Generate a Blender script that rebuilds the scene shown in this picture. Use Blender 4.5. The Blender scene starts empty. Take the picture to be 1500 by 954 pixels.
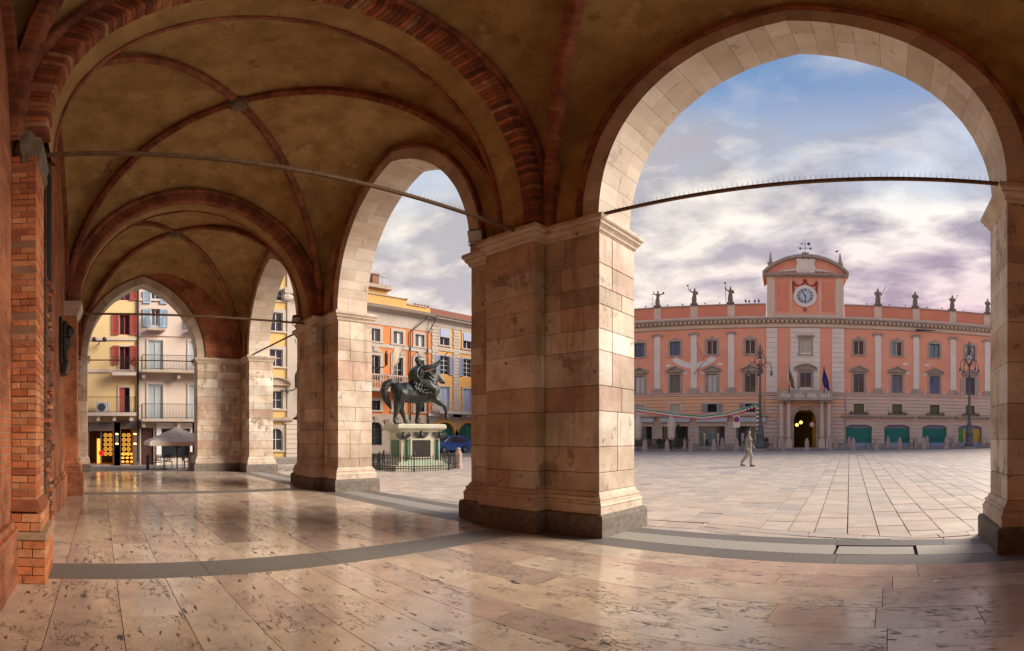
import bpy, bmesh, math, random
from math import sin, cos, tan, pi, atan2, hypot, radians, sqrt, acos
from mathutils import Vector, Matrix, noise as mnoise
random.seed(7)
sc = bpy.context.scene
col = sc.collection

# ------------------------------------------------------------------ camera (stitched equirectangular panorama, 116 degrees wide)
F, YH, XV, HC = 737.3, 640.8, 145.3, 1.6          # pixels per radian, horizon row, column of the loggia axis, eye height
cam = bpy.data.cameras.new('camera')
cam_o = bpy.data.objects.new('camera', cam); col.objects.link(cam_o)
sc.camera = cam_o
cam.type = 'PANO'; cam.panorama_type = 'EQUIRECTANGULAR'
cam.longitude_min = -750 / F; cam.longitude_max = 750 / F
cam.latitude_max = YH / F; cam.latitude_min = -(954 - YH) / F
cam.clip_end = 2000; cam.clip_start = 0.05
cam_o.location = (0, 0, HC)
cam_o.rotation_euler = (pi / 2, 0, pi / 2 - (750 - XV) / F)

# ------------------------------------------------------------------ sky
SUN_EL, SUN_AZ = radians(28), atan2(0.78, 0.62)     # a low veiled sun to the right of the square, outside the picture
w = bpy.data.worlds.new('World'); sc.world = w; w.use_nodes = True
nt = w.node_tree; N = nt.nodes; L = nt.links; N.clear()
def wn(t, **k):
    n = N.new(t)
    for a, b in k.items(): setattr(n, a, b)
    return n
def wmath(op, a, b=None, clamp=False):
    n = wn('ShaderNodeMath', operation=op, use_clamp=clamp)
    for i, v in enumerate((a, b)):
        if v is None: continue
        if isinstance(v, (int, float)): n.inputs[i].default_value = v
        else: L.new(v, n.inputs[i])
    return n.outputs[0]
def wramp(fac, stops):
    n = wn('ShaderNodeValToRGB'); e = n.color_ramp.elements
    while len(e) < len(stops): e.new(0.5)
    for q, (p, c) in zip(e, stops): q.position = p; q.color = (*c, 1) if len(c) == 3 else c
    L.new(fac, n.inputs[0]); return n.outputs[0]
def wmix(fac, a, b, mode='MIX'):
    n = wn('ShaderNodeMix', data_type='RGBA', blend_type=mode)
    for i, v in ((0, fac), (6, a), (7, b)):
        if isinstance(v, (int, float)): n.inputs[i].default_value = v
        elif isinstance(v, tuple): n.inputs[i].default_value = (*v, 1)
        else: L.new(v, n.inputs[i])
    return n.outputs[2]
sky = wn('ShaderNodeTexSky', sky_type='NISHITA'); sky.sun_disc = False
sky.sun_elevation = SUN_EL; sky.sun_rotation = pi / 2 - SUN_AZ
sky.air_density = 1.0; sky.dust_density = 1.5
SKY_STR = 0.085
skyc = wmix(1.0, sky.outputs[0], (SKY_STR, SKY_STR, SKY_STR), 'MULTIPLY')
tc = wn('ShaderNodeTexCoord'); sep = wn('ShaderNodeSeparateXYZ'); L.new(tc.outputs['Generated'], sep.inputs[0])
zc = wmath('MAXIMUM', sep.outputs[2], 0.0)
den = wmath('ADD', zc, 0.16)
comb = wn('ShaderNodeCombineXYZ')
L.new(wmath('DIVIDE', sep.outputs[0], den), comb.inputs[0]); L.new(wmath('DIVIDE', sep.outputs[1], den), comb.inputs[1])
def wnoise(vec, scale, detail, rough, loc=(0, 0, 0), scl=(1, 1, 1)):
    mp = wn('ShaderNodeMapping'); mp.inputs['Location'].default_value = loc; mp.inputs['Scale'].default_value = scl
    L.new(vec, mp.inputs[0])
    n = wn('ShaderNodeTexNoise'); n.inputs['Scale'].default_value = scale; n.inputs['Detail'].default_value = detail
    n.inputs['Roughness'].default_value = rough; n.inputs['Distortion'].default_value = 0.25
    L.new(mp.outputs[0], n.inputs['Vector']); return n.outputs[0]
n1 = wnoise(comb.outputs[0], 1.5, 10, 0.56, (3.1, 1.7, 0))
n2 = wnoise(comb.outputs[0], 0.5, 4, 0.5, (0.4, 5.2, 0))
n3 = wnoise(comb.outputs[0], 3.4, 9, 0.56, (7.4, 2.2, 0), (1, 1.15, 1))
n4 = wnoise(comb.outputs[0], 1.1, 5, 0.5, (1.9, 8.6, 0))
cov = wmath('ADD', wmath('MULTIPLY', n1, 0.65), wmath('MULTIPLY', n2, 0.55))
hz = wramp(zc, [(0.0, (.27,) * 3), (0.42, (.21,) * 3), (0.53, (.09,) * 3), (0.66, (0.0,) * 3)])   # more cloud low down
cov = wmath('ADD', cov, hz)
covm = wramp(cov, [(0.60, (0, 0, 0)), (0.76, (1, 1, 1))])
shade = wmath('ADD', wmath('MULTIPLY', n3, 0.62), wmath('MULTIPLY', n4, 0.42))
right = wramp(wmath('ADD', wmath('MULTIPLY', sep.outputs[0], 0.5), 0.5), [(0.25, (0, 0, 0)), (0.58, (1, 1, 1))])
low = wramp(zc, [(0.22, (1, 1, 1)), (0.43, (0, 0, 0))])
dark = wmix(right, (0.44, 0.43, 0.46), (0.34, 0.31, 0.38))
light = wmix(right, (0.92, 0.84, 0.74), (0.90, 0.84, 0.80))
pinkd = wmix(right, (0.50, 0.45, 0.48), (0.40, 0.25, 0.37)); pinkl = wmix(right, (0.84, 0.73, 0.66), (0.78, 0.53, 0.59))
dark = wmix(low, dark, pinkd); light = wmix(wmath('MULTIPLY', low, 0.85), light, pinkl)
cl = wmix(wramp(shade, [(0.475, (0, 0, 0)), (0.545, (0.5, 0.5, 0.5)), (0.61, (1, 1, 1))]), dark, light)
blue = wmix(0.6, skyc, (0.14, 0.32, 0.64))
pale = wmix(wramp(zc, [(0.42, (1, 1, 1)), (0.64, (0, 0, 0))]), blue, (0.68, 0.72, 0.77))
allc = wmix(covm, pale, cl)
bg = wn('ShaderNodeBackground'); L.new(allc, bg.inputs[0]); bg.inputs[1].default_value = 0.44
out = wn('ShaderNodeOutputWorld'); L.new(bg.outputs[0], out.inputs[0])

sun = bpy.data.lights.new('sun', 'SUN'); sun.energy = 2.5; sun.angle = radians(32); sun.color = (1.0, 0.87, 0.73)
sun_o = bpy.data.objects.new('sun', sun); col.objects.link(sun_o)
sd = Vector((cos(SUN_AZ) * cos(SUN_EL), sin(SUN_AZ) * cos(SUN_EL), sin(SUN_EL)))
sun_o.rotation_euler = sd.to_track_quat('Z', 'Y').to_euler(); sun_o.location = (30, -20, 60)

sc.view_settings.view_transform = 'Standard'; sc.view_settings.look = 'None'
sc.view_settings.gamma = 1; sc.view_settings.use_curve_mapping = False
sc.view_settings.exposure = 1.42
sc.render.engine = 'CYCLES'
sc.cycles.max_bounces = 10; sc.cycles.diffuse_bounces = 8; sc.cycles.glossy_bounces = 4
sc.cycles.use_denoising = True; sc.cycles.sample_clamp_indirect = 6

# ------------------------------------------------------------------ pixel -> place helpers (1500 x 954 photograph)
def on_x(px, py, X):            # point on the plane x = -X
    a = (px - XV) / F; r = X / cos(a)
    return r * sin(a), HC + r * tan((YH - py) / F)            # (y, z)
GA, GB, GC = 0.0139, 0.005, -0.1182                            # the square rises gently towards the palace
def gz(x, y): return GA * y + GB * x + GC
def ground(px, py):             # point of the square seen at a pixel
    a = (px - XV) / F; t = tan((py - YH) / F); dx, dy = -cos(a), sin(a)
    # HC - r t = gz(r dx, r dy)
    r = (HC - GC) / (t + GA * dy + GB * dx)
    return Vector((r * dx, r * dy, gz(r * dx, r * dy)))

# ------------------------------------------------------------------ materials
def mat(name, c1, c2=None, scale=3.0, rough=0.75, bump=0.0, bscale=None, rnd=0.0, island=False, metal=0.0, detail=6,
        stretch=(1, 1, 1), spot=None, emit=None, ramp=None, spec=0.5, streak=None, lo=0.35, hi=0.65, bdist=0.01):
    m = bpy.data.materials.new(name); m.use_nodes = True
    nt = m.node_tree; n = nt.nodes; l = nt.links
    b = n['Principled BSDF']; b.inputs['Roughness'].default_value = rough; b.inputs['Metallic'].default_value = metal
    b.inputs['Specular IOR Level'].default_value = spec
    geo = n.new('ShaderNodeNewGeometry')
    mp = n.new('ShaderNodeMapping'); mp.inputs['Scale'].default_value = stretch; l.new(geo.outputs['Position'], mp.inputs[0])
    def noise(s, d=detail, r=0.6):
        q = n.new('ShaderNodeTexNoise'); q.inputs['Scale'].default_value = s; q.inputs['Detail'].default_value = d; q.inputs['Roughness'].default_value = r
        l.new(mp.outputs[0], q.inputs['Vector']); return q.outputs[0]
    def mixc(f, a, bb, mode='MIX'):
        q = n.new('ShaderNodeMix'); q.data_type = 'RGBA'; q.blend_type = mode
        for i, v in ((0, f), (6, a), (7, bb)):
            if isinstance(v, (int, float)): q.inputs[i].default_value = v
            elif isinstance(v, tuple): q.inputs[i].default_value = (*v[:3], 1)
            else: l.new(v, q.inputs[i])
        return q.outputs[2]
    def rampn(f, stops, interp='LINEAR'):
        q = n.new('ShaderNodeValToRGB'); q.color_ramp.interpolation = interp; e = q.color_ramp.elements
        while len(e) < len(stops): e.new(0.5)
        for k, (p, c) in zip(e, stops): k.position = p; k.color = (*c[:3], 1)
        l.new(f, q.inputs[0]); return q.outputs[0]
    rv = None
    if rnd or ramp:
        if island: rv = geo.outputs['Random Per Island']
        else: rv = n.new('ShaderNodeObjectInfo').outputs['Random']
    base = c1
    if ramp:
        k = len(ramp); base = rampn(rv, [(i / k, c) for i, c in enumerate(ramp)], 'CONSTANT')
    if c2:
        f = rampn(noise(scale), [(lo, (0, 0, 0)), (hi, (1, 1, 1))])
        base = mixc(f, base, c2) if not ramp else mixc(f, base, mixc(1.0, base, c2, 'MULTIPLY'))
    if rnd:
        hs = n.new('ShaderNodeHueSaturation'); mr = n.new('ShaderNodeMapRange')
        wv = n.new('ShaderNodeTexWhiteNoise'); wv.noise_dimensions = '1D'; l.new(rv, wv.inputs['W'])
        l.new(wv.outputs[0], mr.inputs[0]); mr.inputs[3].default_value = 1 - rnd; mr.inputs[4].default_value = 1 + rnd
        l.new(mr.outputs[0], hs.inputs['Value'])
        if isinstance(base, tuple): hs.inputs['Color'].default_value = (*base, 1)
        else: l.new(base, hs.inputs['Color'])
        base = hs.outputs[0]
    if spot:                       # (colour, scale, threshold)
        for (sc_, ss, th) in (spot if isinstance(spot, list) else [spot]):
            f = rampn(noise(ss, 8, 0.7), [(th, (0, 0, 0)), (th + 0.05, (1, 1, 1))]); base = mixc(f, base, sc_)
    if streak:
        mq = n.new('ShaderNodeMapping'); mq.inputs['Scale'].default_value = (1, 1, .14); l.new(geo.outputs['Position'], mq.inputs[0])
        qn = n.new('ShaderNodeTexNoise'); qn.inputs['Scale'].default_value = streak[1]; qn.inputs['Detail'].default_value = 8; qn.inputs['Roughness'].default_value = .65; l.new(mq.outputs[0], qn.inputs['Vector'])
        base = mixc(rampn(qn.outputs[0], [(streak[2], (0, 0, 0)), (streak[2] + .13, (.75, .75, .75))]), base, streak[0])
    if isinstance(base, tuple): b.inputs['Base Color'].default_value = (*base, 1)
    else: l.new(base, b.inputs['Base Color'])
    if bump:
        bp = n.new('ShaderNodeBump'); bp.inputs['Strength'].default_value = bump; bp.inputs['Distance'].default_value = bdist
        l.new(noise(bscale or scale * 4, 8, 0.65), bp.inputs['Height']); l.new(bp.outputs[0], b.inputs['Normal'])
    if emit: b.inputs['Emission Color'].default_value = (*emit[0], 1); b.inputs['Emission Strength'].default_value = emit[1]
    return m

def brick_mat(name, c1, c2, mortar, bw=0.25, rh=0.075, plane='xz', dark=None, uv=False, msize=0.010, rotz=False):
    m = bpy.data.materials.new(name); m.use_nodes = True
    nt = m.node_tree; n = nt.nodes; l = nt.links; b = n['Principled BSDF']; b.inputs['Roughness'].default_value = 0.85
    geo = n.new('ShaderNodeNewGeometry'); sp = n.new('ShaderNodeSeparateXYZ'); cb = n.new('ShaderNodeCombineXYZ')
    if uv:
        u = n.new('ShaderNodeUVMap'); l.new(u.outputs[0], sp.inputs[0]); a, c = 0, 1
    else:
        l.new(geo.outputs['Position'], sp.inputs[0]); a, c = {'xz': (0, 2), 'yz': (1, 2)}[plane]
    l.new(sp.outputs[a], cb.inputs[0]); l.new(sp.outputs[c], cb.inputs[1])
    br = n.new('ShaderNodeTexBrick'); br.inputs['Scale'].default_value = 1; br.inputs['Brick Width'].default_value = bw; br.inputs['Row Height'].default_value = rh
    br.inputs['Mortar Size'].default_value = msize; br.inputs['Mortar Smooth'].default_value = 0.3; br.inputs['Bias'].default_value = 0.0
    br.inputs['Color1'].default_value = (*c1, 1); br.inputs['Color2'].default_value = (*c2, 1); br.inputs['Mortar'].default_value = (*mortar, 1)
    l.new(cb.outputs[0], br.inputs['Vector'])
    nz = n.new('ShaderNodeTexNoise'); nz.inputs['Scale'].default_value = 1.3; nz.inputs['Detail'].default_value = 9; nz.inputs['Roughness'].default_value = 0.72
    l.new(geo.outputs['Position'], nz.inputs['Vector'])
    rp = n.new('ShaderNodeValToRGB'); rp.color_ramp.elements[0].position = 0.42; rp.color_ramp.elements[1].position = 0.60
    l.new(nz.outputs[0], rp.inputs[0])
    mx = n.new('ShaderNodeMix'); mx.data_type = 'RGBA'; l.new(rp.outputs[0], mx.inputs[0]); l.new(br.outputs[0], mx.inputs[6])
    m2 = n.new('ShaderNodeMix'); m2.data_type = 'RGBA'; m2.blend_type = 'MULTIPLY'; m2.inputs[0].default_value = 1; l.new(br.outputs[0], m2.inputs[6])
    m2.inputs[7].default_value = (*(dark or (0.45, 0.40, 0.38)), 1); l.new(m2.outputs[2], mx.inputs[7])
    l.new(mx.outputs[2], b.inputs['Base Color'])
    bp = n.new('ShaderNodeBump'); bp.inputs['Strength'].default_value = 0.7; bp.inputs['Distance'].default_value = 0.012; bp.invert = True
    ad = n.new('ShaderNodeMath'); ad.operation = 'ADD'; l.new(br.outputs['Fac'], ad.inputs[0]); l.new(nz.outputs[0], ad.inputs[1])
    l.new(ad.outputs[0], bp.inputs['Height']); l.new(bp.outputs[0], b.inputs['Normal'])
    return m

def floor_mat(name):
    """polished, pitted pink limestone"""
    m = bpy.data.materials.new(name); m.use_nodes = True
    nt = m.node_tree; n = nt.nodes; l = nt.links; b = n['Principled BSDF']
    geo = n.new('ShaderNodeNewGeometry'); oi = n.new('ShaderNodeObjectInfo')
    off = n.new('ShaderNodeVectorMath'); off.operation = 'SCALE'; cb = n.new('ShaderNodeCombineXYZ')
    l.new(oi.outputs['Random'], cb.inputs[0]); l.new(oi.outputs['Random'], cb.inputs[1]); l.new(cb.outputs[0], off.inputs[0]); off.inputs['Scale'].default_value = 37
    add = n.new('ShaderNodeVectorMath'); l.new(geo.outputs['Position'], add.inputs[0]); l.new(off.outputs[0], add.inputs[1])
    def noise(s, d, r, st=(1, 1, 1), dist=0.0):
        mp = n.new('ShaderNodeMapping'); mp.inputs['Scale'].default_value = st; l.new(add.outputs[0], mp.inputs[0])
        q = n.new('ShaderNodeTexNoise'); q.inputs['Scale'].default_value = s; q.inputs['Detail'].default_value = d; q.inputs['Roughness'].default_value = r; q.inputs['Distortion'].default_value = dist
        l.new(mp.outputs[0], q.inputs['Vector']); return q.outputs[0]
    def ramp(f, st, it='LINEAR'):
        q = n.new('ShaderNodeValToRGB'); q.color_ramp.interpolation = it; e = q.color_ramp.elements
        while len(e) < len(st): e.new(0.5)
        for k, (p, c) in zip(e, st): k.position = p; k.color = (*c, 1) if len(c) == 3 else c
        l.new(f, q.inputs[0]); return q.outputs[0]
    def mix(f, a, c, mode='MIX'):
        q = n.new('ShaderNodeMix'); q.data_type = 'RGBA'; q.blend_type = mode
        for i, v in ((0, f), (6, a), (7, c)):
            if isinstance(v, (int, float)): q.inputs[i].default_value = v
            elif isinstance(v, tuple): q.inputs[i].default_value = (*v, 1)
            else: l.new(v, q.inputs[i])
        return q.outputs[2]
    def mth(op, a, c):
        q = n.new('ShaderNodeMath'); q.operation = op
        for i, v in enumerate((a, c)):
            if isinstance(v, (int, float)): q.inputs[i].default_value = v
            else: l.new(v, q.inputs[i])
        return q.outputs[0]
    pal = ramp(oi.outputs['Random'], [(0, (.68, .55, .43)), (.14, (.64, .50, .41)), (.28, (.73, .62, .50)), (.42, (.60, .46, .38)), (.54, (.70, .59, .48)), (.66, (.53, .42, .35)), (.74, (.68, .55, .42)), (.84, (.64, .49, .41)), (.92, (.43, .33, .28))], 'CONSTANT')
    cloud = ramp(noise(2.2, 6, 0.6), [(0.3, (0.72, 0.70, 0.70)), (0.7, (1.08, 1.05, 1.0))])
    base = mix(1.0, pal, cloud, 'MULTIPLY')
    fine = ramp(noise(30, 4, 0.7), [(0.3, (0.88, 0.88, 0.88)), (0.7, (1.05, 1.05, 1.05))]); base = mix(1.0, base, fine, 'MULTIPLY')
    # wormy pits: thin valleys of a stretched noise, only where a larger noise allows
    v1 = mth('ABSOLUTE', mth('SUBTRACT', noise(6.5, 7, 0.62, (0.6, 1.5, 1), 0.5), 0.5), 0)
    v1 = ramp(v1, [(0.0, (1, 1, 1)), (0.010, (1, 1, 1)), (0.020, (0, 0, 0))])
    big = ramp(noise(1.5, 5, 0.6), [(0.50, (0, 0, 0)), (0.58, (1, 1, 1))])
    pits = ramp(noise(8.5, 4, 0.55, (0.42, 1.55, 1), 0.15), [(0.62, (0, 0, 0)), (0.645, (1, 1, 1))])
    pits = mth('MAXIMUM', pits, ramp(noise(21, 3, 0.5, (0.55, 1.4, 1), 0.1), [(0.665, (0, 0, 0)), (0.69, (1, 1, 1))]))
    msk = mth('MAXIMUM', mth('MULTIPLY', v1, big), mth('MULTIPLY', pits, ramp(noise(1.1, 4, 0.6), [(0.40, (0.0,) * 3), (0.52, (1,) * 3)])))
    base = mix(msk, base, (0.085, 0.07, 0.058))
    l.new(base, b.inputs['Base Color'])
    rg = mth('ADD', mth('MULTIPLY', msk, 0.4), ramp(noise(3.1, 5, 0.6), [(0.35, (0.09,) * 3), (0.7, (0.22,) * 3)]))
    l.new(rg, b.inputs['Roughness']); b.inputs['Specular IOR Level'].default_value = 1.0
    bp = n.new('ShaderNodeBump'); bp.inputs['Strength'].default_value = 0.35; bp.inputs['Distance'].default_value = 0.004; bp.invert = True
    l.new(mth('ADD', msk, mth('MULTIPLY', noise(5, 4, 0.5), 0.6)), bp.inputs['Height']); l.new(bp.outputs[0], b.inputs['Normal'])
    return m

MT = {}
MT['floor'] = floor_mat('polished_pink_limestone')
MT['joint'] = mat('dark_joint', (0.045, 0.038, 0.03), rough=0.95)
MT['granite'] = mat('grey_granite', (0.20, 0.185, 0.165), (0.13, 0.12, 0.11), 40, 0.5, 0.2, rnd=0.15, spec=0.5)
MT['granite_light'] = mat('pale_granite', (0.36, 0.33, 0.29), (0.27, 0.25, 0.22), 25, 0.6, 0.2, rnd=0.15)
MT['plinth'] = mat('worn_granite', (0.20, 0.17, 0.14), (0.12, 0.10, 0.08), 9, 0.8, 0.6, 40, rnd=0.1)
MT['paving'] = mat('piazza_stone', (0.5, 0.4, 0.33), (0.84, 0.82, 0.80), 2.4, 0.62, 0.25, 30, rnd=0.08, ramp=[(.56, .47, .39), (.54, .45, .38), (.57, .48, .40), (.50, .43, .37), (.55, .45, .37), (.57, .49, .41), (.46, .41, .36), (.55, .46, .38)])
MT['paving_far'] = mat('piazza_stone_far', (0.5, 0.4, 0.33), (0.84, 0.82, 0.80), 2.4, 0.62, 0.25, 30, rnd=0.08, island=True, ramp=[(.56, .47, .39), (.54, .45, .38), (.57, .48, .40), (.50, .43, .37), (.55, .45, .37), (.57, .49, .41), (.46, .41, .36), (.55, .46, .38)])
MT['moss'] = mat('mossy_joint', (0.17, 0.135, 0.10), (0.10, 0.12, 0.035), 0.7, 0.95, lo=.48, hi=.6)
MT['asphalt'] = mat('road_stone', (0.26, 0.225, 0.20), (0.20, 0.175, 0.155), 3, 0.8, 0.2, 30)
# marble of the pillars: each block its own tint
MT['marble'] = mat('weathered_marble', (0.5, 0.4, 0.3), (0.62, 0.56, 0.50), 1.3, 0.66, 0.6, 11, rnd=0.16, detail=9, bdist=0.02,
                   ramp=[(.70, .59, .46), (.64, .53, .41), (.75, .66, .54), (.62, .48, .37), (.68, .58, .45), (.80, .75, .66), (.58, .47, .36), (.72, .61, .48), (.64, .46, .36), (.76, .70, .60)],
                   spot=[((0.33, 0.25, 0.18), 1.7, 0.565), ((0.17, 0.12, 0.085), 5.0, 0.625), ((0.09, 0.065, 0.05), 26, 0.66), ((0.68, 0.63, 0.56), 2.3, 0.68)], streak=((0.24, 0.175, 0.125), 3.2, 0.56))
MT['arch_stone'] = mat('arch_limestone', (0.6, 0.5, 0.4), (0.80, 0.76, 0.72), 1.6, 0.7, 0.3, 16, rnd=0.07, ramp=[(.66, .57, .46), (.62, .53, .42), (.69, .61, .51), (.60, .50, .39)], spot=[((0.36, 0.29, 0.22), 1.5, 0.60), ((0.20, 0.15, 0.10), 4.2, 0.65), ((0.14, 0.10, 0.07), 24, 0.69)])
MT['moulding'] = mat('carved_stone', (0.66, 0.56, 0.44), (0.46, 0.36, 0.27), 2.6, 0.7, 0.6, 16, bdist=0.02, spot=[((0.16, 0.11, 0.08), 4, 0.62), ((0.09, 0.065, 0.05), 22, 0.68)])
MT['plaster'] = mat('stained_vault_plaster', (0.47, 0.31, 0.12), (0.31, 0.19, 0.065), 1.5, 0.9, 1.0, 6, detail=13, lo=0.38, hi=0.62, bdist=0.06,
                    spot=[((0.50, 0.35, 0.15), 0.8, 0.60), ((0.27, 0.16, 0.06), 1.9, 0.59), ((0.56, 0.42, 0.22), 4.4, 0.67), ((0.18, 0.105, 0.045), 9, 0.665)])
MT['brick'] = mat('red_brick', (0.5, 0.2, 0.08), (0.72, 0.66, 0.60), 9, 0.85, 0.7, 30, rnd=0.14, ramp=[(.58, .20, .075), (.63, .23, .09), (.50, .16, .065), (.60, .27, .12), (.40, .13, .06), (.64, .30, .14), (.54, .19, .075)], spot=[((0.20, 0.085, 0.05), 4, 0.60), ((0.12, 0.06, 0.04), 13, 0.65)])
MT['rib_brick'] = brick_mat('rib_brick', (0.42, 0.14, 0.055), (0.27, 0.085, 0.04), (0.22, 0.13, 0.08), bw=0.5, rh=0.075, uv=True, msize=0.006)
MT['arch_brick'] = mat('arch_brick', (0.4, 0.15, 0.06), (0.60, 0.55, 0.5), 7, 0.85, 0.5, 25, rnd=0.2, ramp=[(.46, .15, .06), (.36, .11, .045), (.26, .08, .04), (.48, .20, .10), (.18, .065, .035), (.42, .13, .05), (.50, .26, .15), (.30, .09, .04)])
MT['wall_brick'] = brick_mat('wall_brick', (0.60, 0.21, 0.08), (0.48, 0.15, 0.06), (0.44, 0.27, 0.17))
MT['wall_brick_y'] = brick_mat('wall_brick_side', (0.58, 0.20, 0.075), (0.46, 0.145, 0.055), (0.40, 0.24, 0.15), plane='yz')
MT['mortar'] = mat('mortar', (0.30, 0.17, 0.10), (0.20, 0.11, 0.07), 6, 0.95)
MT['mortar_bed'] = mat('mortar_bed', (0.34, 0.26, 0.19), rough=0.95)
MT['cement'] = mat('broken_cement', (0.24, 0.19, 0.13), (0.13, 0.10, 0.07), 5, 0.95, 0.9, 14, bdist=0.03)
MT['iron'] = mat('rusty_iron', (0.20, 0.11, 0.055), (0.10, 0.06, 0.035), 12, 0.7, 0.3, metal=0.3)
MT['dark_iron'] = mat('dark_iron', (0.03, 0.032, 0.034), (0.05, 0.05, 0.05), 8, 0.5, metal=0.4)
MT['spike'] = mat('thin_steel', (0.30, 0.27, 0.22), rough=0.5, metal=0.6)
MT['bronze'] = mat('patinated_bronze', (0.033, 0.035, 0.033), (0.10, 0.115, 0.10), 2.6, 0.45, 0.6, 14, metal=0.5, lo=0.45, hi=0.72, streak=((.10, .15, .115), 5, .60))
MT['bronze_dark'] = mat('dark_bronze', (0.035, 0.03, 0.025), (0.06, 0.055, 0.045), 8, 0.45, 0.4, 25, metal=0.5)
# ------------------------------------------------------------------ mesh helpers
class MB:
    def __init__(s): s.v = []; s.f = []; s.uv = {}
    def quad(s, *p):
        i = len(s.v); s.v += [tuple(q) for q in p]; s.f.append(tuple(range(i, i + len(p)))); return s
    def box(s, x0, x1, y0, y1, z0, z1, ch=0.0):
        if x0 > x1: x0, x1 = x1, x0
        if y0 > y1: y0, y1 = y1, y0
        if z0 > z1: z0, z1 = z1, z0
        i = len(s.v)
        if ch <= 0:
            s.v += [(x0, y0, z0), (x1, y0, z0), (x1, y1, z0), (x0, y1, z0), (x0, y0, z1), (x1, y0, z1), (x1, y1, z1), (x0, y1, z1)]
            s.f += [tuple(i + k for k in q) for q in ((0, 3, 2, 1), (4, 5, 6, 7), (0, 1, 5, 4), (1, 2, 6, 5), (2, 3, 7, 6), (3, 0, 4, 7))]
        else:
            xs, ys, zs = (x0, x1), (y0, y1), (z0, z1); idx = {}
            for a in (0, 1):
                for b in (0, 1):
                    for c in (0, 1):
                        X, Y, Z = xs[a], ys[b], zs[c]; dx = ch if a == 0 else -ch; dy = ch if b == 0 else -ch; dz = ch if c == 0 else -ch
                        for k, p in enumerate(((X, Y + dy, Z + dz), (X + dx, Y, Z + dz), (X + dx, Y + dy, Z))):
                            idx[a, b, c, k] = len(s.v); s.v.append(p)
            g = lambda a, b, c, k: idx[a, b, c, k]
            for a in (0, 1):
                q = [g(a, 0, 0, 0), g(a, 1, 0, 0), g(a, 1, 1, 0), g(a, 0, 1, 0)]; s.f.append(tuple(q if a else q[::-1]))
                q = [g(0, a, 0, 1), g(1, a, 0, 1), g(1, a, 1, 1), g(0, a, 1, 1)]; s.f.append(tuple(q[::-1] if a else q))
                q = [g(0, 0, a, 2), g(1, 0, a, 2), g(1, 1, a, 2), g(0, 1, a, 2)]; s.f.append(tuple(q if a else q[::-1]))
            for a in (0, 1):
                for b in (0, 1):
                    fl = (a + b) % 2
                    q = [g(a, b, 0, 0), g(a, b, 1, 0), g(a, b, 1, 1), g(a, b, 0, 1)]; s.f.append(tuple(q if fl else q[::-1]))
                    q = [g(a, 0, b, 0), g(a, 1, b, 0), g(a, 1, b, 2), g(a, 0, b, 2)]; s.f.append(tuple(q[::-1] if fl else q))
                    q = [g(0, a, b, 1), g(1, a, b, 1), g(1, a, b, 2), g(0, a, b, 2)]; s.f.append(tuple(q if fl else q[::-1]))
                    for c in (0, 1):
                        q = [g(a, b, c, 0), g(a, b, c, 1), g(a, b, c, 2)]; s.f.append(tuple(q if (a + b + c) % 2 else q[::-1]))
        return s
    def hexa(s, lo, hi):        # two 4-point rings
        i = len(s.v); s.v += [tuple(p) for p in lo] + [tuple(p) for p in hi]
        s.f += [tuple(i + k for k in q) for q in ((0, 3, 2, 1), (4, 5, 6, 7), (0, 1, 5, 4), (1, 2, 6, 5), (2, 3, 7, 6), (3, 0, 4, 7))]; return s
    def rings(s, rs, closed=True, cap=True):
        i = len(s.v); n = len(rs[0])
        for r in rs: s.v += [tuple(p) for p in r]
        for k in range(len(rs) - 1):
            for j in range(n if closed else n - 1):
                a = i + k * n + j; b = i + k * n + (j + 1) % n; s.f.append((a, b, b + n, a + n))
        if cap and closed:
            s.f.append(tuple(i + j for j in reversed(range(n)))); s.f.append(tuple(i + (len(rs) - 1) * n + j for j in range(n)))
        return s
    def lathe(s, prof, n=12, c=(0, 0), ph=0.0):
        return s.rings([[(c[0] + r * cos(2 * pi * j / n + ph), c[1] + r * sin(2 * pi * j / n + ph), z) for j in range(n)] for r, z in prof])
    def tube(s, pts, r, n=6, r2=None):
        P = [Vector(p) for p in pts]; rs = []; up = None
        for k, p in enumerate(P):
            t = (P[min(k + 1, len(P) - 1)] - P[max(k - 1, 0)]).normalized()
            if up is None: up = Vector((0, 0, 1)) if abs(t.z) < 0.9 else Vector((0, 1, 0))
            a = t.cross(up).normalized(); b = a.cross(t).normalized(); up = b
            rr = r[k] if isinstance(r, (list, tuple)) else r
            rs.append([p + a * (rr * cos(2 * pi * j / n)) + b * ((r2 or 1) * rr * sin(2 * pi * j / n)) for j in range(n)])
        return s.rings(rs)
    def prism(s, poly, f0, f1):  # poly of 2d pts; f0/f1 map 2d->3d
        return s.rings([[f0(p) for p in poly], [f1(p) for p in poly]])
    def ball(s, c, r, n=8, m=5):
        rx, ry, rz = (r, r, r) if isinstance(r, (int, float)) else r
        return s.rings([[(c[0] + rx * cos(2 * pi * j / n) * sin(pi * (k + 0.5) / m), c[1] + ry * sin(2 * pi * j / n) * sin(pi * (k + 0.5) / m), c[2] - rz * cos(pi * (k + 0.5) / m)) for j in range(n)] for k in range(m)])
    def mesh(s, name, m=None, smooth=False):
        me = bpy.data.meshes.new(name); me.from_pydata(s.v, [], s.f)
        if m is not None: me.materials.append(MT[m] if isinstance(m, str) else m)
        if smooth:
            me.polygons.foreach_set('use_smooth', [True] * len(me.polygons))
        me.update(); return me
    def build(s, name, m, parent=None, loc=None, smooth=False, fix=True):
        me = s.mesh(name, m, smooth)
        if fix:
            bm = bmesh.new(); bm.from_mesh(me); bmesh.ops.recalc_face_normals(bm, faces=bm.faces); bm.to_mesh(me); bm.free()
        return obj(name, me, parent, loc)
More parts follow.
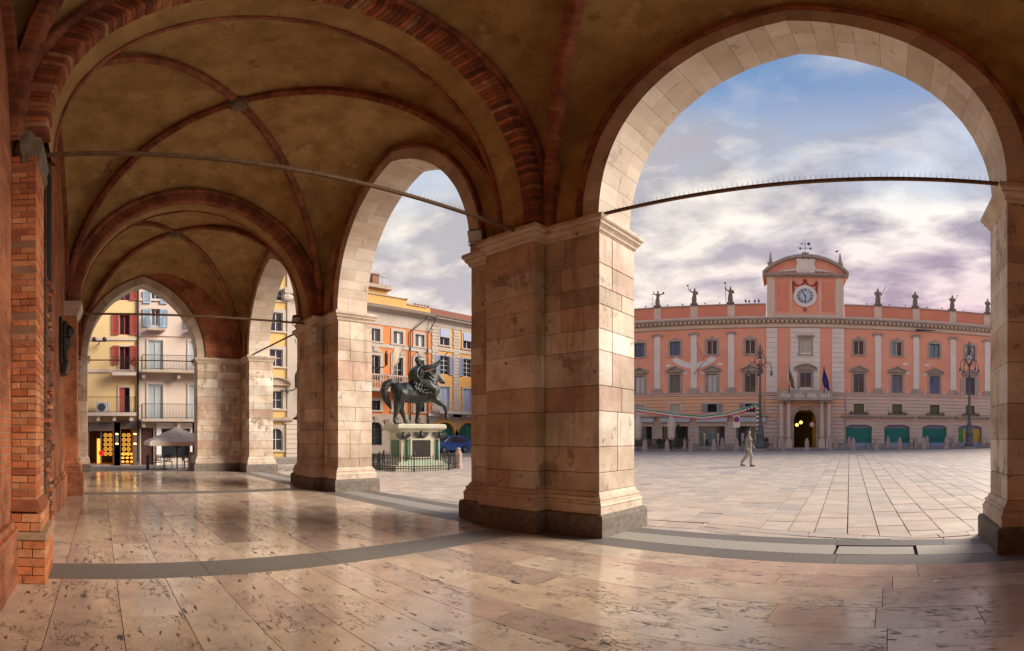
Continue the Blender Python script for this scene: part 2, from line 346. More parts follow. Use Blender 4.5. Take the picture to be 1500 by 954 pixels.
def obj(name, me, parent=None, loc=None, rz=None):
    o = bpy.data.objects.new(name, me); col.objects.link(o)
    if parent is not None: o.parent = parent
    if loc is not None: o.location = loc
    if rz is not None: o.rotation_euler = (0, 0, rz)
    return o
def tag(o, label=None, cat=None, group=None, kind=None):
    if label: o['label'] = label
    if cat: o['category'] = cat
    if group: o['group'] = group
    if kind: o['kind'] = kind
    return o
def thing(name, label, cat, loc=(0, 0, 0), rz=0, group=None):
    o = bpy.data.objects.new(name, None); col.objects.link(o); o.location = loc; o.rotation_euler = (0, 0, rz); o.empty_display_size = 0.3
    return tag(o, label, cat, group)
def copy_tree(o, parent=None):
    c = o.copy(); col.objects.link(c)
    if parent is not None: c.parent = parent
    for ch in list(o.children): copy_tree(ch, c)
    return c
def smooth_angle(o, deg=40):
    me = o.data; me.polygons.foreach_set('use_smooth', [True] * len(me.polygons))
    bm = bmesh.new(); bm.from_mesh(me)
    bmesh.ops.remove_doubles(bm, verts=bm.verts, dist=1e-5)
    for e in bm.edges:
        if len(e.link_faces) == 2: e.smooth = e.calc_face_angle(0) < radians(deg)
    bm.to_mesh(me); bm.free(); return o
def rect_offset(poly, d):
    """mitred outward offset of an axis-aligned counter-clockwise polygon"""
    n = len(poly); res = []
    for i in range(n):
        p0, p1, p2 = poly[i - 1], poly[i], poly[(i + 1) % n]
        def nrm(a, b):
            t = (b[0] - a[0], b[1] - a[1]); q = hypot(*t); return (t[1] / q, -t[0] / q)
        n1, n2 = nrm(p0, p1), nrm(p1, p2)
        res.append((p1[0] + d * (n1[0] + n2[0]), p1[1] + d * (n1[1] + n2[1])) if abs(n1[0] * n2[0] + n1[1] * n2[1]) < 0.5 else (p1[0] + d * n1[0], p1[1] + d * n1[1]))
    return res
def plan_loft(mb, poly, prof):
    return mb.rings([[(x, y, z) for x, y in rect_offset(poly, d)] for d, z in prof])

# ------------------------------------------------------------------ pointed arches
class Arch:
    """pointed arch, half span h, rise R, springing height zs; (a, z) plane"""
    def __init__(s, h, R, zs):
        s.h, s.R, s.zs = h, R, zs; s.k = (R * R - h * h) / (2 * h); s.rho = h + s.k
    def pt(s, u, t=0.0):            # u -1..1, offset t outward
        r = s.rho + t; side = -1 if u < 0 else 1
        if s.k / r < 1: pm = acos(max(-1, min(1, s.k / r)))
        ph = (1 - abs(u)) * pm
        return side * (r * cos(ph) - s.k), s.zs + r * sin(ph)
    def z(s, a, t=0.0):
        r = s.rho + t; q = r * r - (abs(a) + s.k) ** 2
        return s.zs + sqrt(max(0, q))
FR = {'x': lambda m: (lambda a, b, z: (m + a, b, z)), 'y': lambda m: (lambda a, b, z: (b, m + a, z))}

# ------------------------------------------------------------------ ground: loggia floor, threshold, square
floor_o = MB().box(-24.3, 13.4, -1.3, 7.78, -0.5, -0.045).build('loggia_floor', 'joint'); tag(floor_o, kind='structure')
random.seed(11)
def slab(parent, x0, x1, y0, y1, m, top=0.0, th=0.04, name='slab', g=0.0032, ch=0.0, jig=0.0010):
    x0, x1 = sorted((x0, x1)); y0, y1 = sorted((y0, y1))
    t = top + random.uniform(-jig, jig)
    o = MB().box(x0 + g - (x0 + x1) / 2, x1 - g - (x0 + x1) / 2, y0 + g - (y0 + y1) / 2, y1 - g - (y0 + y1) / 2, -th, 0, ch).build(name, m, parent, ((x0 + x1) / 2, (y0 + y1) / 2, t), fix=False)
    return o
rows = [-0.95]
while rows[-1] < 5.7: rows.append(rows[-1] + random.choice((0.44, 0.47, 0.5, 0.54, 0.6)))
rows[-1] = 6.2
BANDS = [(-24.2, -23.3), (-14.65, -13.95), (-6.24, -5.52), (2.95, 3.65), (11.7, 12.4)]
far_slab = MB()
for bi in range(4):
    xa, xb = BANDS[bi][1], BANDS[bi + 1][0]
    for r0, r1 in zip(rows, rows[1:]):
        x = xa
        while x < xb - 0.01:
            Ln = random.choice((0.9, 1.25, 1.5, 1.8, 2.1, 2.5)); nx = x + Ln
            if xb - nx < 0.7: nx = xb
            if bi == 3: far_slab.box(x + .004, nx - .004, r0 + .004, r1 - .004, -0.04, 0)
            else: slab(floor_o, x, nx, r0, r1, 'floor')
            x = nx
tag(far_slab.build('slab', 'floor', floor_o), kind='stuff')
for (b0, b1) in BANDS:                       # dark granite bands across the floor
    y = -0.95
    while y < 6.19:
        ny = min(6.2, y + random.choice((1.6, 1.9, 2.2)));
        if 6.2 - ny < 0.6: ny = 6.2
        slab(floor_o, b0, b1, y, ny, 'granite', 0.0, name='band_stone'); y = ny
def strip(x0, x1, y0, y1, m, lens, top, th=0.04, g=0.004):
    x = x0
    while x < x1 - 0.01:
        nx = min(x1, x + random.choice(lens))
        if x1 - nx < 0.5: nx = x1
        slab(floor_o, x, nx, y0, y1, m, top, th, 'threshold_stone', g); x = nx
strip(-24.2, 13, 6.2, 6.72, 'granite', (1.7, 2.1, 2.4, 2.9), 0.0)
OPEN = [(-22.0, -16.3), (-13.15, -7.42), (-4.4, 1.6), (4.9, 10.4)]   # clear openings of the front arcade (x)
for (a, b) in OPEN:
    if a == -4.4:
        strip(a - 0.1, -0.78, 6.72, 7.32, 'granite_light', (1.3, 1.7, 2.0), 0.0)
        tag(slab(floor_o, -0.74, 0.34, 6.76, 7.28, 'granite_light', -0.006, name='threshold_stone', g=0.007))
        strip(0.38, b + 0.1, 6.72, 7.32, 'granite_light', (1.3, 1.7), 0.0)
    else: strip(a - 0.1, b + 0.1, 6.72, 7.32, 'granite_light', (1.3, 1.7, 2.0), 0.0)
    strip(a - 0.1, b + 0.1, 7.32, 7.76, 'granite', (1.6, 2.1, 2.4), 0.0)

# the square: one sheet to the horizon (joint colour), slabs on top
def plane_sheet(mb, x0, x1, y0, y1, dz):
    mb.quad((x0, y0, gz(x0, y0) + dz), (x1, y0, gz(x1, y0) + dz), (x1, y1, gz(x1, y1) + dz), (x0, y1, gz(x0, y1) + dz))
sq = MB(); plane_sheet(sq, -26, 400, 7.79, 400, -0.05); plane_sheet(sq, -400, -26, -300, 400, -0.05); plane_sheet(sq, -26, -24.32, -300, 7.79, -0.05)
sq_o = tag(sq.build('square_ground', 'moss', fix=False), kind='structure')
RA = 0.08; ca, sa = cos(RA), sin(RA)          # direction of the long joints
def sqp(u, v): return (-0.6 + u * ca - v * sa, 7.8 + u * sa + v * ca)
def slab_pts(q):                              # slab from four plan points, chamfer-less, tilted with the ground
    j = random.uniform(-0.004, 0.004)
    return [(x, y, gz(x, y) - 0.05) for x, y in q], [(x, y, gz(x, y) + j) for x, y in q]
near, far_m = [], MB()
def add_slab(q):
    cx = sum(p[0] for p in q) / 4; cy = sum(p[1] for p in q) / 4
    near.append((hypot(cx, cy - 0) if abs(cx + 1.5) < 6.0 else 60 + hypot(cx, cy), q))
random.seed(5)
# border course of diagonal slabs in front of the steps, and the field behind it
def tri_v(u): return 0.10 + 0.30 * min(3.6, abs(u - 0.9))    # start of the field along each row (a flat V)
u = -46.0
while u < 34:
    du = random.choice((0.46, 0.50, 0.52, 0.56)); um = u + du / 2
    v = tri_v(um) if abs(um - 0.9) < 3.6 else 1.2
    v0 = v - 0.30 * du / 2 * (1 if um > 0.9 else -1) if abs(um - 0.9) < 3.6 else v
    v1 = v + 0.30 * du / 2 * (1 if um > 0.9 else -1) if abs(um - 0.9) < 3.6 else v
    first = True
    while v < 37.0:
        dv = random.choice((0.42, 0.55, 0.68, 0.8, 0.95)); nv = v + dv
        g = 0.010
        a0 = v0 if first else v; a1 = v1 if first else v
        q = [sqp(u + g, a0 + g), sqp(u + du - g, a1 + g), sqp(u + du - g, nv - g), sqp(u + g, nv - g)]
        cx, cy = sqp(um, v)
        if -34 < cx < 26 and 7.9 < cy < 42.6 and not (cx < -23.9 and cy < 9): add_slab(q)
        v = nv; first = False
    u += du
for s_ in (-1, 1):                            # two rows of border slabs running along the V
    for row in range(3):
        uu = 0.0
        while uu < 3.6:
            L_ = random.choice((0.5, 0.7, 0.9)); e = min(3.6, uu + L_)
            if e - uu < 0.1: break
            def bp(t, k): return 0.9 + s_ * t, 0.10 + 0.30 * t - k * 0.34
            p = [bp(uu + .01, row + .03), bp(e - .01, row + .03), bp(e - .01, row + .97), bp(uu + .01, row + .97)]
            p = [sqp(a, max(b, 0.02)) for a, b in p]
            if hypot(p[0][0] - p[3][0], p[0][1] - p[3][1]) > 0.06 and hypot(p[1][0] - p[2][0], p[1][1] - p[2][1]) > 0.06: add_slab(p)
            uu = e
for s_ in (-1, 1):                            # straight border left and right of the V
    u = 0.9 + s_ * 3.62
    while abs(u) < 32:
        L_ = random.choice((0.7, 0.9, 1.1)); e = u + s_ * L_
        for k in range(2):
            q = [sqp(u + s_ * .01, .03 + k * .58), sqp(e - s_ * .01, .03 + k * .58), sqp(e - s_ * .01, .57 + k * .58), sqp(u + s_ * .01, .57 + k * .58)]
            if -23 < q[0][0] < 20: add_slab(q)
        u = e
for k in range(-30, 16):                      # filler course against the granite edge
    slab(sq_o, k * .85, k * .85 + .84, 7.768, 8.35, 'paving', gz(k * .85, 8) - .006, .04, 'edge_slab') if -23 < k * .85 < 12 else None
near.sort(key=lambda t: t[0])
for i, (d, q) in enumerate(near):
    lo, hi = slab_pts(q)
    if i < 300:
        cx, cy = q[0]; c = Vector((cx, cy, gz(cx, cy)))
        MB().hexa([Vector(p) - c for p in lo], [Vector(p) - c for p in hi]).build('paving_slab', 'paving', sq_o, c)
    else: far_m.hexa(lo, hi)
tag(far_m.build('paving_slab', 'paving_far', sq_o), kind='stuff')
# small-sett border at the far side, road and kerb before the palace
fb = MB(); plane_sheet(fb, -34, 60, 42.0, 45.2, 0.004)
PAL_A = (1146 - XV) / F; PAL_D = 48.0
pd = Vector((-cos(PAL_A), sin(PAL_A), 0)); PAL_RZ = atan2(-pd.x, pd.y)
pr = Vector((pd.y, -pd.x, 0)); P0 = pd * PAL_D; PGZ = gz(P0.x, P0.y)
def pal_w(s, d): p = pd * d + pr * s; return p.x, p.y
def pal_sheet(s0, s1, d0, d1, dz):
    mb = MB(); q = [pal_w(s0, d0), pal_w(s1, d0), pal_w(s1, d1), pal_w(s0, d1)]
    mb.quad(*[(x, y, gz(x, y) + dz) for x, y in q]); return mb
tag(pal_sheet(-40, 60, 38.5, 42.9, 0.006).build('stone_apron', mat('sett_apron', (.50, .41, .34), (.42, .35, .30), 5, .7, .3, 25), fix=False), kind='structure')
tag(pal_sheet(-40, 60, 42.9, 46.3, 0.010).build('road', 'asphalt', fix=False), kind='structure')
mb = MB(); q0 = [pal_w(-40, 46.3), pal_w(60, 46.3), pal_w(60, 48.3), pal_w(-40, 48.3)]
mb.hexa([(x, y, gz(x, y) - 0.1) for x, y in q0], [(x, y, gz(x, y) + 0.12) for x, y in q0])
tag(mb.build('pavement', 'granite_light'), kind='structure')
st = MB(); st.quad((-31, -30, gz(-31, -30) + .01), (-24.35, -30, gz(-24, -30) + .01), (-24.35, 9, gz(-24, 9) + .01), (-31, 9, gz(-31, 9) + .01))
st.quad((-38.5, 9, gz(-38, 9) + .012), (-30, 9, gz(-30, 9) + .012), (-28, 44, gz(-28, 44) + .012), (-38.5, 44, gz(-38, 44) + .012))
tag(st.build('street', 'asphalt', fix=False), kind='structure')
mb = MB(); mb.hexa([(-31.2, -20, -.6), (-29.6, -20, -.6), (-29.6, 11, -.6), (-31.2, 11, -.6)], [(-31.2, -20, gz(-31, -20) + .12), (-29.6, -20, gz(-30, -20) + .12), (-29.6, 11, gz(-30, 11) + .12), (-31.2, 11, gz(-31, 11) + .12)])
mb.hexa([(-38.6, 11, -.6), (-36.4, 11, -.6), (-36.4, 60, -.6), (-38.6, 60, -.6)], [(-38.6, 11, gz(-38, 11) + .12), (-36.4, 11, gz(-36, 11) + .12), (-36.4, 60, gz(-36, 60) + .12), (-38.6, 60, gz(-38, 60) + .12)])
tag(mb.build('pavement', 'granite_light'), kind='structure')

# ------------------------------------------------------------------ the loggia
LOG = thing('gothic_palace', 'brick and marble medieval town hall whose vaulted ground floor loggia frames the square', 'palace', (0, 0, 0))
ZS, YI, YO = 5.4, 6.75, 7.92                  # springing height, inner and outer faces of the front pillars
WALL_Y = -0.95
YA = 7.74                                     # outer face of the arches above
# pillars: (core x0, x1, dosseret x0, x1)
def pillar(x0, x1, d0, d1, y0=YI, y1=YO, ydos=6.45, show=(True, True), courses=None, poly=None, label=None):
    if poly is None:
        poly = [(x0, y1), (x0, y0), (d0, y0), (d0, ydos), (d1, ydos), (d1, y0), (x1, y0), (x1, y1)]
        a = sum(poly[i][0] * poly[(i + 1) % len(poly)][1] - poly[(i + 1) % len(poly)][0] * poly[i][1] for i in range(len(poly)))
        if a < 0: poly = poly[::-1]
    core = plan_loft(MB(), poly, [(-0.025, 0.3), (-0.025, 5.3)]).build('pillar', 'joint', LOG)
    plan_loft(MB(), poly, [(.17, -.05), (.17, .30), (.155, .345), (.12, .36), (.0, .365)]).build('plinth', 'plinth', core)
    base = plan_loft(MB(), poly, [(.10, .362), (.10, .48), (.112, .50), (.10, .52), (.085, .535), (.085, .56), (.06, .575), (.075, .60), (.07, .63), (.035, .645), (.03, .665), (.012, .70), (.0, .715), (-.02, .716)]).build('base_moulding', 'moulding', core)
    cap = plan_loft(MB(), poly, [(-.02, 5.095), (.0, 5.10), (.012, 5.12), (.03, 5.135), (.03, 5.16), (.045, 5.19), (.085, 5.235), (.09, 5.25), (.09, 5.275), (.115, 5.295), (.13, 5.32), (.13, 5.385), (.12, 5.398), (-.02, 5.40)]).build('capital', 'moulding', core)
    z = 0.715; hs = []
    while z < 5.0:
        h = random.choice((0.26, 0.31, 0.36, 0.42, 0.5, 0.58)); nz = z + h
        if 5.1 - nz < 0.25: nz = 5.1
        hs.append((z, nz)); z = nz
        if z >= 5.09: break
    def blk(a0, a1, b0, b1, z0, z1):
        g = 0.0035; j = random.uniform(-0.004, 0.004)
        MB().box(a0 + g, a1 - g, b0 + g, b1 - g, z0 + g, z1 - g, 0.008).build('stone_block', 'marble', core, fix=False)
    for (z0, z1) in hs:
        e = random.uniform(-.006, .006)
        # core split along x, ends split along y
        dm = (d0 + d1) / 2
        for (xa, xb, sgn) in ((x0, dm, -1), (dm, x1, 1)):
            w_ = xb - xa; cut = random.uniform(0.35, 0.62)
            xc = xb - w_ * cut if sgn > 0 else xa + w_ * cut
            if random.random() < 0.25: xc = None
            parts = [(xa, xb)] if xc is None else [(xa, xc), (xc, xb)]
            for (p0, p1) in parts:
                end = (p1 == x1 or p0 == x0)
                if end and random.random() < 0.75:
                    ym = y0 + (y1 - y0) * random.choice((0.35, 0.5, 0.62)); blk(p0, p1, y0 - e, ym, z0, z1); blk(p0, p1, ym, y1, z0, z1)
                else: blk(p0, p1, y0 - e, y1, z0, z1)
        if random.random() < 0.5:
            xm = d0 + (d1 - d0) * random.choice((0.3, 0.5, 0.62)); blk(d0, xm, ydos, y0 - .012, z0, z1); blk(xm, d1, ydos, y0 - .012, z0, z1)
        else: blk(d0, d1, ydos, y0 - .012, z0, z1)
    return core
random.seed(21)
pillar(-7.42, -4.4, -6.68, -5.5)
pillar(-16.3, -13.15, -15.35, -14.1)
pillar(1.6, 4.9, 2.7, 3.9)
pillar(10.4, 13.6, 11.4, 12.7)
# corner pillar at the far end: L shaped
random.seed(33)
EX0, EX1 = -24.15, -23.3                      # end wall outer and inner face
cp = [(-22.0, YI), (-22.0, YO), (EX0, YO), (EX0, 4.6), (EX1, 4.6), (EX1, YI)]
def simple_pillar(poly, rects):
    core = plan_loft(MB(), poly, [(-0.025, 0.3), (-0.025, 5.3)]).build('pillar', 'joint', LOG)
    plan_loft(MB(), poly, [(.17, -.05), (.17, .30), (.155, .345), (.12, .36), (.0, .365)]).build('plinth', 'plinth', core)
    plan_loft(MB(), poly, [(.10, .362), (.10, .48), (.085, .535), (.06, .575), (.075, .60), (.035, .645), (.0, .715), (-.02, .716)]).build('base_moulding', 'moulding', core)
    plan_loft(MB(), poly, [(-.02, 5.095), (.0, 5.10), (.03, 5.135), (.045, 5.19), (.09, 5.25), (.13, 5.32), (.13, 5.385), (-.02, 5.40)]).build('capital', 'moulding', core)
    z = 0.715
    while z < 5.09:
        nz = z + random.choice((0.3, 0.36, 0.42, 0.5))
        if 5.1 - nz < 0.25: nz = 5.1
        for (a0, a1, b0, b1, ax) in rects:
            cut = random.uniform(.35, .65); g = .0035
            sp = [(a0, a0 + (a1 - a0) * cut, b0, b1), (a0 + (a1 - a0) * cut, a1, b0, b1)] if ax == 'x' else [(a0, a1, b0, b0 + (b1 - b0) * cut), (a0, a1, b0 + (b1 - b0) * cut, b1)]
            for (q0, q1, q2, q3) in sp: MB().box(q0 + g, q1 - g, q2 + g, q3 - g, z + g, nz - g, .008).build('stone_block', 'marble', core, fix=False)
        z = nz
    return core
a = sum(cp[i][0] * cp[(i + 1) % 6][1] - cp[(i + 1) % 6][0] * cp[i][1] for i in range(6))
simple_pillar(cp if a > 0 else cp[::-1], [(EX1 + .002, -22.0, YI, YO, 'x'), (EX0, EX1, YI, YO, 'y'), (EX0, EX1, 4.6, YI - .002, 'y')])
simple_pillar([(EX0, -1.9), (EX1, -1.9), (EX1, -0.55), (EX0, -0.55)], [(EX0, EX1, -1.9, -0.55, 'y')])

def voussoirs(A, fr, b0, b1, n, t1, parent, m='arch_stone', split=True):
    """stone ring in separate blocks; b0..b1 depth"""
    sweep_arch(A, fr, [(.012, b0 + .012), (.012, b1 - .012), (t1 - .01, b1 - .012), (t1 - .01, b0 + .012)], 60, 'mortar_bed', 'mortar_bed', parent)
    half = [0.0]
    while half[-1] < 1: half.append(half[-1] + random.uniform(.75, 1.3) / n)
    half = [h / half[-1] for h in half]; us_ = [-1 + h for h in half] + [1 - h for h in half[::-1]][1:]
    for k in range(len(us_) - 1):
        u0 = us_[k]; u1 = us_[k + 1]; e = 0.0006
        ds = [(b0, b1)]
        if split and random.random() < 0.7:
            bm_ = b0 + (b1 - b0) * random.choice((0.36, 0.5, 0.6)); ds = [(b0, bm_), (bm_, b1)]
        for (q0, q1) in ds:
            lo, hi = [], []
            us = [u0 + e, (u0 + u1) / 2, u1 - e]
            if u1 <= 1e-9: us = [min(q, -1e-6) for q in us]
            pin = [A.pt(q if q != 0 else 1e-6, random.uniform(-.005, .004) if j == 1 else 0) for j, q in enumerate(us)]
            pout = [A.pt(q if q != 0 else 1e-6, t1) for q in us]
            mb = MB(); ring = pin + pout[::-1]
            mb.rings([[fr(a_, q0 + .002, z_) for a_, z_ in ring], [fr(a_, q1 - .002, z_) for a_, z_ in ring]])
            mb.build('voussoir', m, parent)
def sweep_arch(A, fr, prof, n, name, m, parent, smooth=True, closed=True, u_off=0.0):
    """profile of (t, b) pairs swept along the arch, UV along length"""
    rs = []; us = []; Ltot = 0; prev = None
    for k in range(n + 1):
        u = -1 + 2 * k / n
        if abs(u) < 1e-9: u = 1e-6
        ring = [fr(*(lambda p: (p[0], b, p[1]))(A.pt(u, t))) for t, b in prof]
        c = A.pt(u, 0)
        if prev: Ltot += hypot(c[0] - prev[0], c[1] - prev[1])
        prev = c; rs.append(ring); us.append(Ltot)
    return uv_loft(rs, us, name, m, parent, smooth, closed)
def uv_loft(rs, us, name, m, parent, smooth=True, closed=True):
    n = len(rs[0]); me = bpy.data.meshes.new(name); v = [tuple(p) for r in rs for p in r]; f = []; uvs = []
    per = [0]
    for j in range(n): per.append(per[-1] + (Vector(rs[0][j]) - Vector(rs[0][(j + 1) % n])).length)
    for k in range(len(rs) - 1):
        for j in range(n if closed else n - 1):
            a_ = k * n + j; b_ = k * n + (j + 1) % n
            f.append((a_, b_, b_ + n, a_ + n)); uvs += [(per[j], us[k]), (per[j + 1], us[k]), (per[j + 1], us[k + 1]), (per[j], us[k + 1])]
    if m == 'rib_brick': v = [(p[0] + random.uniform(-.006, .006), p[1] + random.uniform(-.006, .006), p[2] + random.uniform(-.006, .006)) for p in v]   # worn brickwork
    me.from_pydata(v, [], f); ul = me.uv_layers.new(name='UVMap')
    for i, q in enumerate(uvs): ul.data[i].uv = q
    me.materials.append(MT[m])
    bm = bmesh.new(); bm.from_mesh(me); bmesh.ops.recalc_face_normals(bm, faces=bm.faces)
    for e in bm.edges:
        if len(e.link_faces) == 2: e.smooth = e.calc_face_angle(0) < radians(35)
    bm.to_mesh(me); bm.free()
    if smooth: me.polygons.foreach_set('use_smooth', [True] * len(me.polygons))
    return obj(name, me, parent)
def wall_over(A, fr, a0, a1, b0, b1, t, ztop, name, m, parent, n=48):
    mb = MB(); pts = [A.pt(-1 + 2 * k / n if k != n // 2 else 1e-6, t) for k in range(n + 1)]
    pts = [(a0, A.zs), (pts[0][0], A.zs)] + pts + [(pts[-1][0], A.zs), (a1, A.zs)]
    for (p, q) in zip(pts, pts[1:]):
        if q[0] - p[0] < 1e-6: continue
        mb.hexa([fr(p[0], b0, p[1]), fr(q[0], b0, q[1]), fr(q[0], b1, q[1]), fr(p[0], b1, p[1])], [fr(p[0], b0, ztop), fr(q[0], b0, ztop), fr(q[0], b1, ztop), fr(p[0], b1, ztop)])
    o = mb.build(name, m, parent, fix=False)
    bm = bmesh.new(); bm.from_mesh(o.data); bmesh.ops.remove_doubles(bm, verts=bm.verts, dist=1e-5)
    # drop the inner faces shared by neighbouring columns
    seen = {}
    for f_ in bm.faces: seen.setdefault(tuple(sorted(v_.index for v_ in f_.verts)), []).append(f_)
    bmesh.ops.delete(bm, geom=[f_ for q in seen.values() if len(q) > 1 for f_ in q], context='FACES')
    bmesh.ops.recalc_face_normals(bm, faces=bm.faces); bm.to_mesh(o.data); bm.free(); return o
random.seed(41)
ZTOP = 11.2; YM = 0.5 * (-0.58 + 6.45)
edges = [EX0] + [x for (a, b) in OPEN for x in (a, b)] + [13.6]
for i, (a, b) in enumerate(OPEN):
    A = Arch((b - a) / 2, 9.1 - ZS, ZS); fr = FR['x']((a + b) / 2)
    ar = sweep_arch(A, fr, [(0.32, YI - .045), (0.36, YI - .085), (0.41, YI - .085), (0.44, YI - .045), (0.44, YI + .03), (.32, YI + .03)], 60, 'front_arch', 'rib_brick', LOG)
    voussoirs(A, fr, YI - 0.012, YA, 13, 0.325, ar)
    m1 = (b + OPEN[i + 1][0]) / 2 if i < 3 else 13.6
    m0 = EX0 if i == 0 else (OPEN[i - 1][1] + a) / 2
    wall_over(A, fr, m0 - (a + b) / 2, m1 - (a + b) / 2, YI, YA - .02, 0.3, ZTOP, 'spandrel_wall', 'plaster', LOG)
# end arch on the street side
A = Arch(2.575, 8.95 - ZS, ZS); fr = FR['y']((4.6 - 0.55) / 2)
ar = sweep_arch(A, fr, [(0.36, EX1 + .03), (0.39, EX1 + .06), (0.42, EX1 + .06), (0.45, EX1 + .03), (0.45, EX1 - .03), (.36, EX1 - .03)], 60, 'end_arch', 'rib_brick', LOG)
voussoirs(A, fr, EX0, EX1 + .012, 12, 0.36, ar, split=False)
wall_over(A, fr, -1.9 - 2.025, YA - .03 - 2.025, EX0 + .02, EX1, 0.3, ZTOP, 'end_wall', 'wall_brick_y', LOG)

# transverse arches: brick rings with plastered soffit
TR = [(-15.15, -14.28), (-6.3, -5.42), (2.85, 3.72)]
AT = Arch((6.45 + 0.58) / 2, 9.04 - ZS, ZS); fty = FR['y'](YM)
def brick_ring(x0, x1, t0, t1, parent):
    """separate bricks round the arch edge"""
    for side in (-1, 1):
        pm = acos(AT.k / (AT.rho + t1)); n = int(AT.rho * pm / 0.082)
        for k in range(n):
            p0 = pm * k / n + .0014; p1 = pm * (k + 1) / n - .0014; q = random.uniform(-.006, .006)
            def P(t, ph, x): r = AT.rho + t; return (x, YM + side * (r * cos(ph) - AT.k), ZS + r * sin(ph))
            prof = [(t0 + q, x0), (t0 + q, x1 - .05), (t0 + .03 + q, x1 - .012), (t0 + .09, x1 + q), (t1, x1 + q), (t1, x0)]
            MB().rings([[P(t, p0, x) for t, x in prof], [P(t, p1, x) for t, x in prof]]).build('brick', 'arch_brick', parent)
for i, (x0, x1) in enumerate(TR):
    ar = sweep_arch(AT, fty, [(0.02, x0 + .02), (0.0, x0 + .05), (0.0, x1 - .28), (.3, x1 - .28), (.3, x0 + .02)], 64, 'transverse_arch', 'plaster', LOG)
    if i == 1: brick_ring(x1 - .29, x1, -.03, .24, ar)
    else: sweep_arch(AT, fty, [(-.03, x1 - .29), (-.03, x1 - .05), (0, x1 - .01), (.06, x1), (.24, x1), (.24, x1 - .29)], 64, 'brick_edge', 'rib_brick', ar)
    sweep_arch(AT, fty, [(.25, x1 - .1), (.25, x1 + .05), (.30, x1 + .09), (.36, x1 + .09), (.40, x1 + .05), (.40, x1 - .1)], 64, 'roll_moulding', 'rib_brick', ar)
    sweep_arch(AT, fty, [(-.03, x0 - .02), (-.03, x0 + .06), (.05, x0 + .06), (.05, x0 - .02)], 64, 'brick_edge', 'rib_brick', ar)
    sweep_arch(AT, fty, [(.05, x0 - .004), (.05, x0 + .03), (.34, x0 + .03), (.34, x0 - .004)], 64, 'brick_face', 'rib_brick', ar)
    wall_over(AT, fty, WALL_Y - YM, YI - YM, x0 + .02, x1 - .02, 0.25, ZTOP, 'diaphragm_wall', 'plaster', LOG)

# rib vaults
KEY = 10.05
def vault(x0, x1, ribname='rib', key=KEY, rw=.078):
    y0, y1 = WALL_Y, YI; cx, cy = (x0 + x1) / 2, (y0 + y1) / 2; ax, by = (x1 - x0) / 2, (y1 - y0) / 2
    G = Arch(1.0, 1.12, 0); g = lambda t: G.z(t) / 1.12
    zr = lambda s: ZS - .25 + (key - ZS + .25) * sqrt(max(0, 1 - s * s)) ** 1.0
    zc_ = lambda s, e: key + (e - key) * s * s
    mb = MB(); ns, ntt = 20, 24
    for (dx, dy) in ((0, 1), (0, -1), (1, 0), (-1, 0)):
        e = 9.62 if dy else 9.55
        rs = []
        for i in range(ns + 1):
            s = sin(pi / 2 * i / ns) if i else 0.002; row = []
            for j in range(ntt + 1):
                t = sin(pi / 2 * (-1 + 2 * j / ntt)); zz = zr(s) + (zc_(s, e) - zr(s)) * g(t)
                row.append((cx + (t * s * ax if dy else dx * s * ax), cy + (dy * s * by if dy else t * s * by), zz))
            rs.append(row)
        mb.rings(rs, closed=False)
    o = mb.build('vault', 'plaster', LOG, smooth=True)
    for f_ in o.data.polygons: pass
    for sx in (-1, 1):
        for sy in (-1, 1):
            rs, us = [], []; Ltot = 0; prev = None
            d = Vector((sx * ax, sy * by, 0)); dl = d.length; d.normalize(); sd_ = Vector((-d.y, d.x, 0))
            for k in range(41):
                th = pi / 2 * k / 40 * 0.985; s = sin(th); z = zr(s)
                p = Vector((cx, cy, z)) + d * (s * dl)
                tn = Vector((d.x * cos(th) * dl, d.y * cos(th) * dl, -(key - ZS + .25) * sin(th))).normalized()
                nn = tn.cross(sd_).normalized()
                if nn.z > 0 and s < .9: nn = -nn
                if nn.dot(Vector((-d.x, -d.y, -0.4))) < 0: nn = -nn
                w_ = rw
                prof = [(-w_, -.06), (-w_, .04), (-w_ * 1.25, .05), (-w_ * 1.25, .075), (-w_ * .8, .10), (-w_ * .45, .135), (0, .15), (w_ * .45, .135), (w_ * .8, .10), (w_ * 1.25, .075), (w_ * 1.25, .05), (w_, .04), (w_, -.06)]
                rs.append([p + sd_ * a_ + nn * b_ for a_, b_ in prof])
                if prev: Ltot += (p - prev).length
                prev = p; us.append(Ltot)
            uv_loft(rs, us, ribname, 'rib_brick', o)
    bs = MB().lathe([(.02, key - .30), (.13, key - .27), (.21, key - .20), (.24, key - .1), (.2, key + .05)], 12, (cx, cy)).build('boss', 'cement', o)
    return o
vault(EX1, TR[0][0]); vault(TR[0][1], TR[1][0]); vault(TR[1][1], TR[2][0], rw=.10); vault(TR[2][1], 13.4)

# back wall, light-blocking roof slab and far right wall
bw = MB(); bw.box(-24.1, 13.6, -1.9, WALL_Y, -.2, ZTOP); back = bw.build('brick_wall', 'wall_brick', LOG)
MB().box(-24.14, 13.6, -1.9, YA - .03, ZTOP + .002, ZTOP + .8).build('light_block_slab', 'mortar', LOG)  # unseen slab over the vaults, added to block light from above
MB().box(13.4, 13.9, -1.9, YO, -.2, ZTOP - .01).build('side_wall', 'wall_brick_y', LOG)
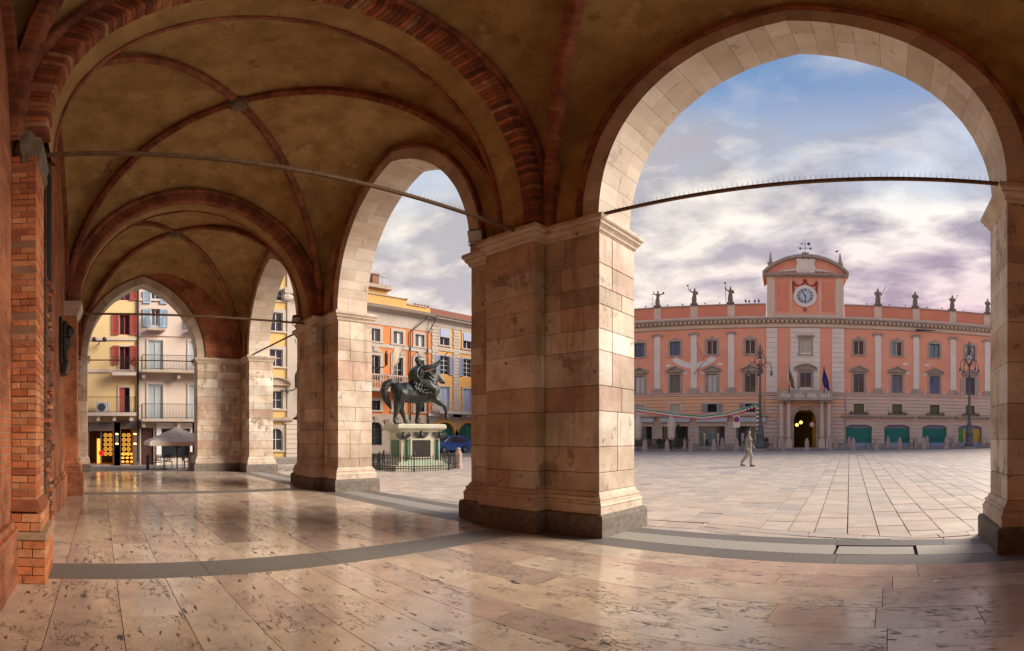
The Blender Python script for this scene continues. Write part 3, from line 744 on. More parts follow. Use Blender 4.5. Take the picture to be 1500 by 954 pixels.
# wall arches (brick formerets) against the back wall
for (x0, x1) in ((EX1, TR[0][0]), (TR[0][1], TR[1][0]), (TR[1][1], TR[2][0])):
    h = (x1 - x0) / 2 - .12; Aw = Arch(h, 9.35 - ZS + .2, ZS - .2)
    sweep_arch(Aw, FR['x']((x0 + x1) / 2), [(0, WALL_Y - .02), (0, WALL_Y + .09), (.04, WALL_Y + .12), (.11, WALL_Y + .12), (.15, WALL_Y + .09), (.15, WALL_Y - .02)], 60, 'wall_rib', 'rib_brick', back)

# brick pilasters on the back wall
MT['footing_stone'] = mat('footing_stone', (.42, .29, .17), (.30, .20, .12), 6, .9, .6, 20)
def pilaster(x0, x1, bricks):
    yo = -0.67 if bricks else -0.60
    p = MB().box(x0 + .012, x1 - .012, WALL_Y + .002, yo - .012, -.05, 5.0).build('pilaster', 'mortar' if bricks else 'wall_brick_y', LOG)
    if bricks:
        z = 0.0; k = 0
        def b(a0, a1, b0, b1, z0, z1, m='brick'):
            g = .004; MB().box(a0 + g, a1 - g + 0, b0 + g, b1 - g, z0 + g, z1 - g, .006).build('brick', m, p, fix=False)
        while z < 5.0:
            h = .078 if z > .8 else .098; z1 = z + h; e = random.uniform(-.010, .010)
            o = .11 if z1 <= .50 else (.06 if z1 < .78 else 0)    # footing, base, shaft
            ya, yb = WALL_Y - .0, yo + o; xa, xb = x0 - o * .4, x1 + o
            xm = (xa + xb) / 2
            if k % 2: cuts = [ya, ya + (yb - ya) * .62, yb]
            elif k % 5 == 2: cuts = [ya, yb]
            else: cuts = [ya, ya + (yb - ya) * .34, yb]
            for c0, c1 in zip(cuts, cuts[1:]): b(xm, xb + e, c0, c1, z, z1)
            b(xa, xm, ya, yb, z, z1)
            z = z1; k += 1
            if o == .11 and z1 + .098 > .50:                      # pale stone course over the footing
                MB().box(xa - .01, xb + .012, ya, yb + .012, z + .003, z + .085, .01).build('stone_course', 'footing_stone', p, fix=False); z += .088
        MB().hexa([(x0 - .03, WALL_Y, .80), (x1 + .06, WALL_Y, .80), (x1 + .06, yo + .06, .80), (x0 - .03, yo + .06, .80)], [(x0, WALL_Y, .92), (x1 + .005, WALL_Y, .92), (x1 + .005, yo + .005, .92), (x0, yo + .005, .92)]).build('base_moulding', 'arch_brick', p)
    else:
        plan_loft(MB(), [(x0, WALL_Y), (x1, WALL_Y), (x1, yo), (x0, yo)], [(.16, -.05), (.16, .5), (.17, .5), (.17, .58), (.10, .585), (.10, .78), (.12, .80), (.0, .95), (-.01, .95)]).build('base_moulding', 'wall_brick_y', p)
    # cement capital with a broken corner
    if bricks:
        mb = MB(); rs = []
        for z, o in ((4.80, -.06), (4.90, -.01), (4.98, .03), (5.08, .05), (5.18, .07), (5.26, .06), (5.32, .0), (5.40, -.02)):
            ring = []
            for (x, y) in ((x0 - o * .5, WALL_Y), (x1 - .1, WALL_Y), (x1 + o, WALL_Y + .12), (x1 + o, yo - .08), (x1 + o - .07, yo + o), (x0, yo + o), (x0 - o * .5, yo)):
                ring.append((x + random.uniform(-.018, .018), y + random.uniform(-.018, .018), z + random.uniform(-.02, .02)))
            rs.append(ring)
        mb.rings(rs).build('capital', 'cement', p)
    else:
        plan_loft(MB(), [(x0, WALL_Y), (x1, WALL_Y), (x1, yo), (x0, yo)], [(-.01, 5.0), (.02, 5.05), (.08, 5.2), (.13, 5.32), (.13, 5.40), (-.01, 5.405)]).build('capital', 'moulding', p)
    return p
random.seed(61)
pilaster(-6.1, -5.38, True); pilaster(-14.6, -13.75, False); pilaster(2.95, 3.6, False)
# rough strip with a dark slit window beside the near pilaster
rough = MB().box(-8.95, -8.05, WALL_Y, WALL_Y + .10, -.05, 6.9).build('rough_brick_strip', brick_mat('rough_brick', (.26, .11, .06), (.13, .06, .035), (.10, .07, .05), plane='yz'), LOG)
for k in range(70):
    z = .2 + random.random() * 4.0; y = random.uniform(WALL_Y + .02, WALL_Y + .14); x = random.uniform(-8.9, -8.2)
    MB().box(x, x + random.uniform(.12, .24), WALL_Y + .05, WALL_Y + random.uniform(.12, .18), z, z + .06, .006).build('brick', 'arch_brick', rough, fix=False)
MB().box(-8.75, -8.2, WALL_Y + .09, WALL_Y + .115, 4.35, 6.5).build('slit_window', mat('black_void', (.006, .006, .007), rough=.9), rough)
# low brick footing along the wall
for (xa, xb) in ((-13.6, -6.3), (-5.3, 2.8), (-23.2, -14.8)):
    MB().box(xa, xb, WALL_Y + .001, WALL_Y + .09, -.05, .62).box(xa, xb, WALL_Y + .001, WALL_Y + .05, .622, .70).build('wall_footing', 'wall_brick', back)

# iron tie rods with bird spikes
def tie(p, q, r=.035, spikes=True, name='tie_rod'):
    o = MB().tube([p, q], r, 8).build(name, 'iron', LOG, smooth=False)
    if spikes:
        mb = MB(); P, Q = Vector(p), Vector(q); n = int((Q - P).length / .075); d = (Q - P).normalized(); sd_ = d.cross(Vector((0, 0, 1)))
        for k in range(n):
            c = P + d * (k + .5) * .075 + Vector((0, 0, r * .8))
            for sgn in (-1, 0, 1):
                t = c + Vector((0, 0, .115)) + sd_ * sgn * .05 + d * random.uniform(-.02, .02)
                mb.quad(c + d * .0018, c - d * .0018, t); mb.quad(c + sd_ * .0018, c - sd_ * .0018, t)
        tag(mb.build('bird_spike', 'spike', o, fix=False), kind='stuff')
    return o
tie((-5.86, WALL_Y, 5.30), (-5.86, 6.6, 5.36)); tie((-14.7, WALL_Y, 5.28), (-14.7, 6.6, 5.28))
tie((-4.5, 6.84, 5.46), (1.7, 6.84, 5.46)); tie((-22.1, 7.0, 5.46), (-16.2, 7.0, 5.46), spikes=False)
tie((EX1 - .3, -.7, 5.25), (EX1 - .3, 4.7, 5.25), .028, spikes=False)
# small carved heads below the far capitals
for (x, y) in ((-14.06, 6.42), (-23.28, 5.9)):
    MB().ball((x, y, 4.92), (.13, .10, .16)).ball((x + .05, y - .06, 4.99), (.10, .08, .10)).ball((x + .02, y - .02, 4.80), (.16, .07, .07)).build('carved_head', 'moulding', LOG, smooth=True)
# floodlights on the capitals
def floodlight(loc, rz, label):
    t = thing('floodlight', label, 'floodlight', loc, rz, 'floodlights on the pillar capitals')
    MB().hexa([(-.14, -.02, .02), (.14, -.02, .02), (.14, .20, .16), (-.14, .20, .16)], [(-.14, -.13, .22), (.14, -.13, .22), (.14, .09, .36), (-.14, .09, .36)]).build('housing', mat('grey_housing', (.18, .18, .18), rough=.5), t)
    MB().hexa([(-.125, -.135, .215), (.125, -.135, .215), (.125, -.03, .04), (-.125, -.03, .04)][::-1], [(-.125, -.15, .205), (.125, -.15, .205), (.125, -.045, .03), (-.125, -.045, .03)]).build('lens', mat('lamp_glass', (.45, .46, .47), rough=.15), t)
    MB().tube([(-.16, .04, .18), (-.16, .04, -.02), (.16, .04, -.02), (.16, .04, .18)], .014, 6).build('bracket', 'dark_iron', t)
floodlight((-6.9, 6.42, 5.43), radians(30), 'grey floodlight on the capital of the pillar between the monument arch and palace arch')
floodlight((-15.5, 6.42, 5.43), radians(60), 'grey floodlight on the capital of the pillar before the equestrian monument')
# bronze relief on the brick wall
t = thing('bronze_relief', 'dark bronze memorial relief with sculpted bust fixed to the brick wall', 'relief', (-12.4, WALL_Y, 3.15)); t.scale = (.85, .85, .85)
MB().box(-.62, .62, 0, .09, .28, 1.62, .02).build('back_plate', 'bronze_dark', t, fix=False)
MB().hexa([(-.42, 0, 0), (.42, 0, 0), (.42, .16, .02), (-.42, .16, .02)], [(-.58, 0, .30), (.58, 0, .30), (.58, .26, .30), (-.58, .26, .30)]).build('bracket', 'bronze_dark', t)
mb = MB(); random.seed(3)
mb.ball((.02, .22, 1.28), (.16, .17, .21)).ball((.0, .16, .95), (.34, .18, .24)).ball((.02, .36, 1.27), (.05, .05, .07))
for k in range(26):
    an = 2 * pi * k / 26; mb.ball((.46 * cos(an), .12, .98 + .56 * sin(an)), (.09, random.uniform(.06, .12), .08), 6, 4)
mb.build('bust', 'bronze_dark', t, smooth=True)
# ------------------------------------------------------------------ building helpers (local frame: x right, y into the building, z up)
def wall_holes(mb, s0, s1, z0, z1, holes, d0, d1):
    zs = sorted({z0, z1, *[min(max(h[2], z0), z1) for h in holes], *[min(max(h[3], z0), z1) for h in holes]})
    for za, zb in zip(zs, zs[1:]):
        if zb - za < 1e-4: continue
        cut = sorted((max(h[0], s0), min(h[1], s1)) for h in holes if h[2] < zb - 1e-5 and h[3] > za + 1e-5 and h[1] > s0 and h[0] < s1)
        x = s0
        for c0, c1 in cut:
            if c0 > x + 1e-4: mb.box(x, c0, d0, d1, za, zb)
            x = max(x, c1)
        if s1 > x + 1e-4: mb.box(x, s1, d0, d1, za, zb)
    return mb
def arch_fill(mb, s0, s1, zt, rise, d0, d1, n=12):
    """solid between an arched top (segment of given rise) and the rectangle top zt"""
    h = (s1 - s0) / 2; c = (s0 + s1) / 2; R = (h * h + rise * rise) / (2 * rise)
    def az(x): return zt - rise + sqrt(max(0, R * R - x * x)) - (R - rise)
    for k in range(n):
        a = -h + 2 * h * k / n; b = -h + 2 * h * (k + 1) / n
        za, zb = min(az(a), zt - .002), min(az(b), zt - .002)
        mb.hexa([(c + a, d0, za), (c + b, d0, zb), (c + b, d1, zb), (c + a, d1, za)], [(c + a, d0, zt), (c + b, d0, zt), (c + b, d1, zt), (c + a, d1, zt)])
    return mb
def arch_ring(mb, s0, s1, zt, rise, w_, d0, d1, n=14):
    h = (s1 - s0) / 2; c = (s0 + s1) / 2; R = (h * h + rise * rise) / (2 * rise); zc0 = zt - R; a0 = math.asin(min(1, h / R))
    if rise > h: a0 = pi - a0
    for k in range(n):
        t0 = -a0 + 2 * a0 * k / n; t1 = -a0 + 2 * a0 * (k + 1) / n
        P = lambda t, r, d: (c + r * sin(t), d, zc0 + r * cos(t))
        mb.hexa([P(t0, R, d0), P(t1, R, d0), P(t1, R, d1), P(t0, R, d1)], [P(t0, R + w_, d0), P(t1, R + w_, d0), P(t1, R + w_, d1), P(t0, R + w_, d1)])
    return mb
def C(name, c, **k):
    if name not in MT: MT[name] = mat(name, c, **k)
    return name
C('glass_dark', (.02, .025, .03), rough=.08, spec=.8); C('glass_blue', (.05, .10, .17), rough=.08, spec=.8); C('glass_grey', (.10, .11, .12), rough=.1, spec=.8)
C('glass_teal', (.14, .25, .26), rough=.1, spec=.8); C('curtain', (.55, .55, .52), rough=.3); C('wood_brown', (.10, .04, .025), rough=.5); C('void', (.012, .011, .010), rough=.9)
C('frame_violet', (.20, .20, .30), rough=.5); C('frame_white', (.62, .60, .56), rough=.5); C('frame_blue', (.22, .34, .50), rough=.5); C('frame_dark', (.08, .06, .05), rough=.5)
C('pal_pink', (.86, .41, .27), c2=(.80, .35, .22), scale=.5, rough=.85, bump=.1, detail=10, spot=((.78, .39, .27), 1.1, .60), streak=((.70, .33, .23), 1.3, .60)); C('pal_pink_deep', (.78, .30, .18), c2=(.70, .26, .155), scale=.6, rough=.85)
C('pal_cream', (.76, .62, .48), c2=(.66, .53, .40), scale=.7, rough=.8, streak=((.50, .40, .31), 1.6, .60)); C('pal_white', (.82, .76, .67), c2=(.74, .67, .58), scale=.8, rough=.8)
C('pal_grey', (.46, .385, .32), c2=(.34, .28, .235), scale=1.5, rough=.85, bump=.3); C('pal_stone', (.70, .56, .47), c2=(.60, .47, .39), scale=.9, rough=.85, bump=.2, streak=((.44, .34, .28), 1.4, .60))
C('pal_apricot', (.82, .48, .29), c2=(.74, .43, .26), scale=.7, rough=.85); C('pal_peach', (.72, .54, .43), c2=(.63, .48, .38), scale=.6, rough=.85)
C('shutter_green', (.0, .19, .15), rough=.5); C('shutter_grey', (.30, .33, .37), rough=.6); C('shutter_blue', (.30, .36, .52), rough=.6); C('shutter_pale', (.33, .46, .56), rough=.6); C('shutter_red', (.36, .065, .05), rough=.6); C('shutter_cream', (.50, .44, .36), rough=.6)
C('olive_blind', (.12, .13, .055), rough=.7); C('white_paint', (.78, .75, .70), rough=.7); C('sign_red', (.55, .03, .03), rough=.5); C('sign_blue', (.03, .08, .40), rough=.5)

def window(par, s0, s1, z0, z1, frame='frame_violet', pane='glass_dark', mull=1, bars=0, sur=None, sw=.16, sill=None, rec=.14, panes=None, fw=.055, shut=None, name='window'):
    """framed opening: frame > panes, surround, sill, shutters"""
    mb = MB(); y0, y1 = rec - .03, rec + .05
    mb.box(s0, s0 + fw, y0, y1, z0, z1).box(s1 - fw, s1, y0, y1, z0, z1).box(s0 + fw, s1 - fw, y0, y1, z0, z0 + fw).box(s0 + fw, s1 - fw, y0, y1, z1 - fw, z1)
    xs = [s0 + fw] + [s0 + (s1 - s0) * (k + 1) / (mull + 1) for k in range(mull)] + [s1 - fw]
    for x in xs[1:-1]: mb.box(x - fw / 2, x + fw / 2, y0 + .004, y1 - .004, z0 + fw, z1 - fw)
    for k in range(bars):
        z = z0 + (z1 - z0) * (k + 1) / (bars + 1); mb.box(s0 + fw, s1 - fw, y0 + .012, y1 - .01, z - .02, z + .02)
    wo = mb.build(name, frame, par, fix=False)
    for k in range(mull + 1):
        MB().box(xs[k], xs[k + 1], rec + .02, rec + .035, z0 + fw, z1 - fw).build('pane', (panes[k] if panes else pane), wo, fix=False)
    MB().box(s0 + .01, s1 - .01, rec + .25, rec + .27, z0 + .01, z1 - .01).build('dark_room', 'void', wo, fix=False)
    if sur:
        w_ = sw; b = MB(); b.box(s0 - w_, s0, -.06, rec - .035, z0, z1).box(s1, s1 + w_, -.06, rec - .035, z0, z1).box(s0 - w_, s1 + w_, -.062, rec - .035, z1, z1 + w_)
        b.build('surround', sur, wo, fix=False)
    if sill: MB().box(s0 - sw * 1.3, s1 + sw * 1.3, -.12, rec - .04, z0 - .14, z0 - .003).build('sill', sill, wo, fix=False)
    if shut:
        m, wd, za, zb = shut
        for x in (s0 - wd - .02, s1 + .02):
            sh = MB(); sh.box(x, x + .06, -.105, -.063, za, zb).box(x + wd - .06, x + wd, -.105, -.063, za, zb).box(x + .06, x + wd - .06, -.105, -.063, za, za + .07).box(x + .06, x + wd - .06, -.105, -.063, zb - .07, zb)
            n = int((zb - za - .14) / .09)
            for k in range(n):
                q = za + .07 + k * (zb - za - .14) / n; sh.hexa([(x + .06, -.075, q), (x + wd - .06, -.075, q), (x + wd - .06, -.066, q), (x + .06, -.066, q)], [(x + .06, -.10, q + .075), (x + wd - .06, -.10, q + .075), (x + wd - .06, -.09, q + .075), (x + .06, -.09, q + .075)])
            sh.build('shutter', m, wo, fix=False)
    return wo
def pediment(par, s0, s1, z0, h, m, arc=False, proj=.28):
    """small pediment over a window"""
    c = (s0 + s1) / 2; mb = MB()
    mb.box(s0, s1, -proj, -.001, z0, z0 + .10)
    if arc:
        n = 12; hw = (s1 - s0) / 2; R = (hw * hw + h * h) / (2 * h)
        f = lambda a: z0 + .1 + sqrt(R * R - a * a) - (R - h)
        for k in range(n):
            a = -hw + 2 * hw * k / n; b = -hw + 2 * hw * (k + 1) / n
            mb.hexa([(c + a, -proj, f(a)), (c + b, -proj, f(b)), (c + b, -.001, f(b)), (c + a, -.001, f(a))], [(c + a, -proj, f(a) + .10), (c + b, -proj, f(b) + .10), (c + b, -.001, f(b) + .10), (c + a, -.001, f(a) + .10)])
            mb.hexa([(c + a, -.07, z0 + .1), (c + b, -.07, z0 + .1), (c + b, -.001, z0 + .1), (c + a, -.001, z0 + .1)], [(c + a, -.07, f(a) + .002), (c + b, -.07, f(b) + .002), (c + b, -.001, f(b) + .002), (c + a, -.001, f(a) + .002)])
    else:
        for sg in (-1, 1):
            e = s0 if sg < 0 else s1
            mb.hexa([(e, -proj, z0 + .1), (c, -proj, z0 + h), (c, -.001, z0 + h), (e, -.001, z0 + .1)], [(e, -proj, z0 + .2), (c, -proj, z0 + h + .12), (c, -.001, z0 + h + .12), (e, -.001, z0 + .2)])
        mb.prism([(s0, z0 + .1), (s1, z0 + .1), (c, z0 + h)], lambda p: (p[0], -.07, p[1]), lambda p: (p[0], -.001, p[1]))
    return mb.build('pediment', m, par)
def baluster(mb, x, y, z0, h, r=.07):
    mb.lathe([(r, z0), (r, z0 + .08 * h), (r * .5, z0 + .14 * h), (r * 1.05, z0 + .38 * h), (r * .45, z0 + .72 * h), (r * .8, z0 + .86 * h), (r, z0 + .9 * h), (r, z0 + h)], 8, (x, y))
def cornice(par, s0, s1, z0, prof, m, name='cornice', ends=True, y0=-.001):
    """prof: (proj, dz) from bottom to top, closed onto the wall"""
    mb = MB(); pts = [(y0, z0 + prof[0][1])] + [(-p, z0 + d) for p, d in prof] + [(y0, z0 + prof[-1][1])]
    mb.rings([[(s0, y, z) for y, z in pts], [(s1, y, z) for y, z in pts]]); return mb.build(name, m, par)
def railing(par, s0, s1, y, z0, h, m='dark_iron', step=.11, ret=None, name='railing'):
    mb = MB(); n = max(2, int((s1 - s0) / step))
    mb.box(s0, s1, y - .015, y + .015, z0 + h - .03, z0 + h).box(s0, s1, y - .012, y + .012, z0 + .06, z0 + .085)
    for k in range(n + 1): x = s0 + (s1 - s0) * k / n; mb.box(x - .008, x + .008, y - .008, y + .008, z0, z0 + h - .03)
    if ret:
        for x in (s0, s1):
            mb.box(x - .012, x + .012, y, ret, z0 + h - .03, z0 + h).box(x - .012, x + .012, y, ret, z0 + .06, z0 + .085)
            for k in range(1, max(2, int((ret - y) / step))): q = y + k * step; mb.box(x - .008, x + .008, q - .008, q + .008, z0, z0 + h - .03)
    return mb.build(name, m, par, fix=False)

# ------------------------------------------------------------------ the pink palace across the square
PAL = thing('palace', 'long pink palace with clock tower, roof statues and white pilasters across the square', 'palace', (P0.x, P0.y, PGZ), PAL_RZ)
def pp(px, py=600):
    a = (px - 1146) / F; return PAL_D * tan(a), HC + PAL_D / cos(a) * tan((YH - py) / F) - PGZ
def ps(px): return pp(px)[0]
def pz(py, px=1060): return pp(px, py)[1]
SC_ = ps(1180); S0, S1 = SC_ - 25.6, SC_ + 25.6
zBase, zAw, zMz0, zMz1 = 0, pz(609), pz(604.5, 1043), pz(591.5, 1043)
zStr = pz(575.5); zCap = pz(490); zCor = pz(471.5); zPar0 = pz(465.5); zPar = pz(446)
T0, T1 = ps(1122.5), ps(1236.5)
wins = [SC_ + sgn * d for d in (5.10, 8.70, 12.30, 15.95, 19.6, 23.2) for sgn in (-1, 1)]
winL = [ps(x) for x in (937, 989, 1043, 1099)]; winR = [ps(x) for x in (1258, 1314, 1369, 1421)]
winL = [winL[0] - 7.2, winL[0] - 3.6] + winL; winR = winR + [winR[-1] + 3.55, winR[-1] + 7.1]
pilL = [ps(x) for x in (963, 1016.5, 1071)]; pilR = [ps(x) for x in (1286, 1342, 1396, 1446)]
pilL = [pilL[0] - 7.2, pilL[0] - 3.6] + pilL; pilR = pilR + [pilR[-1] + 3.5]
ww = .50                                      # half width of window openings
up0, up1 = pz(519.5, 1043), pz(499, 1043); lo0, lo1 = zStr + .05, pz(548, 1043)
mz0, mz1 = zMz0, zMz1; sh1 = pz(621, 1043)
holes_up = []
for s in winL + winR: holes_up += [(s - ww, s + ww, up0, up1), (s - ww, s + ww, lo0, lo1)]
wc0, wc1 = ps(1172.5), ps(1187.5)
holes_c = [(wc0, wc1, pz(519.5, 1180), pz(498, 1180)), (wc0 - .05, wc1 + .05, zStr + .35, pz(546.5, 1180))]
mb = MB(); wall_holes(mb, S0, T0, zStr, zCap + .65, holes_up, 0, .5); wall_holes(mb, T1, S1, zStr, zCap + .65, holes_up, 0, .5)
mb.build('upper_wall', 'pal_pink', PAL, fix=False)
mb = MB(); wall_holes(mb, T0, T1, zStr, zCap + .65, holes_c, -.10, .5); mb.build('centre_wall', 'pal_pink', PAL, fix=False)
MB().box(S0 + .2, ps(1163) - .03, .5, 14, 0, zPar0).box(ps(1195.5) + .03, S1 - .2, .5, 14, 0, zPar0).box(ps(1163) - .03, ps(1195.5) + .03, .5, 14, pz(599, 1180) + .03, zPar0).build('block_behind', 'pal_pink_deep', PAL, fix=False)
# rusticated ground floor in courses
holes_g = []
for s in winL + winR: holes_g.append((s - ww - .02, s + ww + .02, mz0, mz1))
shopw = 1.28
for s in winL + winR: holes_g.append((s - shopw, s + shopw, .18, sh1))
pt0, pt1, ptt = ps(1163), ps(1195.5), pz(599, 1180)
holes_g.append((pt0, pt1, 0, ptt))
def pieces(name, m, s0, s1, za, zb, holes, d0, d1):      # one course, one object for each stretch between openings
    cut = sorted((max(h[0], s0), min(h[1], s1)) for h in holes if h[2] < (za + zb) / 2 < h[3] and h[1] > s0 and h[0] < s1)
    x = s0
    for c0, c1 in cut + [(s1, s1)]:
        if c0 > x + .02: MB().box(x, c0, d0, d1, za, zb).build(name, m, PAL, fix=False)
        x = max(x, c1)
def courses(s0, s1, z0, z1, n, ms, d=0.0):
    for k in range(n):
        za = z0 + (z1 - z0) * k / n; zb = z0 + (z1 - z0) * (k + 1) / n
        pieces('stone_course', ms[k] if isinstance(ms, list) else ms, s0, s1, za + .02, zb - .02, holes_g, d - .05, d + .12)
nA, nB = 7, 7; zmid = pz(617)
mb = MB(); wall_holes(mb, S0, S1, 0, zStr, holes_g, .06, .5); mb.build('lower_wall', 'pal_stone', PAL, fix=False)
courses(S0, T0, .5, zmid, 6, 'pal_stone'); courses(S0, T0, zmid, zStr - .32, 7, 'pal_apricot')
courses(T1, S1, .5, zmid, 6, 'pal_stone'); courses(T1, S1, zmid, zStr - .32, 7, 'pal_peach')
courses(T0 + .003, T1 - .003, .5, zmid, 6, 'pal_stone', -.10); courses(T0 + .003, T1 - .003, zmid, zStr - .32, 7, ['pal_stone', 'pal_apricot', 'pal_stone', 'pal_stone', 'pal_apricot', 'pal_apricot', 'pal_stone'], -.10)
mb = MB(); wall_holes(mb, S0, T0 - .2, 0, .49, holes_g, -.10, .1); wall_holes(mb, T1 + .2, S1, 0, .49, holes_g, -.10, .1); mb.build('socle', 'pal_grey', PAL, fix=False)
for (a, b, d) in ((S0 - .05, T0, 0), (T1, S1 + .05, 0), (T0 + .002, T1 - .002, -.1)):
    cornice(PAL, a, b, zStr - .3, [(.06, 0), (.10, .04), (.06, .10), (.06, .18), (.12, .22), (.20, .25), (.20, .30)], 'pal_stone', 'string_course', y0=.05) if d == 0 else cornice(PAL, a, b, zStr - .3, [(.16, 0), (.20, .04), (.16, .10), (.16, .18), (.22, .22), (.30, .25), (.30, .30)], 'pal_stone', 'string_course', y0=-.05)
# frieze, cornice with dentils, parapet
for (a, b, d) in ((S0, T0, 0), (T1, S1, 0), (T0 + .002, T1 - .002, .10)):
    MB().box(a, b, -.04 - d, .5, zCap + .651, zCor - .32).build('frieze', 'pal_cream', PAL, fix=False)
    cornice(PAL, a, b, zCap + .56, [(.05 + d, 0), (.10 + d, .03), (.10 + d, .09)], 'pal_grey', 'architrave', y0=.02)
    cornice(PAL, a - .02 * (a == S0), b, zCor - .32, [(.06 + d, 0), (.10 + d, .08), (.22 + d, .10), (.22 + d, .26), (.55 + d, .28), (.58 + d, .36), (.68 + d, .40), (.70 + d, .50), (.1, .54)], 'pal_grey', 'cornice', y0=.2)
    n = int((b - a) / .42); mbd = MB()
    for k in range(n):
        x = a + (k + .5) * (b - a) / n; mbd.box(x - .10, x + .10, -.50 - d, -.22 - d, zCor - .20, zCor - .045)
    tag(mbd.build('dentil', 'pal_cream', PAL, fix=False), kind='stuff')
for (a, b) in ((S0, T0 - .05), (T1 + .05, S1)):
    MB().box(a, b, .0, .35, zCor + .222, zPar0 + .12).build('parapet_base', 'pal_cream', PAL, fix=False)
    MB().box(a, b, .06, .30, zPar0 + .121, zPar - .1).build('parapet', 'pal_pink_deep', PAL, fix=False)
    MB().box(a - .03, b, -.05, .42, zPar - .099, zPar + .02).build('coping', 'pal_grey', PAL, fix=False)
for i, s in enumerate(pilL + pilR):
    MB().box(s - .36, s + .36, -.02, .38, zPar0 + .122, zPar - .1).build('parapet_post', 'pal_cream', PAL, fix=False)
    wo = MB().box(s - .30, s + .30, -.12, .02, zStr + .5, zCap - .02).build('pilaster', 'pal_white', PAL, fix=False)
    MB().box(s - .44, s + .44, -.20, .02, zStr + .001, zStr + .30).hexa([(s - .44, -.20, zStr + .30), (s + .44, -.20, zStr + .30), (s + .44, .02, zStr + .30), (s - .44, .02, zStr + .30)], [(s - .32, -.13, zStr + .498), (s + .32, -.13, zStr + .498), (s + .32, .02, zStr + .498), (s - .32, .02, zStr + .498)]).build('pilaster_base', 'pal_grey', wo)
    cp_ = MB(); cp_.box(s - .42, s + .42, -.22, .02, zCap + .14, zCap + .22).box(s - .36, s + .36, -.16, .02, zCap - .02, zCap + .14)
    for q in (-.40, .40): cp_.rings([[(s + q + .13 * cos(t), y, zCap + .04 + .13 * sin(t)) for t in [2 * pi * k / 8 for k in range(8)]] for y in (-.20, -.02)])
    cp_.build('pilaster_capital', 'pal_grey', wo)
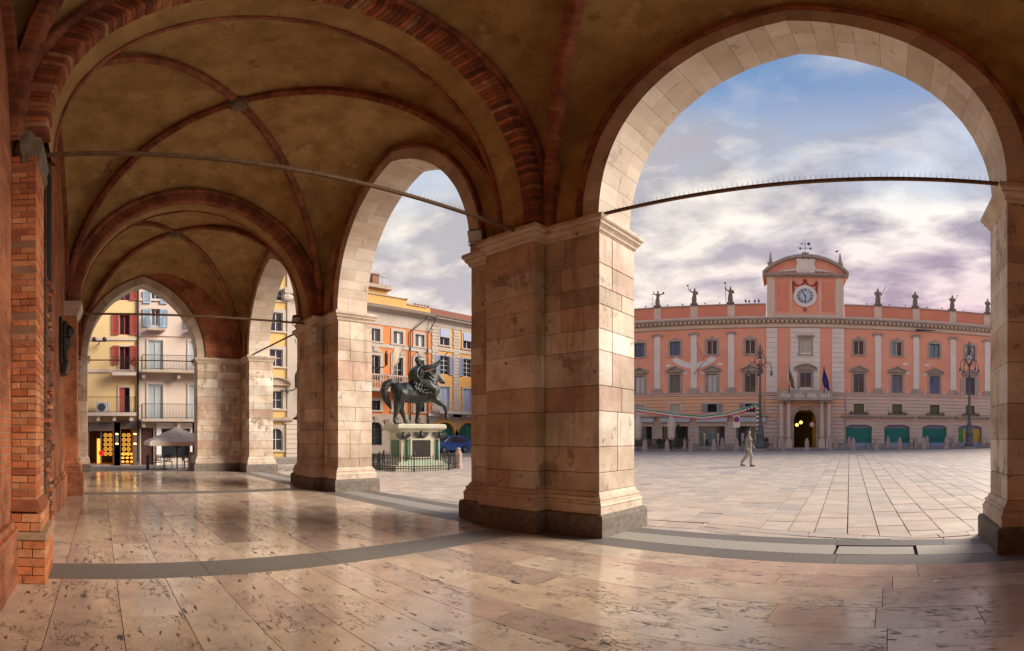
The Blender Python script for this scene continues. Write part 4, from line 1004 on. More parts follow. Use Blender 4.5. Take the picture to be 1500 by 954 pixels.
# raised panels between pilasters
panes_up = ['glass_blue', 'glass_blue', 'glass_blue', 'glass_blue', 'wood_brown', 'wood_brown']
rng = random.Random(4)
for i, s in enumerate(winL + winR):
    right = i >= len(winL); j = i - len(winL) if right else i
    if right: pn = [['wood_brown', 'wood_brown'], ['glass_teal', 'wood_brown'], ['glass_teal', 'glass_teal'], ['curtain', 'curtain'], ['glass_blue'] * 2, ['glass_blue'] * 2][j]
    else: pn = [[panes_up[j]] * 2][0]
    wo = window(PAL, s - ww, s + ww, up0, up1, 'frame_white' if 'wood_brown' in pn else 'frame_dark', mull=1, panes=pn, sur='pal_grey', sw=.19, sill='pal_grey')
    MB().hexa([(s - .28, -.09, up1 + .19), (s + .28, -.09, up1 + .19), (s + .28, .01, up1 + .19), (s - .28, .01, up1 + .19)], [(s - .14, -.09, up1 + .40), (s + .14, -.09, up1 + .40), (s + .14, .01, up1 + .40), (s - .14, .01, up1 + .40)]).build('crest', 'pal_grey', wo)
    pn = rng.choice([['glass_grey'] * 2, ['glass_blue'] * 2, ['glass_dark'] * 2, ['curtain'] * 2]) if i != 2 else ['curtain'] * 2
    wo = window(PAL, s - ww, s + ww, lo0, lo1, 'frame_violet', mull=1, panes=pn, sur='pal_grey', sw=.21, shut=('shutter_cream', .52, lo0, lo1 - .05) if i == len(winL) + 3 else None)
    pediment(wo, s - .92, s + .92, lo1 + .23, .52, 'pal_grey')
    # mezzanine
    if not right:
        op = j in (4, 5)
        window(PAL, s - ww, s + ww, mz0, mz1, 'frame_blue' if op else 'frame_white', mull=1 if not op else 0, pane='void' if op else 'shutter_cream', sur='pal_stone', sw=.14, rec=.1, shut=('shutter_grey', .5, mz0, mz1) if op else None)
    else: window(PAL, s - ww, s + ww, mz0, mz1, 'frame_dark', mull=0, pane='olive_blind', sur='pal_stone', sw=.14, rec=.1)
    lg = MB().box(s - 1.75, s + 1.75, -.48, .0, zAw - .10, zAw + .04).box(s - 1.65, s + 1.65, -.36, .0, zAw - .22, zAw - .101)
    lg.build('ledge', 'pal_grey', PAL, fix=False)
    if right:                                  # green roller shutters
        dn = MB().box(s - shopw, s + shopw, .26, .34, .62, sh1 - .42).build('roller_shutter' if j != 3 else 'shop_window', 'shutter_green' if j != 3 else 'glass_dark', PAL, fix=False)
        for k in range(9):
            z = .66 + k * (sh1 - 1.1) / 9
            if j != 3: MB().box(s - shopw + .02, s + shopw - .02, .247, .262, z, z + (sh1 - 1.1) / 9 - .02).build('slat', 'shutter_green', dn, fix=False)
        MB().box(s - shopw, s + shopw, .22, .40, .18, .60).build('shop_sill', 'shutter_blue', dn, fix=False)
        MB().box(s - shopw, s + shopw, .20, .40, sh1 - .42, sh1).build('lintel_box', 'frame_violet', dn, fix=False)
        if j == 3:
            for (q0, q1, mm) in ((-1.2, -.75, 'poster_green'), (-.7, .1, 'poster_yellow'), (.15, 1.2, 'poster_yellow')):
                C('poster_green', (.03, .30, .06), rough=.4); C('poster_yellow', (.55, .32, .02), rough=.4); MB().box(s + q0, s + q1, .235, .255, .62, sh1 - .45).build('poster', mm, dn, fix=False)
            MB().lathe([(.0, 0), (.34, 0), (.34, .02), (0, .02)], 16).build('round_poster', C('poster_teal', (.05, .5, .35), rough=.4), dn, (s - .15, .22, 1.9)).rotation_euler = (pi / 2, 0, 0)
        af = MB(); arch_fill(af, s - shopw, s + shopw, sh1, .30, -.04, .18); af.build('arch_head', 'pal_stone', PAL, fix=False)
        if j < 5:
            pl = MB(); pl.box(s - .9, s + .9, -.44, -.12, zAw + .045, zAw + .22); po = pl.build('planter', 'cement', PAL, fix=False)
            lf = MB()
            for k in range(60):
                x = s + rng.uniform(-.9, .9); h = rng.uniform(.05, .28); y = rng.uniform(-.42, -.14)
                lf.quad((x - .04, y, zAw + .2), (x + .04, y, zAw + .2), (x + rng.uniform(-.08, .08), y - .08, zAw + .2 + h))
            tag(lf.build('dry_plants', C('dry_leaf', (.10, .09, .03), rough=.8), po, fix=False), kind='stuff')
    else:
        dn = MB().box(s - shopw, s + shopw, .40, .46, .2, sh1).build('shop_interior', 'void', PAL, fix=False)
        window(PAL, s - shopw + .02, s + shopw - .02, .2, sh1 - .04, 'frame_blue' if j in (4, 5) else 'frame_dark', mull=1, pane='glass_dark', rec=.2, fw=.09, name='shop_front')
        MB().box(s - 1.5, s + 1.5, -.42, -.02, zAw - .62, zAw - .225).build('awning_box', C('awning_grey', (.50, .53, .55), rough=.6), PAL, fix=False)
        MB().box(s - 1.42, s + 1.42, -.10, .03, zAw - 1.02, zAw - .63).build('shop_sign', 'pal_peach', PAL, fix=False)
        if j in (4, 5):                        # mannequins in the shop windows
            for q in (-.75, -.2, .55):
                hh = rng.uniform(1.5, 1.75); mm = C(('dress_pale', 'dress_teal', 'dress_green')[int((q + 1) * 2) % 3], ((.5, .5, .48), (.08, .22, .22), (.05, .14, .08))[int((q + 1) * 2) % 3], rough=.7)
                MB().lathe([(.02, .25), (.14, .25), (.10, .7), (.17, .95), (.13, 1.2), (.19, 1.45), (.06, 1.52), (.09, 1.62), (.02, 1.74)], 8, (s + q, .30)).build('mannequin', mm, dn, smooth=True)
# centre: rusticated white strips round the pink panels
for (a, b) in ((1122.6, 1138.5), (1157.6, 1201), (1218.6, 1236.4)):
    s0, s1 = ps(a), ps(b); n = 13
    for k in range(n):
        za = zStr + .02 + (zCap + .55 - zStr - .02) * k / n; zb = zStr + .02 + (zCap + .55 - zStr - .02) * (k + 1) / n
        pieces('stone_course', 'pal_white', s0, s1, za + .018, zb - .018, [(h[0] - .02, h[1] + .02, h[2] - .02, h[3] + .02) for h in holes_c], -.17, -.098)
hc0 = holes_c[0]; hc1 = holes_c[1]
wo = window(PAL, hc0[0], hc0[1], hc0[2], hc0[3], 'frame_white', 'shutter_cream', sur='pal_grey', sw=.22, sill='pal_grey', rec=.06); wo.location.y = -.13
MB().box(hc0[0] - .35, hc0[1] + .35, -.32, -.05, hc0[3] + .26, hc0[3] + .42).build('window_hood', 'pal_grey', wo, fix=False)
wo = window(PAL, hc1[0], hc1[1], hc1[2], hc1[3], 'frame_violet', 'glass_dark', sur='pal_grey', sw=.24, rec=.06); wo.location.y = -.13
pediment(wo, hc1[0] - .55, hc1[1] + .55, hc1[3] + .26, .42, 'pal_grey', arc=True, proj=.3)
# portal
af = MB(); arch_fill(af, pt0, pt1, ptt, (pt1 - pt0) / 2 - .01, -.12, .5, 20); af.build('portal_spandrel', 'pal_stone', PAL, fix=False)
ar_ = MB(); arch_ring(ar_, pt0, pt1, ptt, (pt1 - pt0) / 2 - .01, .28, -.2, -.1, 18); ar_.box(pt0 - .28, pt0, -.2, -.1, .3, ptt - 1.05).box(pt1, pt1 + .28, -.2, -.1, .3, ptt - 1.05); ar_.build('portal_arch', 'pal_grey', PAL, fix=False)
pas = MB(); pas.box(pt0 - .02, pt0, .5, 9, 0, ptt).box(pt1, pt1 + .02, .5, 9, 0, ptt).box(pt0, pt1, 8.9, 9, 0, ptt).box(pt0, pt1, .5, 9, ptt - .02, ptt); pas.build('portal_passage', mat('passage', (.16, .11, .07), rough=.9), PAL, fix=False)
for (q, z) in ((.35, 2.35), (.75, 2.6)):
    MB().ball((pt0 + q, 2.2, z), .17).build('lit_lantern', mat('lantern_glow', (1, .7, .2), emit=((1, .62, .12), 1.1)), PAL, smooth=True)
MB().box(pt0 + .02, pt0 + .06, 2.6, 5.5, .4, 2.6).build('lit_side_window', mat('lit_yellow', (.8, .5, .1), emit=((1, .6, .12), .5)), PAL, fix=False)
def disc(name, m, par, loc, r, th=.03, n=20, inner=0):
    o = MB().lathe([(inner, 0), (r, 0), (r, th), (inner, th)], n).build(name, m, par, loc); o.rotation_euler = (pi / 2, 0, 0); return o
sg = disc('round_sign', 'sign_red', PAL, (pt1 - .35, .6, 2.35), .30); disc('sign_face', 'white_paint', sg, (0, 0, .032), .22).rotation_euler = (0, 0, 0)
# columns, balcony
zb0, zb1 = pz(586, 1180), pz(573.5, 1180); zcol1 = pz(589.5, 1180)
for px in (1144.5, 1155.2, 1202.8, 1213):
    s = ps(px); co = MB().lathe([(.21, .95), (.215, 1.3), (.20, 2.2), (.175, zcol1 - .25), (.175, zcol1 - .2)], 14, (s, -.75)).build('column', 'pal_stone', PAL, smooth=True)
    MB().box(s - .30, s + .30, -1.05, -.45, 0, .80).box(s - .34, s + .34, -1.09, -.42, .0, .12).lathe([(.27, .80), (.29, .86), (.25, .95), (.21, .97)], 14, (s, -.75)).build('column_base', 'pal_stone', co)
    MB().box(s - .26, s + .26, -1.01, -.49, zcol1 - .09, zcol1).lathe([(.175, zcol1 - .22), (.25, zcol1 - .1)], 14, (s, -.75)).build('column_capital', 'pal_grey', co)
bx0, bx1 = ps(1139.5), ps(1218.5)
for (a, b) in ((1141, 1158.5), (1199.5, 1216.5)): MB().box(ps(a), ps(b), -1.1, -.1, zcol1 + .002, zb0 - .12).build('entablature', 'pal_grey', PAL, fix=False)
bal = MB().box(bx0, bx1, -1.35, -.1, zb0 - .118, zb0 + .06).build('balcony', 'pal_grey', PAL, fix=False)
MB().box(bx0 + .02, bx1 - .02, -1.30, -1.08, zb1 - .10, zb1 + .02).box(bx0 + .02, bx1 - .02, -1.30, -1.08, zb0 + .061, zb0 + .13).build('balustrade_rail', 'pal_grey', bal, fix=False)
x = bx0 + .12; k = 0
while x < bx1:
    if k % 8 == 0: MB().box(x - .14, x + .14, -1.31, -1.07, zb0 + .131, zb1 - .101).build('balustrade_post', 'pal_grey', bal, fix=False)
    else:
        m_ = MB(); baluster(m_, x, -1.19, zb0 + .131, zb1 - zb0 - .232, .075); m_.build('baluster', 'pal_white', bal, smooth=True)
    x += (bx1 - bx0 - .24) / 32; k += 1
# tower
tz0, tz1 = zCor + .23, pz(406.5, 1180); tw0, tw1 = ps(1124), ps(1235.5)
MB().box(tw0, tw1, .05, 4.2, tz0, tz1).build('tower_wall', 'pal_pink', PAL, fix=False)
MB().box(tw0 - .02, tw1 + .02, -.1, .5, tz0 - .001, tz0 + .42).build('tower_base', 'pal_cream', PAL, fix=False)
for (a, b) in ((1124, 1134.5), (1224.5, 1235.4)): MB().box(ps(a) - .03, ps(b) + .03, -.06, .3, tz0 + .421, tz1).build('tower_pier', 'pal_cream', PAL, fix=False)
for (a, b) in ((1158, 1160), (1200, 1202)): MB().box(ps(a), ps(b), -.02, .1, tz0 + .421, tz1 - .003).build('tower_strip', 'pal_cream', PAL, fix=False)
for (a, b) in ((1138, 1155), (1205, 1221)):
    s0, s1 = ps(a), ps(b); MB().box(s0, s1, .0, .06, tz0 + .8, tz1 - .5).box(s0 + .2, s1 - .2, -.03, .001, tz0 + 1.0, tz1 - .7).build('sunk_panel', 'pal_pink_deep', PAL, fix=False)
cornice(PAL, tw0 - .45, tw1 + .45, tz1, [(.10, 0), (.14, .08), (.50, .10), (.58, .2), (.62, .30), (.1, .32)], 'pal_grey', 'tower_cornice', y0=.3)
hw = (tw1 - tw0) / 2 + .45; rise = pz(377.5, 1180) - tz1 - .32; R_ = (hw * hw + rise * rise) / (2 * rise)
ped = MB(); fm = lambda a: tz1 + .322 + sqrt(max(0, R_ * R_ - a * a)) - (R_ - rise)
n = 24
for k in range(n):
    a = -hw + .3 + 2 * (hw - .3) * k / n; b = -hw + .3 + 2 * (hw - .3) * (k + 1) / n; c = (tw0 + tw1) / 2
    ped.hexa([(c + a, .02, tz1 + .322), (c + b, .02, tz1 + .322), (c + b, 4.0, tz1 + .322), (c + a, 4.0, tz1 + .322)], [(c + a, .02, fm(a)), (c + b, .02, fm(b)), (c + b, 4.0, fm(b)), (c + a, 4.0, fm(a))])
ped.build('tower_pediment', 'pal_pink', PAL, fix=False)
pc = MB()
for k in range(n):
    a = -hw + 2 * hw * k / n; b = -hw + 2 * hw * (k + 1) / n
    pc.hexa([(c + a, -.55, fm(a) - .10), (c + b, -.55, fm(b) - .10), (c + b, 4.1, fm(b) - .10), (c + a, 4.1, fm(a) - .10)], [(c + a, -.6, fm(a) + .18), (c + b, -.6, fm(b) + .18), (c + b, 4.1, fm(b) + .18), (c + a, 4.1, fm(a) + .18)])
pc.build('pediment_cornice', 'pal_grey', PAL, fix=False)
# stone cartouche with volutes in the pediment
ca_ = MB(); cz = tz1 + .4; sh_ = [(-.85, 0), (.85, 0), (.95, .5), (.78, 1.0), (.95, 1.45), (.6, 1.55), (.25, 1.45), (0, 1.55), (-.25, 1.45), (-.6, 1.55), (-.95, 1.45), (-.78, 1.0), (-.95, .5)]
ca_.prism(sh_, lambda p: (c + p[0], -.3, cz + p[1]), lambda p: (c + p[0], .03, cz + p[1])); ca_.prism([(x * .62, .28 + z * .62) for x, z in sh_], lambda p: (c + p[0], -.36, cz + p[1]), lambda p: (c + p[0], -.29, cz + p[1]))
for sg_ in (-1, 1):
    for k in range(7): ca_.ball((c + sg_ * (1.05 + k * .22), -.12, cz + .32 - k * .028 + .05 * (k % 2)), (.17, .13, .17 - k * .012), 7, 4)
ca_.build('stone_cartouche', 'pal_white', PAL)
for sg_ in (-1, 1):                            # obelisks and ball finials on the tower corners
    ox = c + sg_ * (hw - .75); oz = fm(hw - .75) + .05
    ob = MB(); ob.box(ox - .22, ox + .22, .1, .54, oz, oz + .5).box(ox - .3, ox + .3, .02, .62, oz + .5, oz + .58).hexa([(ox - .19, .13, oz + .58), (ox + .19, .13, oz + .58), (ox + .19, .51, oz + .58), (ox - .19, .51, oz + .58)], [(ox - .04, .28, oz + 1.75), (ox + .04, .28, oz + 1.75), (ox + .04, .36, oz + 1.75), (ox - .04, .36, oz + 1.75)]); ob.build('obelisk', 'pal_grey', PAL)
vz = fm(0) + .1
vb = MB().hexa([(c - .28, .1, vz), (c + .28, .1, vz), (c + .28, .6, vz), (c - .28, .6, vz)], [(c - .2, .15, vz + .4), (c + .2, .15, vz + .4), (c + .2, .55, vz + .4), (c - .2, .55, vz + .4)]).box(c - .34, c + .34, .04, .66, vz + .4, vz + .5).build('vane_base', 'pal_grey', PAL)
vane = MB().tube([(c, .35, vz + .5), (c, .35, vz + 1.9)], .035, 6).tube([(c - .45, .35, vz + 1.02), (c + .45, .35, vz + 1.02)], .02, 5).tube([(c, -.05, vz + 1.02), (c, .75, vz + 1.02)], .02, 5).tube([(c - .42, .35, vz + 1.55), (c + .4, .35, vz + 1.55)], .02, 5)
vane.prism([(.2, -.13), (.5, -.16), (.42, 0), (.5, .16), (.2, .13)], lambda p: (c + p[0], .34, vz + 1.55 + p[1]), lambda p: (c + p[0], .36, vz + 1.55 + p[1])).prism([(-.5, 0), (-.3, -.09), (-.3, .09)], lambda p: (c + p[0], .34, vz + 1.55 + p[1]), lambda p: (c + p[0], .36, vz + 1.55 + p[1]))
for q in (-.5, .5): vane.prism([(q - .08, .9), (q + .08, .9), (q + .08, 1.16), (q - .08, 1.16)], lambda p: (c + p[0], .34, vz + p[1]), lambda p: (c + p[0], .36, vz + p[1]))
vane.build('weather_vane', 'dark_iron', vb)
# clock
ck = pz(434, 1180); ccx = ps(1179.3)
ring = disc('clock_ring', 'pal_white', PAL, (ccx, -.02, ck), 1.12, .09, 32, .78)
face = disc('clock_face', C('clock_face', (.40, .47, .52), rough=.4), ring, (0, 0, .075), .80, .03, 32); face.rotation_euler = (0, 0, 0)
disc('centre_dial', C('clock_centre', (.55, .60, .62), rough=.4), face, (0, 0, .028), .46, .008, 24).rotation_euler = (0, 0, 0)
for h in range(12):
    an = 2 * pi * h / 12; num = MB(); wd = {0: 3, 1: 1, 2: 2, 3: 3, 4: 4, 5: 2, 6: 3, 7: 4, 8: 4, 9: 3, 10: 2, 11: 3}[h]
    for k in range(wd):
        o_ = (k - (wd - 1) / 2) * .055; num.box(o_ - .017, o_ + .017, .53, .73, 0, .012)
    num.build('numeral', 'void', face, (0, 0, .031)).rotation_euler = (0, 0, -an)
for (an, ln, wd) in ((-radians(33), .60, .05), (radians(177), .62, .038)):
    MB().hexa([(-wd, -.12, 0), (wd, -.12, 0), (wd * .6, ln, 0), (-wd * .6, ln, 0)], [(-wd, -.12, .012), (wd, -.12, .012), (wd * .6, ln, .012), (-wd * .6, ln, .012)]).build('clock_hand', 'void', face, (0, 0, .05)).rotation_euler = (0, 0, -an)
disc('round_opening', C('amber_disc', (.30, .09, .03), rough=.3), PAL, (ps(1179), -.0, pz(454, 1180)), .19, .05, 16)
sw = MB(); gar = C('swag_red', (.33, .06, .04), rough=.8)
s0, s1, sm = ps(1162.3), ps(1196), ps(1179.2); zt = pz(414.5, 1180)
for (a, b, za, zb) in ((s0, sm, zt, zt + .15), (sm, s1, zt + .15, zt)):
    sw.tube([(a + (b - a) * k / 8, .0, za + (zb - za) * k / 8 - .38 * (1 - (2 * k / 8 - 1) ** 2)) for k in range(9)], .085, 6)
for s in (s0, s1): sw.tube([(s, 0, zt + .05), (s, 0, zt - .5), (s, 0, zt - 1.15)], [.09, .10, .06], 6).ball((s, -.02, zt + .03), .15)
sw.ball((sm, -.02, zt + .2), (.2, .1, .2)); sw.build('swag', gar, PAL, smooth=True)
# painted sundial band on the left wing
sx = ps(1016.5); sz = pz(524, 1016); mb = MB(); Rs = 2.05; n = 20; zc0 = pz(509.5, 1016)
for k in range(n):
    a0 = radians(218) + radians(104) * k / n; a1 = radians(218) + radians(104) * (k + 1) / n
    P = lambda a_, r: (sx + r * cos(a_) * 1.22, zc0 + .25 + r * sin(a_))
    i0, i1, o0, o1 = P(a0, Rs - .26), P(a1, Rs - .26), P(a0, Rs + .26), P(a1, Rs + .26)
    mb.hexa([(i0[0], -.035, i0[1]), (i1[0], -.035, i1[1]), (o1[0], -.035, o1[1]), (o0[0], -.035, o0[1])], [(i0[0], -.002, i0[1]), (i1[0], -.002, i1[1]), (o1[0], -.002, o1[1]), (o0[0], -.002, o0[1])])
sdo = mb.build('sundial_band', 'white_paint', PAL)
MB().tube([(ps(1016.5) + .25, -.13, pz(502, 1017)), (ps(1034), -.9, pz(531, 1033))], .018, 5).tube([(ps(1034), -.9, pz(531, 1033)), (ps(1017), -.16, pz(548.5, 1017))], .03, 5).tube([(ps(1034), -.9, pz(531, 1033)), (ps(1048), -.04, pz(535, 1048))], .012, 5).build('gnomon', 'iron', sdo)
for (px, py) in ((979, 536), (1003.5, 546.5), (1030, 546), (1055, 533.5), (1326, 533.5), (1328.5, 547), (1358, 535), (1356, 548.5)):
    s, z = pp(px, py); MB().box(s - .22, s + .22, -.03, -.002, z - .12, z + .12).build('inscribed_plaque', 'white_paint', PAL, fix=False)
# thin dark gutter shelf on the right wing, downpipe and cable
s, z = pp(1355, 485); MB().hexa([(s - 1.0, -.5, z - .05), (s + 1.1, -.12, z + .06), (s + 1.1, -.0, z + .06), (s - 1.0, -.0, z - .05)], [(s - 1.0, -.5, z + .02), (s + 1.1, -.12, z + .10), (s + 1.1, -.0, z + .10), (s - 1.0, -.0, z + .02)]).build('loose_flashing', 'dark_iron', PAL)
for (a, z0) in ((T1 + .12, .3), (T0 - .2, zmid)): MB().tube([(a, -.16, z0), (a, -.16, zStr - .4)], .04, 6).build('downpipe', 'pal_grey', PAL)
for s in winL + winR:
    for q in (-.95, .95):
        MB().lathe([(.05, zStr + .0), (.05, zStr + .3), (.02, zStr + .32)], 6, (s + q, -.14)).build('small_lamp', 'white_paint', PAL)
# ------------------------------------------------------------------ buildings on the left side of the square (facades on the plane x = -38, s = y)
def row_frame(name, label, X, z0):
    return thing(name, label, 'building', (-X, 0, z0), pi / 2)
def gable_roof(par, s0, s1, z0, depth, m='roof_tile', ov=.5, h=2.2):
    """tiled roof: separate rows of tiles as ribs on the front slope"""
    o = MB().prism([(-ov, z0), (depth + ov, z0), (depth / 2, z0 + h)], lambda p: (s0 - .1, p[0], p[1]), lambda p: (s1 + .1, p[0], p[1])).build('roof', m, par)
    mb = MB(); n = int((s1 - s0) / .28); sl = h / (depth / 2 + ov)
    for k in range(n):
        x = s0 + (k + .5) * (s1 - s0) / n
        mb.tube([(x, -ov - .04, z0 + .02), (x, depth / 2, z0 + h + .02)], .07, 5)
    tag(mb.build('tile_row', m, o), kind='stuff'); return o
C('roof_tile', (.40, .15, .08), c2=(.28, .10, .06), scale=2.5, rough=.85); C('or_wall', (.72, .245, .07), c2=(.66, .215, .06), scale=.4, rough=.85)
C('ye_wall', (.70, .37, .10), c2=(.64, .34, .09), scale=.4, rough=.85); C('ye2_wall', (.64, .44, .16), c2=(.58, .40, .15), scale=.5, rough=.85)
C('row_grey', (.50, .44, .36), c2=(.42, .37, .31), scale=.9, rough=.8); C('row_stone', (.50, .41, .32), c2=(.40, .32, .25), scale=1.2, rough=.85, bump=.2); C('attic_yellow', (.64, .40, .13), c2=(.58, .36, .12), scale=.6, rough=.85)
C('cream_wall', (.62, .52, .44), c2=(.56, .47, .39), scale=.4, rough=.85); C('se_yellow', (.70, .53, .26), c2=(.64, .48, .23), scale=.35, rough=.85); C('chimney_brick', (.36, .17, .10), c2=(.26, .12, .08), scale=5, rough=.9)
RX = 38.0
def rp(px, py, z0): y, z = on_x(px, py, RX); return y, z - z0
RG = 0.0
# orange palazzo
ORG = row_frame('orange_palazzo', 'orange palazzo with pale window surrounds and a stone balcony behind the equestrian monument', RX, RG)
def q(px, py): return rp(px, py, RG)
o0, o1 = q(437.5, 600)[0], q(631.5, 600)[0]
zc1 = q(585, 455)[1]; zfr = q(585, 480)[1]; zst0, zst1 = q(585, 512)[1], q(585, 506.5)[1]; zgr = q(565, 607)[1]
wx = [q(px, 600)[0] for px in (455, 480, 508, 549.3, 583.7, 614.7)]
# even spacing of six axes
wx = [wx[5] - k * (wx[5] - wx[3]) / 2 for k in range(6)]
hw_ = .52; uA, uB = q(583, 504)[1], q(583, 486)[1]; mA, mB = q(583, 560)[1], q(583, 524)[1]; lA, lB = q(549, 601)[1], q(549, 587)[1]; gA, gB = .9, q(549.5, 618)[1]
H = []
for s in wx: H += [(s - hw_, s + hw_, uA, uB), (s - hw_, s + hw_, mA, mB), (s - hw_, s + hw_, lA, lB), (s - hw_ - .2, s + hw_ + .2, gA, gB)]
wall_holes(MB(), o0, o1, zgr, zst0, H, 0, .5).build('middle_wall', 'or_wall', ORG, fix=False)
wall_holes(MB(), o0, o1, zst1, zfr, H, 0, .5).build('top_wall', 'or_wall', ORG, fix=False)
wall_holes(MB(), o0, o1, -.5, zgr, H, -.05, .5).build('ground_wall', 'row_stone', ORG, fix=False)
MB().box(o0, o1, -.06, .5, zst0, zst1).build('string_course', 'row_grey', ORG, fix=False)
MB().box(o0, o1, -.05, .5, zfr, zc1 - .5).build('frieze', 'row_grey', ORG, fix=False)
cornice(ORG, o0 - .1, o1, zc1 - .5, [(.06, 0), (.1, .08), (.3, .12), (.35, .25), (.65, .30), (.75, .42), (.75, .5)], 'row_grey', y0=.2)
MB().box(o0, o1, .5, 13, -.5, zc1).build('block_behind', 'or_wall', ORG, fix=False)
MB().box(o0 - .1, o1 + .05, -.78, -.70, zc1 - .02, zc1 + .05).build('gutter', 'dark_iron', ORG, fix=False)
for i, s in enumerate(wx):
    window(ORG, s - hw_, s + hw_, uA, uB, 'frame_white', 'glass_dark', sur='row_grey', sw=.26, sill='row_grey', panes=[rng.choice(['glass_dark', 'curtain', 'glass_grey']) for _ in range(2)])
    wo = window(ORG, s - hw_, s + hw_, mA, mB, 'frame_white', sur='row_grey', sw=.28, panes=['wood_brown', 'glass_dark'], bars=1)
    cr = MB(); cr.hexa([(s - .82, -.1, mB + .28), (s + .82, -.1, mB + .28), (s + .82, 0, mB + .28), (s - .82, 0, mB + .28)], [(s - .42, -.14, mB + .62), (s + .42, -.14, mB + .62), (s + .42, 0, mB + .62), (s - .42, 0, mB + .62)]).hexa([(s - .2, -.16, mB + .34), (s + .2, -.16, mB + .34), (s + .2, 0, mB + .34), (s - .2, 0, mB + .34)], [(s - .3, -.2, mB + .78), (s + .3, -.2, mB + .78), (s + .3, 0, mB + .78), (s - .3, 0, mB + .78)]); cr.build('carved_crest', 'row_grey', wo)
    window(ORG, s - hw_, s + hw_, lA, lB, 'dark_iron', 'glass_dark', sur='row_grey', sw=.26, sill='row_grey', mull=2, bars=2)
    wo = window(ORG, s - hw_ - .2, s + hw_ + .2, gA, gB, 'frame_dark', 'glass_dark', mull=1, bars=2)
    af = MB(); arch_fill(af, s - hw_ - .2, s + hw_ + .2, gB, hw_ + .15, -.06, .1); arch_ring(af, s - hw_ - .2, s + hw_ + .2, gB, hw_ + .15, .3, -.14, -.052); af.build('arch_surround', 'row_stone', wo)
    for dx in (0, -1.15, 1.15): zk_ = gB + (.12 if dx == 0 else -.1); MB().hexa([(s + dx - .1, -.16, zk_ - .2), (s + dx + .1, -.16, zk_ - .2), (s + dx + .1, 0, zk_ - .2), (s + dx - .1, 0, zk_ - .2)], [(s + dx - .19, -.26, zk_ + .34), (s + dx + .19, -.26, zk_ + .34), (s + dx + .19, 0, zk_ + .34), (s + dx - .19, 0, zk_ + .34)]).build('carved_keystone', 'row_stone', wo)
# balcony
b0, b1 = wx[4] - 1.3, wx[1] + 1.6; zb = q(560, 571)[1]; zt_ = q(560, 551)[1]
b0, b1 = min(b0, b1) - .0, max(b0, b1)
bo = MB().box(b0, b1, -1.2, -.06, zb - .25, zb).build('balcony', 'row_stone', ORG, fix=False)
MB().box(b0, b1, -1.18, -1.0, zt_ - .12, zt_).build('balustrade_rail', 'row_stone', bo, fix=False)
n = int((b1 - b0) / .26)
for k in range(n + 1):
    m_ = MB(); x = b0 + .1 + (b1 - b0 - .2) * k / n
    if k % 9 == 0: m_.box(x - .1, x + .1, -1.17, -1.01, zb, zt_ - .12)
    else: baluster(m_, x, -1.09, zb, zt_ - zb - .12, .085)
    m_.build('baluster', 'row_stone', bo)
# attic parapet, roof pavilion with arches, chimneys
za = q(585, 437)[1]
MB().box(o0, q(597, 600)[0], .1, .5, zc1 + .05, za).box(q(597, 600)[0] - .3, q(597, 600)[0], .0, .6, za - .02, za + .1).build('attic_parapet', 'attic_yellow', ORG, fix=False)
MB().box(q(597, 600)[0], o1, .12, .5, zc1 + .05, za - .45).build('attic_parapet', 'attic_yellow', ORG, fix=False)
MB().box(o0, q(597, 600)[0] + .05, .0, .62, za + .001, za + .09).box(q(597, 600)[0] + .06, o1 - .4, .02, .62, za - .449, za - .36).build('coping', 'row_stone', ORG, fix=False)
pv1 = q(586, 600)[0]; pv0 = pv1 - 9; zp = q(578, 416)[1]
Hp = [(pv1 - .6 - 1.9 * k - 1.1, pv1 - .6 - 1.9 * k, za + .3, zp - .5) for k in range(4)]
pvm = MB(); wall_holes(pvm, pv0, pv1, zc1, zp, Hp, 2.2, 2.6)
for h in Hp: arch_fill(pvm, h[0], h[1], h[3], .5, 2.2, 2.6)
pvm.box(pv1 - .3, pv1, 2.6, 7.5, zc1, zp); pv = pvm.build('roof_pavilion', 'attic_yellow', ORG, fix=False)
MB().box(pv0, pv1, 4.5, 4.6, zc1, zp).build('pavilion_back', 'row_grey', pv, fix=False)
MB().box(pv0 - .3, pv1 + .35, 1.8, 7.8, zp, zp + .35).build('pavilion_cornice', 'row_stone', pv, fix=False)
for k, dx in enumerate((-1.0, -3.2, -5.2)): MB().box(pv1 + dx - .35, pv1 + dx + .35, 2.6, 3.3, zp + .352, zp + 1.55 - .1 * k).box(pv1 + dx - .42, pv1 + dx + .42, 2.53, 3.37, zp + 1.56 - .1 * k, zp + 1.7 - .1 * k).build('chimney', 'chimney_brick', pv, fix=False)
railing(pv, pv0, pv1 + .2, 2.0, zp + .35, .9, step=.4)
MB().box(pv1 + .6, pv1 + 2.0, 3.2, 4.0, zc1, za + .9).build('chimney', 'chimney_brick', ORG, fix=False)
for px_ in (600.2,):
    s = q(px_, 600)[0]; MB().tube([(s + 1.6, -.5, zc1 - .05), (s + 1.6, -.45, zc1 - .5), (s, -.12, zfr - .3), (s, -.12, .2)], .06, 6).build('downpipe', 'dark_iron', ORG)
# flag pole with banner, wall lantern brackets
s = q(563, 600)[0]; fp = MB().tube([(s - .3, -1.1, zb + .2), (s + .5, -2.4, q(572, 512)[1])], .04, 6).build('flag_pole', 'row_grey', ORG)
MB().prism([(0, 0), (.9, .5), (1.0, 1.6), (.35, 1.9), (.1, 1.2)], lambda p: (s - .25 + p[0] * .75, -1.7, zt_ + .6 + p[1]), lambda p: (s - .25 + p[0] * .75, -1.62, zt_ + .6 + p[1])).build('furled_flag', C('flag_cloth', (.62, .50, .38), rough=.9), fp)

